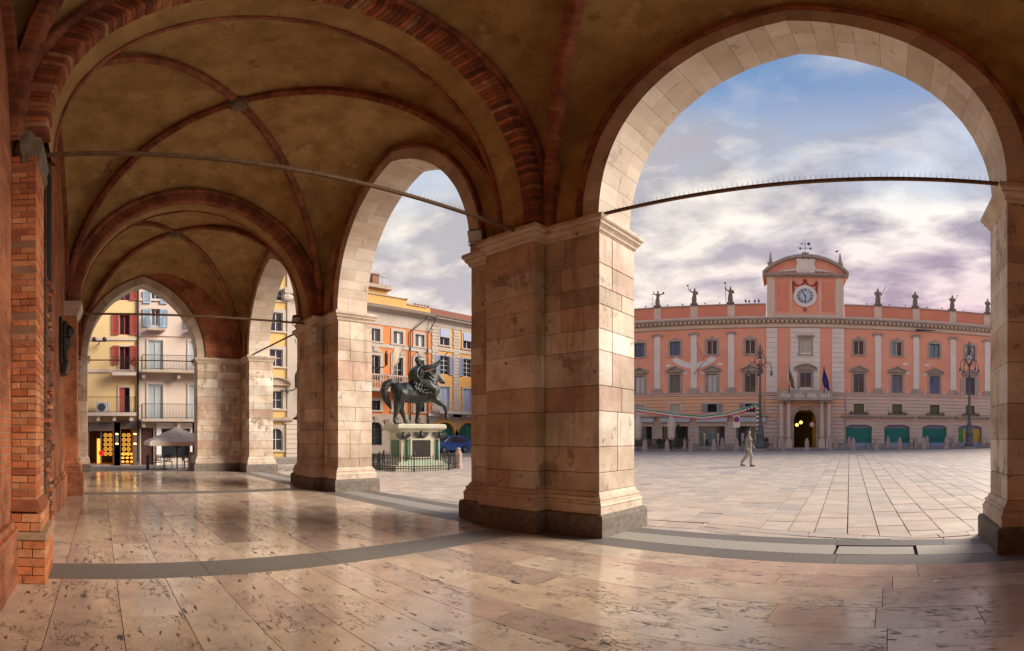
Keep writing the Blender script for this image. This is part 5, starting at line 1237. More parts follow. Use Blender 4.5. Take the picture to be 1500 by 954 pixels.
# yellow palazzo, farther along
YEL = row_frame('yellow_palazzo', 'yellow palazzo with blue shutters, white quoins and red tiled roof beyond the monument', RX, RG)
y0_, y1_ = o1 + .02, q(720, 600)[0] + 3
zc2 = zc1 - .05; zs2a, zs2b = q(660, 516)[1], q(660, 511)[1]; zg2 = q(660, 607)[1]; zbl = q(660, 604)[1]
ws = [q(651, 600)[0], q(684.5, 600)[0]]; ws.append(2 * ws[1] - ws[0]); Hh = []
rA, rB = q(651, 506)[1], q(651, 483)[1]; r2A, r2B = q(653, 549)[1], q(653, 522)[1]; r3A, r3B = zbl + .05, q(652, 567)[1]; g2B = q(652, 619)[1]
for s in ws: Hh += [(s - .6, s + .6, rA, rB), (s - .6, s + .6, r2A, r2B), (s - .6, s + .6, r3A, r3B), (s - 1.35, s + 1.35, -.5, g2B)]
wall_holes(MB(), y0_, y1_, zg2, zc2 - .5, Hh, 0, .5).build('upper_wall', 'ye_wall', YEL, fix=False)
wall_holes(MB(), y0_, y1_, -.5, zg2, Hh, -.05, .5).build('ground_wall', 'row_stone', YEL, fix=False)
MB().box(y0_, y1_, .5, 12, -.5, zc2 - .01).build('block_behind', 'ye_wall', YEL, fix=False)
MB().box(y0_, y1_, -.07, .1, zs2a, zs2b).build('string_course', 'row_grey', YEL, fix=False)
cornice(YEL, y0_ + .02, y1_ + .2, zc2 - .9, [(.06, 0), (.06, .35), (.1, .4), (.2, .5), (.25, .6), (.6, .7), (.65, .9)], 'row_grey', y0=.2)
MB().box(y0_, y1_, -.75, -.66, zc2 - .02, zc2 + .06).build('gutter', 'dark_iron', YEL, fix=False)
gable_roof(YEL, y0_ + .1, y1_ + .2, zc2 + .02, 11, h=2.6)
for s in (y0_ + .45, (ws[0] + ws[1]) / 2, (ws[1] + ws[2]) / 2):
    n = 26; zq = zg2 + .1
    for k in range(n):
        h = (zc2 - .95 - zq) / n; MB().box(s - (.42 if k % 2 else .36), s + (.42 if k % 2 else .36), -.075, -.002, zq + k * h + .02, zq + (k + 1) * h - .02).build('quoin', 'row_grey', YEL, fix=False)
for i, s in enumerate(ws):
    wo = window(YEL, s - .6, s + .6, rA, rB, 'frame_white', 'glass_dark', sur='row_grey', sw=.18, sill='row_grey', bars=1)
    MB().box(s - .58, s + .58, -.1, -.06, (rA + rB) / 2, rB).build('rolled_blind', 'shutter_blue', wo, fix=False)
    window(YEL, s - .6, s + .6, r2A, r2B, 'frame_white', 'glass_dark', bars=3, sur='row_grey', sw=.18, shut=('shutter_blue', .55, r2A, r2B))
    wo = window(YEL, s - .6, s + .6, r3A, r3B, 'frame_white', 'shutter_blue', sur='row_grey', sw=.18, rec=.08)
    wo = MB().box(s - 1.3, s + 1.3, .30, .36, -.3, g2B - .1).build('shop_window', C('glass_green', (.02, .16, .11), rough=.1, spec=.8), YEL, fix=False)
    af = MB(); arch_fill(af, s - 1.35, s + 1.35, g2B, 1.3, -.045, .2); arch_ring(af, s - 1.35, s + 1.35, g2B, 1.3, .35, -.13, -.047); af.box(s - 1.7, s - 1.35, -.13, -.047, -.3, g2B - 1.3).box(s + 1.35, s + 1.7, -.13, -.047, -.3, g2B - 1.3); af.build('arch_surround', 'ye_wall', wo)
    MB().box(s - 1.32, s - 1.2, .24, .29, -.3, g2B - .5).box(s + 1.2, s + 1.32, .24, .29, -.3, g2B - .5).box(s - .04, s + .04, .24, .29, -.3, g2B - .15).box(s - 1.3, s + 1.3, .24, .288, g2B - 1.35, g2B - 1.25).build('frame', C('frame_green', (.03, .25, .16), rough=.4), wo, fix=False)
    MB().box(s - 2.1, s + 2.1, -.2, -.06, zg2 - .25, zg2 - .02).build('shop_sign', 'white_paint', YEL, fix=False)
    if i == 0: MB().lathe([(.02, .2), (.2, .25), (.16, .8), (.2, 1.3), (.07, 1.5), (.1, 1.7), (.02, 1.8)], 8, (s - .5, .22)).build('mannequin', 'dress_teal', wo, smooth=True)
bo = MB().box(y0_ + .2, y1_ - .5, -1.1, -.06, zbl - .22, zbl).build('balcony', 'row_grey', YEL, fix=False)
railing(bo, y0_ + .25, y1_ - .55, -1.05, zbl, 1.05, 'row_grey', .16, -.05)
for k in range(6): x = y0_ + 1 + k * 2.6; MB().prism([(-1.0, zbl - .22), (-.06, zbl - .22), (-.06, zbl - .75), (-.3, zbl - .7)], lambda p: (x, p[0], p[1]), lambda p: (x + .22, p[0], p[1])).build('bracket', 'row_grey', bo)
s = q(648.5, 600)[0]; zc_ = q(648, 458)[1]; ch_ = MB().box(s - 1.1, s + 1.1, 3.0, 3.9, zc2 - .1, q(648, 446)[1]).build('chimney', 'attic_yellow', YEL, fix=False)
for k in range(5): MB().lathe([(.16, 0), (.2, .35), (.13, .7)], 8, (s - .85 + k * .42, 3.45)).build('chimney_pot', 'roof_tile', ch_, (0, 0, q(648, 446)[1]))
MB().tube([(y0_ + .1, -.6, zc2 - .05), (y0_ + .1, -.5, zc2 - .5), (y0_ - .5, -.12, zc2 - 1.8), (y0_ - .5, -.12, .2)], .06, 6).build('downpipe', 'dark_iron', YEL)

# pale yellow palazzo left of the orange one
PAY = row_frame('corner_palazzo', 'pale yellow palazzo with broad white corner strip next to the orange one', RX, RG)
c1_ = o0 - .02; c0_ = q(330, 600)[0]; edge = q(420, 600)[0]; wcs = [q(404, 600)[0], q(404, 600)[0] - 4.2, q(404, 600)[0] - 8.4 + 3]
wcs = [q(404.5, 600)[0], q(404.5, 600)[0] - 3.4]
rows_ = [(q(404, 440)[1], q(404, 425)[1], 'rect'), (q(404, 485)[1], q(404, 458)[1], 'rect'), (q(404, 537)[1], q(404, 512)[1], 'rect'), (q(404, 599)[1], q(404, 573)[1], 'ped'), (q(404, 660)[1], q(404, 628)[1], 'arch')]
Hc = [(s - .55, s + .55, a, b) for s in wcs for (a, b, k) in rows_]
zt4 = q(420, 400)[1] + 1.5
wall_holes(MB(), c0_, edge, -.5, zt4, Hc, 0, .5).build('upper_wall', 'ye2_wall', PAY, fix=False)
MB().box(edge, c1_, -.14, .5, q(428, 615)[1], zt4).build('corner_strip', 'row_grey', PAY, fix=False)
zz = -.5; n = 9; ztq = q(428, 615)[1]
for k in range(n): MB().box(edge - .1, c1_, -.2, .5, zz + (ztq - zz) * k / n + .015, zz + (ztq - zz) * (k + 1) / n - .015).build('stone_course', 'cream_wall', PAY, fix=False)
MB().box(c0_, c1_, .5, 12, -.5, zt4 - .01).build('block_behind', 'ye2_wall', PAY, fix=False)
cornice(PAY, c0_, c1_ + .05, zt4 - .4, [(.1, 0), (.3, .1), (.6, .2), (.65, .4)], 'row_grey', y0=.1)
MB().box(edge - .3, c1_, -.4, -.14, q(428, 432)[1], q(428, 424)[1]).ball((edge, -.25, q(425, 437)[1]), (.5, .2, .35)).build('carved_console', 'row_grey', PAY)
for s in wcs:
    for (a, b, k) in rows_:
        wo = window(PAY, s - .55, s + .55, a, b, 'frame_white', 'glass_dark', sur='row_grey', sw=.3, sill='row_grey', bars=1)
        if k == 'ped': pediment(wo, s - 1.2, s + 1.2, b + .45, .5, 'row_stone', arc=True)
        if k == 'arch':
            af = MB(); arch_fill(af, s - .55, s + .55, b, .5, -.05, .1); af.build('arch_head', 'row_stone', wo)
            cornice(wo, s - 1.3, s + 1.3, b + .5, [(.1, 0), (.4, .15), (.45, .35)], 'row_stone', 'window_hood')
# wrought lantern brackets
for (par, px, py) in ((PAY, 424, 568), (ORG, 555, 535)):
    s, z = q(px, py); br = MB().tube([(s - .9, -.2, z - .3), (s - .4, -.5, z - .35), (s, -.7, z - .28), (s + .3, -.75, z - .1)], .05, 6).ball((s - .4, -.5, z - .4), .14).build('lantern_bracket', 'bronze', par)
    MB().lathe([(.06, z - .1), (.14, z), (.16, z + .9), (.12, z + 1.0), (.02, z + 1.3)], 8, (s + .3, -.75)).build('lantern', 'dark_iron', br)

# ------------------------------------------------------------------ buildings at the end of the arcade (plane x = -31)
SX = 31.0; SG = -0.2
def e(px, py): y, z = on_x(px, py, SX); return y, z - SG
SEY = row_frame('shop_house', 'yellow house with red shutters over a lit boutique at the arcade end', SX, SG)
s0, s1 = -4.5, e(201.5, 600)[0]; ztop = e(170, 400)[1]
d0, d1 = e(174.7, 0)[0], e(190, 0)[0]
vf = [(e(182, 440)[1], e(182, 415)[1]), (e(182, 490.6)[1], e(182, 462)[1]), (e(182, 547)[1], e(182, 508)[1]), (e(182, 605)[1], e(182, 568)[1])]
Hs = []
for dd in (0, -2.55 - .6): Hs += [(d0 + dd, d1 + dd, a, b) for a, b in vf]
shp = [(e(130, 0)[0], e(166, 0)[0], .12, e(150, 631)[1]), (e(177, 0)[0], e(195, 0)[0], .12, e(185, 628)[1])]
zsh = e(150, 619)[1]
wall_holes(MB(), s0, s1, zsh, ztop, Hs, 0, .5).build('upper_wall', 'se_yellow', SEY, fix=False)
wall_holes(MB(), s0, s1, -.4, zsh, shp, 0, .5).build('ground_wall', 'row_stone', SEY, fix=False)
MB().box(s0, s1, 2.5, 10, -.4, ztop).box(s0, s1, .5, 2.5, zsh + .3, ztop).build('block_behind', 'se_yellow', SEY, fix=False)
for py in (496, 543): MB().box(s0, s1, -.08, .02, e(160, py)[1] - .12, e(160, py)[1] + .06).build('string_course', 'cream_wall', SEY, fix=False)
for dd in (0, -3.15):
    for k, (a, b) in enumerate(vf):
        wo = window(SEY, d0 + dd, d1 + dd, a, b, 'shutter_red' if k < 3 else 'frame_dark', 'glass_dark', sur='cream_wall', sw=.10, shut=('shutter_red', .42, a + (.0 if k < 2 else .55), b + .05) if k < 3 else None, rec=.12)
        if k == 3: MB().box(d0 + dd, (d0 + d1) / 2 + dd, .0, .06, a, b).build('half_shutter', 'shutter_red', wo, fix=False)
zb = vf[2][0] - .02; bo = MB().box(d0 - .45, d1 + .35, -.75, -.06, zb - .2, zb).build('balcony', 'cream_wall', SEY, fix=False); railing(bo, d0 - .4, d1 + .3, -.7, zb, .95, ret=-.05)
zb = vf[3][0] - .02; bo = MB().box(s0 + .3, s1 - .15, -.9, -.06, zb - .2, zb).build('balcony', 'cream_wall', SEY, fix=False); railing(bo, s0 + .35, s1 - .2, -.85, zb, .95, ret=-.05)
for x in (e(144, 0)[0], e(167, 0)[0], e(191, 0)[0]): MB().box(x - .1, x + .1, -.75, -.06, zb - .5, zb - .202).build('bracket', 'cream_wall', bo, fix=False)
ac = thing('air_conditioner', 'white air conditioning unit on the balcony of the yellow shop house', 'air conditioner', (-SX + .5, e(151, 0)[0], SG + zb + .02), pi / 2)
MB().box(-.42, .42, -.16, .16, 0, .62, .02).build('casing', 'white_paint', ac, fix=False); disc('fan_grille', 'glass_grey', ac, (-.1, -.165, .31), .24, .02)
MB().box(e(134.5, 500)[0], e(156, 500)[0], -.5, -.44, e(145, 503)[1], e(145, 502)[1]).box(e(145, 0)[0] - .03, e(145, 0)[0] + .03, -.5, 0, e(145, 504.5)[1], e(145, 503.2)[1]).ball((e(138, 0)[0], -.5, e(138, 499)[1]), .14).ball((e(153, 0)[0], -.5, e(153, 499)[1]), .14).build('street_floodlight', 'dark_iron', SEY)
def clear_glass():
    if 'clear' in MT: return MT['clear']
    m = bpy.data.materials.new('clear_pane'); m.use_nodes = True; n = m.node_tree.nodes; l = m.node_tree.links; n.clear()
    o = n.new('ShaderNodeOutputMaterial'); mx = n.new('ShaderNodeMixShader'); t = n.new('ShaderNodeBsdfTransparent'); g = n.new('ShaderNodeBsdfGlossy'); g.inputs['Roughness'].default_value = .03
    fr = n.new('ShaderNodeFresnel'); l.new(fr.outputs[0], mx.inputs[0]); l.new(t.outputs[0], mx.inputs[1]); l.new(g.outputs[0], mx.inputs[2]); l.new(mx.outputs[0], o.inputs[0])
    MT['clear'] = m; return m
# boutique: dark portal, lit interior with rosette screens
C('shop_dark', (.15, .12, .11), rough=.5); C('shop_wall_lit', (.75, .42, .08), rough=.7); C('shop_dark_in', (.02, .015, .01), rough=.8)
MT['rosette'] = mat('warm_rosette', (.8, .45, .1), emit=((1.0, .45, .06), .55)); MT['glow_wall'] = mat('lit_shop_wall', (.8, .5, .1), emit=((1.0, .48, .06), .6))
for i, (a, b, z0, z1) in enumerate(shp):
    fr_ = MB(); fr_.box(a - .42, a, -.12, .12, 0, z1 + .5).box(b, b + .42, -.12, .12, 0, z1 + .5).box(a, b, -.12, .12, z1, z1 + .5); fo = fr_.build('shop_front', 'shop_dark', SEY, fix=False)
    if i == 0: MB().box((a + b) / 2 - .05, (a + b) / 2 + .05, .1, .16, z0, z1).build('door_frame', 'shop_dark', fo, fix=False)
    MB().box(a, b, 1.9, 1.95, z0, z1).build('shop_back', 'shop_dark_in', fo, fix=False)
    MB().box(a - .01, a, .3, 1.9, z0, z1).box(b, b + .01, .3, 1.9, z0, z1).box(a, b, .3, 1.9, z1, z1 + .02).box(a, b, .2, 1.9, z0 - .05, z0).build('shop_sides', 'shop_wall_lit', fo, fix=False)
    if i == 0: MB().box(a + .5, (a + b) / 2 - .02, 1.5, 1.6, z0, z1 - .5).build('lit_panel', 'glow_wall', fo, fix=False)
    x = ((a + b) / 2 + .15) if i == 0 else a + .08
    while x < b - .2:
        for k in range(9):
            rr = MB(); cx_, cz_ = x + .14, z0 + .65 + k * .29
            if cz_ > z1 - .2: continue
            for (r0, r1) in ((.095, .125), (.04, .062)):
                for j in range(12):
                    t0, t1 = 2 * pi * j / 12, 2 * pi * (j + 1) / 12; P = lambda t, r, y: (cx_ + r * cos(t), y, cz_ + r * sin(t))
                    rr.hexa([P(t0, r0, .5), P(t1, r0, .5), P(t1, r1, .5), P(t0, r1, .5)], [P(t0, r0, .53), P(t1, r0, .53), P(t1, r1, .53), P(t0, r1, .53)])
            rr.build('rosette', 'rosette', fo, fix=False)
        x += .29
    if i == 1:
        for k in range(9): MB().ball((a + .15 + (k % 3) * .28, .55, z0 + .15 + (k // 3) * .24), (.11, .09, .07)).build('display_item', 'glow_wall', fo, smooth=True)
    MB().quad((a, .14, z0), (b, .14, z0), (b, .14, z1), (a, .14, z1)).build('pane', clear_glass(), fo, fix=False)
for px in (171.2, 201):
    x = e(px, 0)[0] - (.15 if px > 200 else 0); so = MB().box(x - .09, x + .09, -.16, 0, 1.45, 1.95).build('wall_sconce', 'shop_dark', SEY, fix=False)
    for z in (1.40, 2.0): MB().box(x - .07, x + .07, -.13, -.03, z - .04, z + .04).build('lamp', mat('sconce_glow', (1, .7, .2), emit=((1, .6, .12), 4)), so, fix=False)
rd = disc('round_sticker', mat('red_sticker', (.8, .02, .02), rough=.4, emit=((.8, .01, .01), .25)), SEY, (e(148.6, 0)[0], .09, e(148.6, 664)[1]), .17, .02); disc('dot', 'void', rd, (0, 0, .025), .05, .01).rotation_euler = (0, 0, 0)
MB().tube([(s1 + .02, -.1, .3), (s1 + .02, -.1, ztop)], .06, 6).build('downpipe', 'dark_iron', SEY)

SEC = row_frame('cream_house', 'cream house with pale blue shutters and long iron balconies at the arcade end', SX, SG)
s0, s1 = e(203, 600)[0] + .01, 10.3; wA = (e(217, 0)[0], e(238.4, 0)[0]); wB = (e(277, 0)[0], e(277, 0)[0] + (wA[1] - wA[0])); wC = (2 * wB[0] - wA[0], 2 * wB[0] - wA[0] + (wA[1] - wA[0]))
vr = [(e(228, 443)[1], e(228, 427)[1]), (e(228, 477)[1], e(228, 453)[1]), (e(228, 544)[1], e(228, 499)[1]), (e(228, 614)[1], e(228, 563.5)[1])]
Hs = [(a, b, z0, z1) for (a, b) in (wA, wB, wC) for (z0, z1) in vr]
dr = (e(206.5, 0)[0], e(225, 0)[0], .05, e(215, 627)[1]); shw = (e(236, 0)[0], e(278, 0)[0], .5, e(255, 628)[1]); sh2 = (e(288, 0)[0], e(310, 0)[0], .1, e(295, 628)[1])
zg = e(220, 622)[1]
wall_holes(MB(), s0, s1, zg, ztop, Hs, 0, .5).build('upper_wall', 'cream_wall', SEC, fix=False)
wall_holes(MB(), s0, s1, -.4, zg, [dr, shw, sh2], -.03, .5).build('ground_wall', 'cream_wall', SEC, fix=False)
MB().box(s0, s1, .5, 10, -.4, ztop).build('block_behind', 'cream_wall', SEC, fix=False)
for py in (491, 550, 440): MB().box(s0, s1, -.07, .02, e(250, py)[1] - .1, e(250, py)[1] + .06).build('string_course', 'cream_wall', SEC, fix=False)
for wi, (a, b) in enumerate((wA, wB, wC)):
    for k, (z0, z1) in enumerate(vr):
        if k < 2:
            wo = window(SEC, a + .18, b - .18, z0, z1, 'frame_white', 'wood_brown' if k else 'glass_dark', sur='cream_wall', sw=.08, shut=('shutter_pale', .48, z0 - .1, z1))
            if k == 1: bb = MB().box(a - .1, b + .1, -.6, -.06, z0 - .42, z0 - .3).build('small_balcony', 'row_stone', wo, fix=False); railing(bb, a - .06, b + .06, -.56, z0 - .3, .85, 'shutter_pale', .09, -.05)
        else:
            wo = window(SEC, a, b, z0, z1, 'shutter_pale', C('louvre', (.40, .44, .44), rough=.7), sur='cream_wall', sw=.12, rec=.05, fw=.09)
            n = int((z1 - z0) / .13)
            for j in range(n): MB().box(a + .1, b - .1, .055, .07, z0 + .1 + j * (z1 - z0 - .2) / n, z0 + .1 + (j + .72) * (z1 - z0 - .2) / n).build('slat', 'louvre', wo, fix=False)
for k in (2, 3):
    zb = vr[k][0] - .02; bo = MB().box(s0 + .1, s1 - .3, -.95, -.06, zb - .16, zb).build('balcony', 'row_stone', SEC, fix=False); railing(bo, s0 + .15, s1 - .4, -.9, zb, .92, ret=-.05, step=.09)
    x = s0 + .25
    while x < s1: MB().box(x - .1, x + .1, -.7, -.06, zb - .5, zb - .162).build('bracket', 'row_stone', bo, fix=False); x += 2.15
do = MB().box(dr[0], dr[1], .12, .2, dr[2], dr[3]).build('door', C('door_brown', (.07, .025, .02), rough=.5), SEC, fix=False)
for j in range(2):
    for k in range(3): w0 = dr[0] + .08 + j * (dr[1] - dr[0]) / 2; MB().box(w0, w0 + (dr[1] - dr[0]) / 2 - .14, .095, .121, .25 + k * .78, .90 + k * .78).build('door_panel', 'door_brown', do, fix=False)
for (a, b, z0, z1) in (shw, sh2):
    MB().box(a - .3, a, -.16, 0, 0, z1 + .35).box(b, b + .3, -.16, 0, 0, z1 + .35).box(a, b, -.16, 0, z1, z1 + .35).build('shop_surround', 'white_paint', SEC, fix=False)
    wo = window(SEC, a, b, max(z0, .2), z1 - .02, 'frame_dark', 'glass_dark', mull=0, rec=.15, fw=.08, name='shop_front')
    MB().box(a + .1, b - .1, .10, .16, 1.25, 1.34).build('rail', 'shop_dark', wo, fix=False)
MB().box(shw[1] + .32, shw[1] + .75, -.2, -.04, .3, 2.5).build('menu_panel', C('panel_orange', (.42, .18, .08), rough=.6), SEC, fix=False)
# ------------------------------------------------------------------ figures: overlapping tapered limbs merged into one skin
def blob(name, chains, m, parent=None, vox=.03, loc=None, rz=None, balls=(), smooth_it=2, extra=None):
    mb = MB()
    for ch in chains:
        pts = [Vector(p[:3]) for p in ch]; rad = [p[3] for p in ch]; fl = [p[4] if len(p) > 4 else 1.0 for p in ch]
        # resample with rounded ends
        P, R, FL = [], [], []
        d0 = (pts[0] - pts[1]).normalized(); d1 = (pts[-1] - pts[-2]).normalized()
        for t in (.95, .8, .45): P.append(pts[0] + d0 * rad[0] * t); R.append(rad[0] * sqrt(1 - t * t)); FL.append(fl[0])
        for i in range(len(pts)):
            P.append(pts[i]); R.append(rad[i]); FL.append(fl[i])
            if i < len(pts) - 1: P.append((pts[i] + pts[i + 1]) / 2); R.append((rad[i] + rad[i + 1]) / 2 * 1.0); FL.append((fl[i] + fl[i + 1]) / 2)
        for t in (.45, .8, .95): P.append(pts[-1] + d1 * rad[-1] * t); R.append(rad[-1] * sqrt(1 - t * t)); FL.append(fl[-1])
        rs = []; up = None
        for k, p in enumerate(P):
            t = (P[min(k + 1, len(P) - 1)] - P[max(k - 1, 0)]).normalized()
            if up is None: up = Vector((0, 1, 0)) if abs(t.y) < .9 else Vector((1, 0, 0))
            a = t.cross(up).normalized(); b = a.cross(t).normalized(); up = b
            rs.append([p + a * (R[k] * cos(2 * pi * j / 10)) + b * (R[k] * FL[k] * sin(2 * pi * j / 10)) for j in range(10)])
        mb.rings(rs)
    for (c, r) in balls: mb.ball(c, r, 12, 8)
    if extra: extra(mb)
    o = mb.build(name, m, parent, loc)
    if rz is not None: o.rotation_euler = (0, 0, rz)
    md = o.modifiers.new('skin', 'REMESH'); md.mode = 'VOXEL'; md.voxel_size = vox; md.use_smooth_shade = True
    if smooth_it: sm = o.modifiers.new('smooth', 'SMOOTH'); sm.factor = .5; sm.iterations = smooth_it
    return o

# ------------------------------------------------------------------ equestrian monument
random.seed(77)
MC = ground(607, 691); MC = MC + Vector((MC.x, MC.y, 0)).normalized() * 2.15; MC.z = gz(MC.x, MC.y)
MR = hypot(MC.x, MC.y)
def mz(py): return HC + MR * tan((YH - py) / F) - MC.z
to_cam = atan2(-MC.y, -MC.x); view_right = to_cam + pi / 2          # world angle of the picture's right hand direction at the monument
MON_RZ = view_right + radians(24)                                   # local +x of the horse runs to the right, a little away from the viewer
k_ = MR / F                                                         # metres per pixel at the monument
PED = thing('monument_pedestal', 'pale green-stained marble pedestal of the equestrian monument with bronze panels', 'pedestal', MC, MON_RZ)
C('ped_marble', (.66, .60, .48), c2=(.50, .52, .36), scale=1.4, rough=.7, bump=.25, spot=((.26, .38, .24), 1.1, .64)); C('ped_green', (.30, .46, .32), c2=(.55, .55, .42), scale=1.2, rough=.7)
zt = mz(622); zk = mz(634); zd = mz(676)
hx, hy = 30 * k_, .80
pdv = lambda hx_, hy_: [(-hx_, -hy_), (hx_, -hy_), (hx_, hy_), (-hx_, hy_)]
plan_loft(MB(), pdv(hx, hy), [(0, zd - .1), (0, zk), ]).build('dado', 'ped_marble', PED)
plan_loft(MB(), pdv(hx, hy), [(.0, zk), (.06, zk + .02), (.10, zk + .10), (.20, zk + .16), (.26, zk + .22), (.26, zt - .07), (.20, zt), (.0, zt + .001)]).build('cornice', 'ped_marble', PED)
plan_loft(MB(), pdv(hx, hy), [(.30, mz(688)), (.30, zd - .20), (.22, zd - .12), (.20, zd - .02), (.08, zd + .05), (.0, zd + .06)]).build('base_moulding', 'ped_green', PED)
plan_loft(MB(), pdv(hx + .45, hy + .45), [(.10, -.1), (.10, .22), (.0, .24)]).build('step', 'ped_marble', PED)
for (a, b, y) in ((-.48, .48, -1),): MB().box(a * hx, b * hx, -hy - .05, -hy + .02, zd + .25, zk - .38).build('bronze_panel', 'bronze_dark', PED, fix=False)
fr_ = MB(); fr_.box(-.56 * hx, -.48 * hx, -hy - .07, -hy, zd + .18, zk - .3).box(.48 * hx, .56 * hx, -hy - .07, -hy, zd + .18, zk - .3).box(-.48 * hx, .48 * hx, -hy - .07, -hy, zd + .18, zd + .25).box(-.48 * hx, .48 * hx, -hy - .07, -hy, zk - .38, zk - .3); fr_.build('panel_frame', 'ped_marble', PED, fix=False)
MB().box(-hx - .05, -hx + .02, -hy * .6, hy * .6, zd + .25, zk - .38).build('bronze_panel', C('green_panel', (.05, .17, .10), rough=.5, metal=.3), PED, fix=False)
def eagle(x, y, z):
    MB().ball((x, y, z), (.10, .10, .16)).ball((x, y - .03, z + .16), .06).prism([(0, 0), (.30, .12), (.42, .02), (.30, -.12), (.12, -.22)], lambda p: (x + p[0], y - .03, z + p[1] + .04), lambda p: (x + p[0], y + .03, z + p[1] + .04)).prism([(0, 0), (-.30, .12), (-.42, .02), (-.30, -.12), (-.12, -.22)], lambda p: (x + p[0], y - .03, z + p[1] + .04), lambda p: (x + p[0], y + .03, z + p[1] + .04)).build('bronze_ornament', 'bronze', PED)
eagle(0, -hy - .06, zk - .12); eagle(-hx * .92, -hy - .06, zk - .18); eagle(hx * .98, -hy - .04, zk - .12)
for x in (-hx * .72, hx * .86): MB().lathe([(.07, zd + .1), (.09, zd + .5), (.07, zk - .5), (.10, zk - .35)], 8, (x, -hy - .03)).build('bronze_strip', C('green_panel', (0, 0, 0)), PED)

EQ = thing('equestrian_statue', 'dark green bronze rider with raised arm on a striding horse upon the pedestal', 'statue', (MC.x, MC.y, MC.z + zt), MON_RZ)
S = k_                                         # 1 picture pixel in metres; horse drawn in pixel units round its centre (606, 622 = hoof level)
def X(px): return (px - 610) * S * 1.10
def Z(py): return (621.5 - py) * S
def pxc(lst): return [(X(a), y, Z(b), r * S) + ((f,) if f else ()) for (a, b, r, y, f) in [(*q, None) if len(q) == 4 else q for q in lst]]
dy = .32
horse = [
 pxc([(586, 571, 11, 0), (592, 574, 15, 0), (603, 575.5, 15, 0), (615, 576.5, 15, 0), (627, 574, 15, 0), (635, 570, 13, 0)]),                          # barrel, croup, chest
 pxc([(630, 564, 14, 0, .68), (634.5, 557, 12, 0, .6), (638, 550.5, 9.5, 0, .58), (641.5, 545, 6.8, 0, .62)]),                                          # arched neck
 pxc([(641.5, 545.5, 5.6, 0, .75), (646, 549, 5.0, 0, .72), (650.5, 553.5, 3.8, 0, .78), (653.5, 557, 3.2, 0, .9)]),                                    # head
 pxc([(645, 551.5, 3.6, 0, .6), (650, 557.5, 2.2, 0, .7)]),                                                                                           # jaw
 pxc([(640, 541.5, 1.7, -.10), (639.5, 536, .8, -.13)]), pxc([(640.5, 541.5, 1.7, .10), (641, 536, .8, .13)]),                                          # ears
 pxc([(588, 579, 11.5, -dy * .8), (585, 589, 7.5, -dy), (581.5, 598, 4.8, -dy), (580.5, 605, 3.6, -dy), (578.8, 612, 2.7, -dy), (578.3, 616, 2.7, -dy), (580.3, 619.3, 3.4, -dy)]),
 pxc([(590, 580, 10, dy * .8), (592.5, 591, 7, dy), (594, 599, 4.6, dy), (596.5, 606, 3.4, dy), (599, 612.5, 2.7, dy), (600, 616.5, 2.7, dy), (602, 619.3, 3.4, dy)]),
 pxc([(631, 577, 10, -dy * .8), (637.5, 584.5, 6.4, -dy), (644, 589.5, 4.5, -dy), (650.5, 593, 3.6, -dy), (653, 600.5, 2.7, -dy), (653.8, 606.7, 2.6, -dy), (654.3, 611.5, 3.2, -dy)]),
 pxc([(624, 580, 9, dy * .8), (622, 590, 6, dy), (620.3, 598, 4.1, dy), (618.7, 605, 3.3, dy), (617.5, 612, 2.7, dy), (616.8, 616, 2.7, dy), (618.5, 619.3, 3.4, dy)]),
 pxc([(584, 563, 4.6, 0), (576, 561, 5.4, 0), (569, 565, 5.6, 0), (566.5, 573, 5.6, 0), (568.5, 583, 5.2, 0), (573, 592, 3.8, 0), (576.5, 598.5, 1.6, 0)]),
 pxc([(638, 540.5, 2.6, 0), (632, 544, 3.4, 0), (627.5, 549.5, 3.6, 0), (625, 556, 3.2, 0)]),
 pxc([(642, 542, 2.2, 0), (646, 545, 1.6, 0)]),
]
horse += [pxc([(629 + 3 * (i % 2), 544 + 3.2 * i, 2.4, sg * .16), (632 + 3 * (i % 2), 547.5 + 3.2 * i, 1.6, sg * .24)]) for i in range(5) for sg in (-1, 1)]   # locks of the mane
blob('horse', horse, 'bronze', EQ, .028)
rider = [
 pxc([(614.5, 560, 9, 0), (615, 552, 7.8, 0, 1.15), (617, 544, 8.6, 0, 1.25), (618.5, 538.5, 7.4, 0, 1.4)]),
 pxc([(617.5, 535.5, 3.6, 0), (616.5, 531, 3.2, 0)]),
 pxc([(617, 560, 7, -.28), (626, 565, 6.2, -.50), (632.5, 569, 4.8, -.54), (634, 577, 4.2, -.54), (634, 583.5, 3.0, -.54), (638.5, 586.5, 2.5, -.56)]),
 pxc([(617, 560, 7, .28), (626, 565, 6.2, .50), (632.5, 569, 4.8, .54), (634, 577, 4.2, .54), (634, 583.5, 3.0, .54), (638.5, 586.5, 2.5, .56)]),
 pxc([(621, 538, 4.8, -.26), (627, 537.5, 4.0, -.34), (634, 534.5, 3.3, -.38), (639.5, 530.5, 2.7, -.40), (643.5, 527, 2.4, -.40)]),
 pxc([(620, 538, 4.6, .26), (624, 546, 4.0, .36), (630, 550, 3.2, .28), (634, 551, 2.8, .20)]),
]
rider += [pxc([(608 + 3.6 * i, 557, 2.4, sg * .34), (606.5 + 4.2 * i, 564 + 2 * (i % 2), 2.0, sg * .48)]) for i in range(6) for sg in (-1, 1)]    # skirt of the armour
blob('rider', rider, 'bronze', EQ, .03, balls=[((X(615.6), 0, Z(526.5)), (4.6 * S, 4.0 * S, 5.0 * S)), ((X(620.2), 0, Z(527)), (1.1 * S, .9 * S, 1.2 * S)), ((X(614.2), 0, Z(525.7)), (4.3 * S, 4.2 * S, 4.9 * S))])
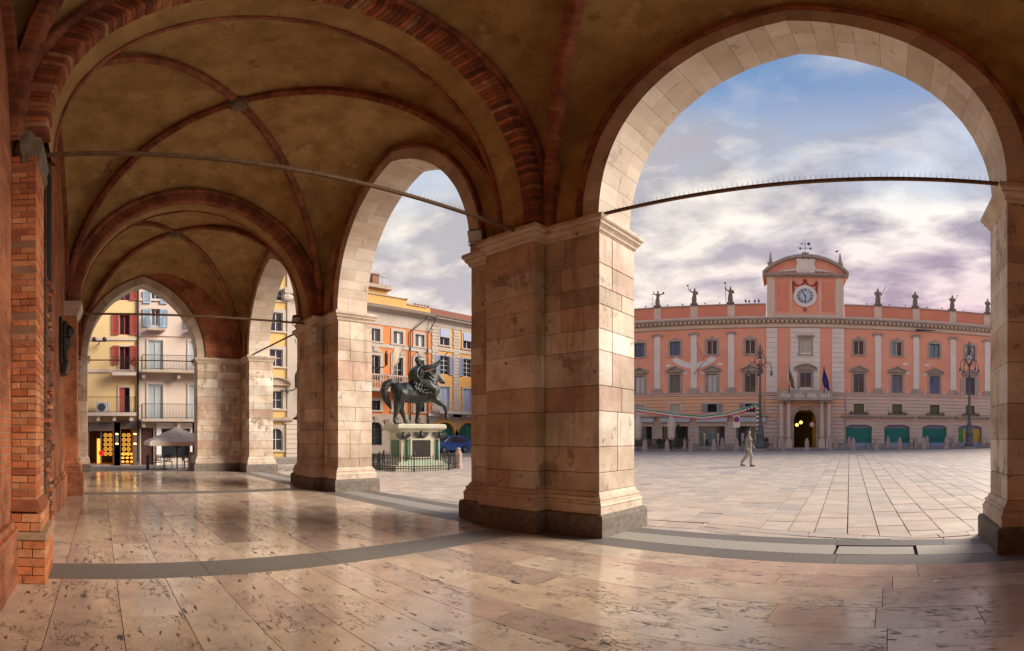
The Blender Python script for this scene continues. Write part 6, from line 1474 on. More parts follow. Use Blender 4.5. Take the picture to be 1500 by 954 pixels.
# cloak billowing behind the shoulders
cl_ = MB(); rs = []
for i in range(13):
    t = i / 12; row = []
    for j in range(13):
        u = -1 + 2 * j / 12
        px = 618 - 17.5 * sin(min(1, t * 1.5) * pi / 2) * (1 - .35 * u * u) + 6 * t * t; py = 533 + 27 * t - 2 * (1 - u * u) * (1 - t)
        row.append((X(px) + .055 * sin(10 * u + 4 * t) * (.3 + t), u * (.34 + .26 * t) + .04 * sin(11 * t), Z(py) + .03 * sin(8 * u)))
    rs.append(row)
cl_.rings(rs, closed=False); cl = cl_.build('cloak', 'bronze', EQ, smooth=True); md = cl.modifiers.new('thick', 'SOLIDIFY'); md.thickness = .07
# fringed saddle cloth and girth
fr_ = MB()
for sgn in (-1, 1):
    for i in range(8):
        px = 605 + i * 4.0; dpt = 9 + 5.5 * sin(pi * i / 7)
        for k in range(4): fr_.ball((X(px + (k % 2) * 1.5), sgn * (.50 + .035 * k - .02 * abs(i - 3.5)), Z(562 + dpt * k / 3)), (2.4 * S, .06, 2.2 * S), 6, 4)
o = fr_.build('saddle_cloth', 'bronze', EQ, smooth=True); md = o.modifiers.new('skin', 'REMESH'); md.mode = 'VOXEL'; md.voxel_size = .03; md.use_smooth_shade = True
MB().tube([(X(640), -.40, Z(531)), (X(655.5), -.42, Z(511.5))], [.035, .02], 6).build('baton', 'bronze', EQ)
MB().tube([(X(643), -.45, Z(528)), (X(636), -.46, Z(537)), (X(629), -.48, Z(546))], [.02, .035, .02], 6).build('sword', 'bronze', EQ)
MB().tube([(X(651.5), -.12, Z(556)), (X(643), -.22, Z(557)), (X(634), .12, Z(551))], .015, 5).build('rein', 'bronze', EQ)

# iron fence round the monument: octagonal, posts and bars
FEN = thing('iron_fence', 'low black iron picket fence with spear tips round the monument', 'fence', MC, MON_RZ)
fr0, fh = 68 * k_, 22 * k_
poly = [(fr0 * 1.0 * cos(radians(22.5 + 45 * i)), fr0 * .92 * sin(radians(22.5 + 45 * i))) for i in range(8)]
barm = MB().lathe([(.016, 0), (.016, fh - .12), (.032, fh - .10), (.004, fh + .03)], 5).mesh('bar', 'dark_iron')
postm = MB().lathe([(.05, 0), (.06, .1), (.035, .14), (.035, fh - .05), (.06, fh), (.05, fh + .08), (.005, fh + .16)], 8).mesh('fence_post', 'dark_iron')
for i in range(8):
    a, b = Vector((*poly[i], 0)), Vector((*poly[(i + 1) % 8], 0)); d = b - a; n = int(d.length / .135)
    obj('fence_post', postm, FEN, a)
    for z in (.12, fh * .30, fh - .16): MB().tube([a + Vector((0, 0, z)), b + Vector((0, 0, z))], .017, 5).build('rail', 'dark_iron', FEN)
    for k in range(1, n): obj('bar', barm, FEN, a + d * k / n)

# ------------------------------------------------------------------ bollards
C('bollard_stone', (.50, .39, .33), c2=(.40, .31, .26), scale=3, rough=.8, bump=.2)
BME = MB().lathe([(.25, 0), (.25, .18), (.20, .22), (.20, .70), (.225, .72), (.225, .78), (.16, .82), (.17, .90), (.10, .95), (.13, 1.02), (.06, 1.12)], 8, ph=pi / 8).mesh('bollard', 'bollard_stone')
def bollard(p, label, group, sc_=1.0):
    o = obj('bollard', BME, None, p); o.scale = (sc_,) * 3; return tag(o, label, 'bollard', group)
fp_ = [944, 977, 1012, 1045.5, 1079, 1147, 1182, 1216, 1250, 1284, 1318, 1353, 1386, 1453]
fb_ = ['before the first closed parasol', 'before the second closed parasol', 'before the gap between cafe and clothes shop', 'before the clothes shop with coloured garments', 'at the foot of the no parking sign', 'left of the palace portal, before the paired columns', 'standing on the axis of the dark portal arch', 'right of the palace portal, before the paired columns', 'before the left half of the first green shutter', 'between the first and the second green shutter', 'before the right half of the second green shutter', 'before the left half of the third green shutter', 'before the right half of the third green shutter', 'beyond the yellow shop lamp post']
for px, w_ in zip(fp_, fb_):
    d = 43.6 / cos((px - 1146) / F); a = (px - XV) / F; p = (-d * cos(a), d * sin(a)); bollard((p[0], p[1], gz(*p)), 'stone bollard at the road edge, ' + w_, 'bollards between square and road', .96)
bb_ = ['behind the flower pots', 'right of the potted shrub', 'between the two clothes shops', 'next to the litter bin', 'just right of the portal columns', 'against the left jamb of the first green shutter', 'against the left jamb of the second green shutter', 'against the left jamb of the third green shutter', 'against the right jamb of the second green shutter', 'against the right jamb of the third green shutter', 'against the left jamb of the yellow poster shop']
for px, w_ in zip((946.5, 1003, 1058, 1135, 1225, 1244, 1301, 1358, 1341.5, 1396, 1413.5), bb_):
    d = 46.6 / cos((px - 1146) / F); a = (px - XV) / F; p = (-d * cos(a), d * sin(a)); bollard((p[0], p[1], gz(*p) + .12), 'pavement bollard of stone ' + w_, 'bollards on the palace pavement', .92)
p = ground(671.5, 686); bollard((p.x, p.y, p.z), 'thick stone bollard standing beside the black picket fence', None, .95)
p = ground(280.5, 690); bollard((p.x, p.y, p.z), 'stone bollard beside the cafe tables at the arcade end', None, .9)

# ------------------------------------------------------------------ street lamps
def lamp(px, label):
    d = 43.9 / cos((px - 1146) / F); a = (px - XV) / F; x, y = -d * cos(a), d * sin(a)
    t = thing('street_lamp', label, 'street lamp', (x, y, gz(x, y)), PAL_RZ, 'tall cast iron lamps before the palace')
    k = d / F; top = 155 * k
    MB().lathe([(.62, 0), (.62, .14), (.5, .2)], 8, ph=pi / 8).build('stone_foot', 'granite_light', t)
    MB().lathe([(.46, .2), (.46, .4), (.36, .55), (.34, 1.3), (.40, 1.42), (.30, 1.6), (.24, 1.9), (.26, 2.1), (.18, 2.4), (.14, 3.2), (.20, 3.3), (.13, 3.5), (.11, 4.6), (.16, 4.7), (.09, 4.9), (.075, 6.6), (.12, 6.7), (.07, 6.9), (.06, top * .80)], 12).build('post', 'lamp_grey', t, smooth=True)
    zc_ = top * .77
    for i in range(4):
        an = pi / 2 * i + radians(12); c_, s_ = cos(an), sin(an)
        pts = [(.06, 0), (.25, .45), (.55, .72), (.85, .62), (1.0, .25), (1.0, -.1)]
        ao = MB().tube([(r * c_, r * s_, zc_ + z) for r, z in pts], .035, 6).tube([((.5 + .2 * cos(q_)) * c_, (.5 + .2 * cos(q_)) * s_, zc_ + .38 + .2 * sin(q_)) for q_ in [j * .7 for j in range(9)]], .02, 5).build('arm', 'lamp_grey', t)
        MB().lathe([(.03, zc_ - .08), (.10, zc_ - .15), (.08, zc_ - .3), (.17, zc_ - .42), (.15, zc_ - .46)], 10, (1.0 * c_, 1.0 * s_)).build('lamp_head', 'lamp_grey', ao)
        MB().ball((1.0 * c_, 1.0 * s_, zc_ - .48), (.11, .11, .07)).build('bulb', 'lamp_glass2', ao, smooth=True)
    # bell shaped lyre on top with hanging lamp
    z0 = zc_ + .35; z1 = top
    for i in range(4):
        an = pi / 2 * i + radians(12); c_, s_ = cos(an), sin(an)
        MB().tube([(r * c_, r * s_, z0 + (z1 - z0) * q_) for r, q_ in ((.05, 0), (.42, .12), (.48, .30), (.34, .48), (.22, .62), (.20, .82), (.08, .95))], .035, 6).build('lyre_bar', 'lamp_grey', t)
    MB().lathe([(.04, z1 - .35), (.16, z1 - .55), (.13, z1 - .9), (.24, z1 - 1.1), (.22, z1 - 1.14)], 10).build('lamp_head', 'lamp_grey', t)
    MB().ball((0, 0, z1 - 1.2), (.17, .17, .12)).build('bulb', 'lamp_glass2', t, smooth=True)
    MB().lathe([(.10, z1 - .12), (.06, z1), (.02, z1 + .28)], 8).build('finial', 'lamp_grey', t); return t
C('lamp_grey', (.09, .095, .105), c2=(.13, .13, .14), scale=6, rough=.5, metal=.4); C('lamp_glass2', (.75, .74, .68), rough=.2)
L1 = lamp(1113.5, 'tall grey lamp post with four curled arms where the tricolour bunting ends'); lamp(1420, 'tall grey lamp post with four curled arms before the yellow shop window')

# tricolour bunting hung from the lamp to the wall, and down the post
BU = thing('bunting', 'green, white and red pennant string sagging before the left palace shops', 'bunting', (0, 0, 0))
C('flag_green', (.0, .26, .10), rough=.8); C('flag_white', (.78, .76, .72), rough=.8); C('flag_red', (.60, .03, .03), rough=.8)
def pw(px, py, d): a = (px - XV) / F; r = d / cos((px - 1146) / F); return Vector((-r * cos(a), r * sin(a), HC + r * tan((YH - py) / F)))
cp_ = [(890, 585), (931, 597), (960, 601.5), (1000, 607), (1030, 609), (1060, 605.5), (1085, 599.5), (1108.5, 591.5)]
cord = [pw(a, b, 44.3) for a, b in cp_]; MB().tube(cord, .012, 4).build('cord', 'white_paint', BU)
def pennant(p, ang):
    r_ = Vector((pr.x, pr.y, 0)); h = .13
    for k, m_ in enumerate(('flag_green', 'flag_white', 'flag_red')):
        w0, w1 = .125 - .015 * k, .125 - .015 * (k + 1); zz = -h * k
        q_ = [p + r_ * -w0 + Vector((0, 0, zz)), p + r_ * w0 + Vector((0, 0, zz)), p + r_ * w1 + Vector((0, 0, zz - h)), p - r_ * w1 + Vector((0, 0, zz - h))]
        off = pd * .02; MB().hexa(q_, [v + off for v in q_]).build('pennant', m_, BU)
for (a, b), (c_, d_) in zip(cp_, cp_[1:]):
    n = max(1, round((c_ - a) / 4.6))
    for k in range(n): t = (k + .5) / n; pennant(pw(a + (c_ - a) * t, b + (d_ - b) * t, 44.3), 0)
for py in range(595, 650, 6): pennant(pw(1109.8, py, 43.75), 0)

# ------------------------------------------------------------------ statues on the parapet
C('statue_stone', (.26, .22, .175), c2=(.16, .135, .11), scale=4, rough=.85, bump=.3)
def roof_statue(s, label, hgt, arm, lean, staff):
    p = pr * s + pd * PAL_D; z = PGZ + zPar + .02
    t = thing('roof_statue', label, 'statue', (p.x, p.y, z), PAL_RZ)
    k = hgt / 1.7; pc_ = lambda l: [(x * k + lean * z_ * .1, y * k, z_ * k + .12, r * k) for x, y, z_, r in l]
    ch = [pc_([(.04, 0, .05, .26), (.0, 0, .35, .22), (-.04, 0, .75, .20), (.02, 0, 1.0, .19), (.03, 0, 1.25, .22), (.02, 0, 1.38, .16)]), pc_([(.02, -.01, 1.42, .07), (.02, -.02, 1.5, .07)]),
          pc_([(.14, -.12, .1, .11), (.16, -.14, .5, .11), (.10, -.10, .85, .12)]), pc_([(-.17, .03, .1, .10), (-.18, -.05, .6, .10)])]
    ch.append(pc_([(-.22, 0, 1.32, .085), (-.34, -.06, 1.08, .07), (-.22, -.18, .92, .06)] if arm < 1 else [(-.22, 0, 1.32, .085), (-.38, -.05, 1.40, .07), (-.46, -.08, 1.66, .06)]))
    ch.append(pc_([(.26, 0, 1.32, .085), (.36, -.04, 1.08, .07), (.20, -.18, .98, .06)] if arm != 2 else [(.26, 0, 1.32, .085), (.44, -.05, 1.34, .07), (.62, -.06, 1.38, .06)]))
    blob('figure', ch, 'statue_stone', t, .035, balls=[((.02 * k + lean * .15, -.02 * k, 1.62 * k + .12), (.11 * k, .12 * k, .14 * k))])
    MB().box(-.36, .36, -.3, .3, 0, .14).build('statue_base', 'statue_stone', t, fix=False)
    if arm == 2: MB().ball((.64 * k, -.06 * k, 1.44 * k + .12), (.12, .08, .13)).build('held_object', C('held_green', (.03, .22, .12), rough=.6), t, smooth=True)
    if staff:
        a, b = staff; MB().tube([(a[0], -.15, a[1]), (b[0], -.15, b[1])], .025, 5).build('staff', 'dark_iron', t)
        if arm == 1: MB().ball((b[0], -.15, b[1]), (.12, .05, .08)).build('staff_head', 'dark_iron', t)
rs_ = [(963.6, 'weathered stone statue on the parapet stretching out an arm with a green object', 1.55, 2, 0, None),
       (1017, 'weathered stone statue lifting a hooked staff above the sundial', 1.62, 1, .2, ((-.46, 1.35), (-.62, 2.05))),
       (1070, 'weathered stone statue with upright spear beside the perched pigeons', 1.62, 1, -.1, ((-.42, .15), (-.50, 2.15))),
       (1286, 'weathered stone statue with a long slanting lance on the parapet', 1.62, 0, -.2, ((.10, .5), (.75, 2.05))),
       (1340.4, 'weathered stone statue with folded hands above the second green shutter', 1.55, 0, 0, None),
       (1394.5, 'weathered stone statue with a short thin staff above the third green shutter', 1.5, 0, .1, ((.25, .9), (.58, 1.75))),
       (1446.5, 'weathered stone statue above the lamp post that stands by the yellow shop', 1.5, 0, 0, None)]
for (px, lb, h, arm, ln, stf) in rs_: roof_statue(ps(px), lb, h, arm, ln, stf)
# aerial and pigeons
t = thing('roof_aerial', 'thin television aerial beside the parapet statue with outstretched arm', 'aerial', pr * ps(956) + pd * PAL_D + Vector((0, 0, PGZ + zPar)), PAL_RZ)
MB().tube([(0, 0, 0), (0, 0, 1.5)], .018, 5).build('mast', 'dark_iron', t)
for z in (.4, .85, 1.4): MB().tube([(-.25, 0, z), (.25, 0, z)], .012, 4).build('crossbar', 'dark_iron', t)
def pigeon(p, rz, label, group, s=1.0, mt_='pigeon_grey'):
    o = blob('pigeon', [[(-.16 * s, 0, .13 * s, .015 * s), (-.06 * s, 0, .14 * s, .055 * s), (.03 * s, 0, .15 * s, .07 * s), (.08 * s, 0, .20 * s, .045 * s)], [(.02 * s, .03 * s, .1 * s, .015 * s), (.02 * s, .03 * s, .01, .01 * s)], [(.02 * s, -.03 * s, .1 * s, .015 * s), (.02 * s, -.03 * s, .01, .01 * s)]], mt_, None, .014 * s, p, rz, [((.10 * s, 0, .25 * s), .035 * s), ((.135 * s, 0, .245 * s), (.02 * s, .008 * s, .008 * s))])
    return tag(o, label, 'pigeon', group)
C('pigeon_grey', (.06, .06, .075), c2=(.12, .12, .13), scale=12, rough=.7)
for px in (1092.5, 1097.5, 1105.5, 1111.5): p = pr * ps(px) + pd * (PAL_D - .02); pigeon((p.x, p.y, PGZ + zPar + .02), random.uniform(0, 6), 'dark pigeon perched on the parapet next to the clock tower', 'pigeons beside the tower', 1.5)
p = pr * ps(1226.5) + pd * (PAL_D + .3); pigeon((p.x, p.y, PGZ + fm(hw - .75) + 1.80), .4, 'dark bird perched on the tip of an obelisk of the clock tower', None, 1.3)
for px in (946, 978, 1000, 1033, 1054, 1270, 1303, 1326, 1358, 1380, 1411): p = pr * ps(px) + pd * (PAL_D - .02); pigeon((p.x, p.y, PGZ + zPar + .02), random.uniform(0, 6), 'small dark bird spaced out alone along the parapet coping', 'birds along the parapet', .8)
for (px, py) in ((692.5, 669), (695.5, 669.5)): p = ground(px, py); pigeon(p, 2.0, 'grey pigeon on the paving beyond the monument', 'pigeons on the paving', 1.5)

# ------------------------------------------------------------------ flags on the balcony
def flag(px, label, mats, ztop_):
    s = ps(px); p = pr * s + pd * (PAL_D - 1.3)
    t = thing('flag', label, 'flag', (p.x, p.y, PGZ + zb1_), PAL_RZ)
    MB().tube([(0, 0, -.2), (-.05, -.5, ztop_)], .03, 6).build('pole', 'dark_iron', t)
    n = len(mats); Hh_ = 1.95
    for k, m_ in enumerate(mats):
        mb = MB(); rs = []
        for i in range(13):
            q_ = i / 12; z = ztop_ - .1 - q_ * Hh_; wd = .14 + .46 * min(1, q_ * 1.6); x0 = -.05 + .28 * q_ ** 1.2
            row = []
            for j in range(5):
                u = (k + j / 4) / n; row.append((x0 - wd * .5 + wd * u + .03 * sin(7 * q_ + 5 * u), -.5 + .45 * q_ + .07 * sin(14 * u + 3 * q_), z + .55 * (1 - u) * (0.3 if q_ > .5 else 0) - (.25 * u)))
            rs.append(row)
        mb.rings(rs, closed=False); o = mb.build('cloth', m_, t, smooth=True); md = o.modifiers.new('thick', 'SOLIDIFY'); md.thickness = .01
    return t
zb1_ = zb1 - .1
flag(1156, 'drooping green, white and red flag on the portal balcony', ['flag_white', 'flag_red', 'flag_green'], pz(538, 1156) - zb1_)
f2 = flag(1205.8, 'drooping blue flag with yellow stars on the portal balcony', [C('flag_blue', (.015, .03, .22), rough=.8)], pz(540, 1206) - zb1_)
for k in range(5): MB().ball((.06 + .05 * k % .12, -.42 + .05 * k, pz(540, 1206) - zb1_ - .7 - .22 * k), (.035, .02, .035), 5, 4).build('star', C('star_yellow', (.75, .60, .03), rough=.6), f2)
for px in (1150, 1209.5):
    p = pr * ps(px) + pd * (PAL_D - 1.0); t = thing('potted_plant', 'small leafy plant at the %s flag on the balcony' % ('tricolour' if px < 1200 else 'blue'), 'plant', (p.x, p.y, PGZ + zb0 + .06), PAL_RZ)
    MB().lathe([(.12, 0), (.17, .28), (.15, .28)], 8).build('pot', 'roof_tile', t); lf = MB()
    for k in range(70):
        a, b = random.uniform(0, 6.28), random.uniform(0, .26); c_ = Vector((b * cos(a), b * sin(a), .3 + random.uniform(0, .5))); v = Vector((random.uniform(-1, 1), random.uniform(-1, 1), random.uniform(-.3, 1))).normalized() * .12; w_ = Vector((-v.y, v.x, .02)) * .4
        lf.quad(c_ - w_, c_ + w_, c_ + v)
    tag(lf.build('foliage', C('leaf', (.07, .11, .03), rough=.7), t, fix=False), kind='stuff')

# ------------------------------------------------------------------ no parking sign, bins, planters, closed parasols before the palace
def at_pal(px, d, dz=.12): p = pr * (tan((px - 1146) / F) * d) + pd * d; return (p.x, p.y, gz(p.x, p.y) + dz)
t = thing('no_parking_sign', 'no parking sign, blue disc with red ring on a grey post by the road', 'sign', at_pal(1079, 44.6, 0), PAL_RZ)
MB().tube([(0, 0, 0), (0, 0, 3.2)], .035, 6).build('post', 'lamp_grey', t); MB().box(-.30, .30, -.07, -.04, 2.05, 3.15, .01).build('plate', 'white_paint', t, fix=False)
a_ = disc('ring', 'sign_red', t, (0, -.07, 2.78), .26); disc('field', 'sign_blue', a_, (0, 0, .031), .19).rotation_euler = (0, 0, 0)
MB().box(-.025, .025, -.19, .19, .062, .07).build('slash', 'sign_red', a_).rotation_euler = (0, 0, radians(45))
t = thing('litter_bin', 'dark square litter bin near the portal columns', 'bin', at_pal(1122.5, 46.7), PAL_RZ)
MB().box(-.22, .22, -.2, .2, .08, .95, .03).build('body', 'lamp_grey', t, fix=False); MB().box(-.25, .25, -.23, .23, .952, 1.02, .02).build('lid', 'lamp_grey', t, fix=False); MB().box(-.12, .12, -.225, -.2, .7, .85).build('opening', 'void', t, fix=False)
C('canvas', (.74, .65, .54), c2=(.66, .58, .48), scale=3, rough=.85)
for (px, lb) in ((934.5, 'closed cream parasol standing farther from the potted shrub'), (983.5, 'closed cream parasol standing next to the potted shrub')):
    t = thing('closed_parasol', lb, 'parasol', at_pal(px, 46.0, .0), PAL_RZ)
    MB().tube([(0, 0, 0), (0, 0, 3.3)], .04, 6).build('pole', 'dark_iron', t); MB().box(-.4, .4, -.4, .4, 0, .1, .02).build('foot', 'granite', t, fix=False)
    rs = []
    for i in range(11):
        q_ = i / 10; z = 3.35 - 2.35 * q_; r0 = .08 + .30 * sin(pi * min(1, q_ * .75 + .08)) * (1 - .25 * (q_ > .55)) + .05 * q_
        rs.append([((r0 + .08 * (j % 2) * q_) * cos(2 * pi * j / 16 + .3 * q_), (r0 + .08 * (j % 2) * q_) * sin(2 * pi * j / 16 + .3 * q_), z + (.12 * (j % 2) if i == 10 else 0)) for j in range(16)])
    MB().rings(rs).build('canopy', 'canvas', t, smooth=True)
    MB().tube([(.36 * cos(2 * pi * j / 12), .36 * sin(2 * pi * j / 12), 2.0) for j in range(13)], .03, 5).build('tie_strap', 'canvas', t)
for i, (px, lb) in enumerate(((955, 'dark wicker cafe screen between parasol and flower pot'), (975, 'dark wicker cafe screen by the second closed parasol'), (1000.5, 'dark wicker cafe screen below the potted shrub'))):
    t = thing('cafe_screen', lb, 'screen', at_pal(px, 46.5), PAL_RZ)
    for k in range(7): MB().box(-.6 + k * .19, -.53 + k * .19, -.04, .04, 0, .88).build('slat', 'frame_dark', t, fix=False)
    MB().box(-.65, .65, -.06, .06, .882, .95).build('top_rail', 'frame_dark', t, fix=False)
def shrub(px, d, h, r, label):
    t = thing('potted_shrub', label, 'plant', at_pal(px, d), PAL_RZ)
    MB().lathe([(.18, 0), (.25, .45), (.22, .45)], 10).build('pot', 'lamp_grey', t); MB().tube([(0, 0, .4), (0.02, 0, h * .6)], .03, 5).build('stem', 'wood_brown', t); lf = MB()
    for k in range(260):
        a, b, c0 = random.uniform(0, 6.28), r * sqrt(random.random()), .5 + random.random() * (h - .5); b *= sin(pi * min(1, max(.12, (c0 - .4) / (h - .4)))) + .2
        c_ = Vector((b * cos(a), b * sin(a), c0)); v = Vector((random.uniform(-1, 1), random.uniform(-1, 1), random.uniform(-.4, .8))).normalized() * .17; w_ = Vector((-v.y, v.x, random.uniform(-.03, .03))) * .35
        lf.quad(c_ - v * .5, c_ + w_, c_ + v, c_ - w_)
    tag(lf.build('foliage', C('leaf2', (.06, .10, .025), c2=(.10, .14, .04), scale=3, rough=.6), t, fix=False), kind='stuff')
shrub(993.5, 47.1, 2.3, .42, 'leafy green shrub in a pot inside the cafe row'); shrub(966, 46.6, .95, .32, 'low flowering pot between the cafe screens')
for i, (p0_, p1_) in enumerate(((1268, 1282), (1322, 1339), (1362, 1394), (1432, 1447))):
    t = thing('parking_rail', 'low black metal rail on the pavement before green shutter number %s from the portal' % ('one', 'two', 'three', 'four')[i] if i < 3 else 'low black metal rail beneath the yellow posters', 'rail', at_pal((p0_ + p1_) / 2, 46.55), PAL_RZ)
    hw2 = (p1_ - p0_) / 2 * 46.5 / F; MB().tube([(-hw2, 0, 0), (-hw2, 0, .8), (hw2, 0, .8), (hw2, 0, 0)], .03, 6).build('frame', 'dark_iron', t); MB().tube([(-hw2, 0, .4), (hw2, 0, .4)], .02, 6).build('middle_bar', 'dark_iron', t)

# ------------------------------------------------------------------ blue car beside the yellow palazzo
cpx = ground(656, 664)
t = thing('parked_car', 'parked blue estate car behind the picket fence beside the yellow palazzo', 'car', cpx, atan2(-cpx.y, -cpx.x) + pi / 2 + radians(44) + pi)
C('car_blue', (.045, .10, .30), rough=.22, spec=.8); C('tyre', (.015, .015, .015), rough=.8); C('rim', (.45, .45, .46), rough=.3, metal=.8)
prof = [(2.15, .42), (2.25, .62), (2.18, .82), (1.95, .93), (1.15, 1.04), (.45, 1.52), (-.2, 1.62), (-1.2, 1.60), (-1.85, 1.42), (-2.12, 1.02), (-2.2, .75), (-2.15, .42), (-1.8, .30), (1.85, .30)]
rs = []
for (y, ins) in ((-.88, .05), (-.90, .0), (-.78, -.0), (0, -.03), (.78, 0), (.90, 0), (.88, .05)):
    rs.append([(x * (1 - ins * .5), y * (1 - .22 * max(0, min(1, (z - 1.0) / .55)) if abs(y) > .5 else 1), z - ins * (z > 1)) for x, z in prof])
bo = MB().rings(rs).build('body', 'car_blue', t); smooth_angle(bo, 35)
def side(y, pts, m, nm='side_window'): MB().prism(pts, lambda p: (p[0], (y + .012 * (1 if y > 0 else -1)) * (1 - .235 * max(0, (p[1] - 1.0) / .55)) , p[1]), lambda p: (p[0], (y - .03 * (1 if y > 0 else -1)) * (1 - .235 * max(0, (p[1] - 1.0) / .55)), p[1])).build(nm, m, t)
for y in (-.90, .90):
    side(y, [(.92, 1.08), (.38, 1.45), (.02, 1.50), (.02, 1.05)], 'glass_dark'); side(y, [(-.06, 1.05), (-.06, 1.50), (-.85, 1.50), (-.85, 1.05)], 'glass_dark'); side(y, [(-.93, 1.06), (-.93, 1.49), (-1.45, 1.44), (-1.75, 1.15)], 'glass_dark')
    MB().box(1.75, 2.1, y * .62, y * .93, .70, .84, .03).build('headlight', 'curtain', t, fix=False); MB().box(-2.19, -1.98, y * .68, y * .95, .88, 1.08, .02).build('tail_light', 'sign_red', t, fix=False)
    MB().box(.72, .92, y * 1.02, y * 1.18, 1.02, 1.16, .03).build('mirror', 'car_blue', t, fix=False)
    for x in (1.38, -1.35):
        wh = MB().lathe([(.20, -.11), (.33, -.11), (.35, -.06), (.35, .06), (.33, .11), (.20, .11)], 20).build('tyre', 'tyre', t, (x, y * .94, .35)); wh.rotation_euler = (pi / 2, 0, 0)
        MB().lathe([(.0, -.115), (.20, -.118), (.21, .118), (.0, .115)], 14).build('rim', 'rim', wh)
MB().hexa([(1.02, -.68, 1.10), (1.02, .68, 1.10), (1.02, .68, 1.10), (1.02, -.68, 1.10)], [(.47, -.60, 1.50), (.47, .60, 1.50), (.46, .60, 1.51), (.46, -.60, 1.51)]).build('windscreen', 'glass_dark', t)
ws_ = [(1.16, -.72, 1.06), (1.16, .72, 1.06), (.50, .60, 1.51), (.50, -.60, 1.51)]; MB().hexa([Vector(v) + Vector((.012, 0, .012)) for v in ws_], [Vector(v) - Vector((.03, 0, .03)) for v in ws_]).build('windscreen', 'glass_dark', t)
MB().box(2.2, 2.27, -.5, .5, .48, .66, .02).build('grille', 'void', t, fix=False); MB().box(2.24, 2.275, -.25, .25, .5, .6).build('number_plate', 'white_paint', t, fix=False)

# ------------------------------------------------------------------ cafe at the arcade end
pb = ground(259.4, 690)
kq = hypot(pb.x, pb.y) / F
t = thing('open_parasol', 'open cream canvas parasol over the cafe tables at the arcade end', 'parasol', pb, pi / 2)
hA, hE = 64.5 * kq, 43.0 * kq; rP = 56 * kq
ring = []
rs = [[(.03 * cos(2 * pi * j / 16), .03 * sin(2 * pi * j / 16), hA) for j in range(16)]]
for q_ in (.25, .5, .75, 1.0):
    rr = []
    for j in range(16):
        a = 2 * pi * j / 16 + pi / 4; sq_ = 1 / max(abs(cos(a)), abs(sin(a))) * .80
        rr.append((rP * q_ * sq_ * cos(a), rP * q_ * sq_ * sin(a), hA - (hA - hE) * q_ - .06 * sin(pi * q_) * (j % 2)))
    rs.append(rr)
rs.append([(x * 1.0, y * 1.0, z - .20) for x, y, z in rs[-1]])
o = MB().rings(rs, cap=False).build('canopy', 'canvas', t); md = o.modifiers.new('thick', 'SOLIDIFY'); md.thickness = .012
MB().lathe([(.05, 0), (.05, .0), (.035, .05), (.035, hA - .05)], 8).build('pole', 'dark_iron', t); MB().box(-.35, .35, -.35, .35, 0, .10, .02).build('foot', 'white_paint', t, fix=False)
for j in range(8):
    a = 2 * pi * j / 8 + pi / 4; MB().tube([(0.04 * cos(a), .04 * sin(a), hE - .35), (rP * .55 * cos(a), rP * .55 * sin(a), hA - (hA - hE) * .6)], .018, 5).build('strut', 'dark_iron', t)
def cafe_table(px, py, label):
    p = ground(px, py); t = thing('cafe_table', label, 'table', p, random.random())
    MB().lathe([(.36, .71), (.37, .73), (.36, .745)], 16).build('top', 'dark_iron', t); MB().lathe([(.22, 0), (.2, .03), (.03, .06), (.03, .71)], 10).build('stand', 'dark_iron', t)
def cafe_chair(px, py, rz, label):
    p = ground(px, py); t = thing('cafe_chair', label, 'chair', p, rz)
    MB().box(-.2, .2, -.2, .2, .43, .46, .01).build('seat', 'dark_iron', t, fix=False)
    for x in (-.18, .18):
        for y in (-.18, .18): MB().tube([(x * 1.1, y * 1.1, 0), (x, y, .43)], .014, 5).build('leg', 'dark_iron', t)
    MB().tube([(-.18, .19, .46), (-.17, .24, .85), (.17, .24, .85), (.18, .19, .46)], .014, 5).build('back_frame', 'dark_iron', t)
    for x in (-.09, 0, .09): MB().box(x - .025, x + .025, .215, .23, .5, .84).build('back_slat', 'dark_iron', t, fix=False)
cafe_table(240, 689, 'round black cafe table on the boutique side of the parasol pole'); cafe_chair(231, 689.5, 1.2, 'black metal cafe chair at the kerb side of the small tables'); cafe_chair(247, 688, -1.9, 'black metal cafe chair between table and parasol pole')
cafe_table(270, 687, 'round black cafe table on the bollard side of the parasol pole'); cafe_chair(273.5, 688.5, 2.6, 'black metal cafe chair beside the stone bollard')
ch_p = [(215.5, 690.5), (217.8, 689), (258, 686), (296, 686)]
for i, (px, py) in enumerate(ch_p[:2]):
    p = ground(px, py); t = thing('chain_post', 'grey metal chain post, %s of the pair by the brown door' % ('thicker' if i == 0 else 'slimmer'), 'post', p)
    MB().lathe([(.09 - .03 * i, 0), (.07 - .03 * i, .05), (.055 - .02 * i, .1), (.055 - .02 * i, .78), (.075 - .02 * i, .8), (.03, .88)], 8).build('shaft', 'lamp_grey', t)
    if i == 1:
        a_ = Vector((0, 0, .74)); b_ = ground(*ch_p[2]) - p + Vector((0, 0, .74)); MB().tube([a_.lerp(b_, k / 10) - Vector((0, 0, .28 * (1 - (k / 5 - 1) ** 2))) for k in range(11)], .02, 5).build('chain', 'dark_iron', t)

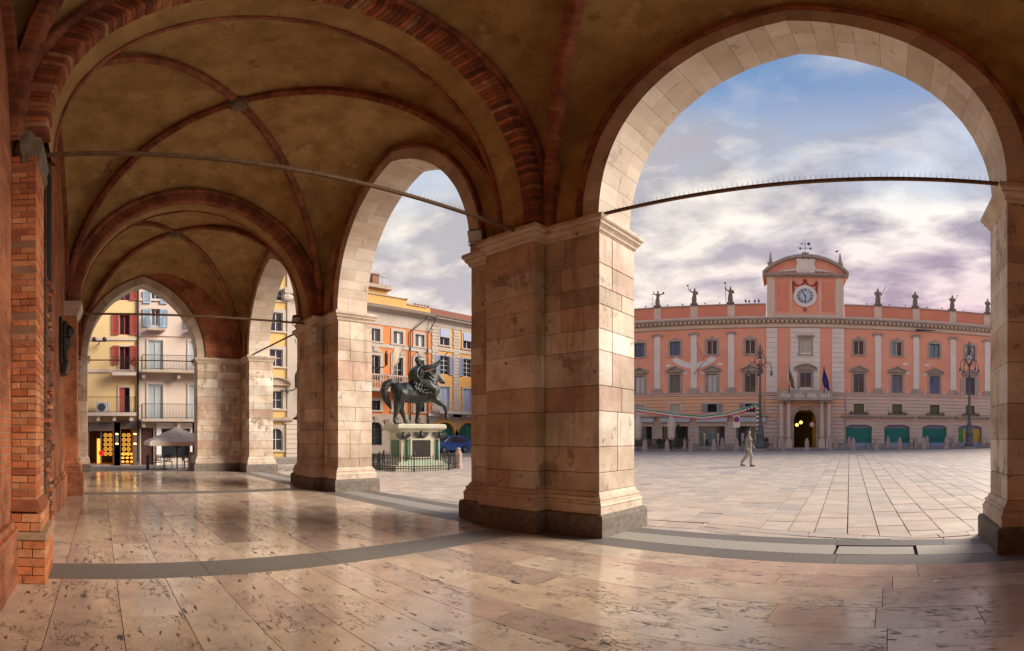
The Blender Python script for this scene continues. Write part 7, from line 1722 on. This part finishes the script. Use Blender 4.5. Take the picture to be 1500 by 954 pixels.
# ------------------------------------------------------------------ walker on the square
pw_ = ground(1096, 683.5)
t = thing('person', 'person in grey coat and pale grey trousers walking across the square', 'person', pw_, PAL_RZ)
C('skin', (.55, .36, .27), rough=.6); C('coat', (.25, .22, .20), c2=(.20, .18, .165), scale=6, rough=.9); C('trouser', (.40, .36, .33), rough=.9); C('hair', (.10, .07, .05), rough=.8); C('shoe', (.06, .05, .05), rough=.6)
body = [[(0, 0, .92, .15), (0, 0, 1.12, .145), (.02, 0, 1.32, .17), (.02, 0, 1.44, .10)], [(.02, 0, 1.46, .055), (.03, 0, 1.55, .055)],
        [(0, -.09, .90, .10), (.17, -.10, .50, .07), (.13, -.10, .12, .05), (.24, -.10, .06, .045)], [(0, .09, .90, .10), (-.10, .10, .50, .07), (-.34, .10, .16, .05), (-.24, .10, .05, .045)],
        [(.02, -.19, 1.40, .065), (-.10, -.23, 1.14, .05), (-.04, -.24, .92, .04), (-.01, -.24, .84, .035)], [(.02, .19, 1.40, .065), (.10, .23, 1.14, .05), (.24, .22, .96, .04), (.30, .21, .90, .035)]]
def fingers(mb):
    for (x, y, z, sx_) in ((0, -.24, .82, 0), (.33, .21, .87, .5)):
        for k in range(4): mb.tube([(x + .02 * (k - 1.5), y, z), (x + .02 * (k - 1.5) + .01 + .04 * sx_, y, z - .07 + .01 * abs(k - 1.5))], .009, 5)
        mb.tube([(x + .035, y - .01, z + .03), (x + .06, y - .015, z - .02)], .010, 5)
bd = blob('body', body, 'skin', t, .018, balls=[((.035, 0, 1.645), (.085, .075, .115)), ((.125, 0, 1.635), (.018, .014, .02)), ((.03, .078, 1.64), (.02, .012, .03)), ((.03, -.078, 1.64), (.02, .012, .03))], extra=fingers)
blob('coat', [[(0, 0, .80, .20), (0, 0, 1.0, .185), (.0, 0, 1.15, .17), (.02, 0, 1.33, .19), (.02, 0, 1.43, .125)], [(.02, -.19, 1.40, .085), (-.10, -.23, 1.14, .068), (-.045, -.24, .93, .055)], [(.02, .19, 1.40, .085), (.10, .23, 1.14, .068), (.235, .22, .965, .055)]], 'coat', t, .022)
blob('trousers', [[(0, -.09, .88, .115), (.17, -.10, .50, .088), (.13, -.10, .13, .068)], [(0, .09, .88, .115), (-.10, .10, .50, .088), (-.33, .10, .18, .068)]], 'trouser', t, .02)
blob('hair', [[(.0, 0, 1.69, .088), (-.02, 0, 1.62, .08)]], 'hair', t, .016)
for (x, y, z) in ((.20, -.10, .045), (-.28, .10, .06)): blob('shoe', [[(x - .08, y, z, .045), (x + .05, y, z, .045), (x + .12, y, z - .01, .032)]], 'shoe', t, .014)
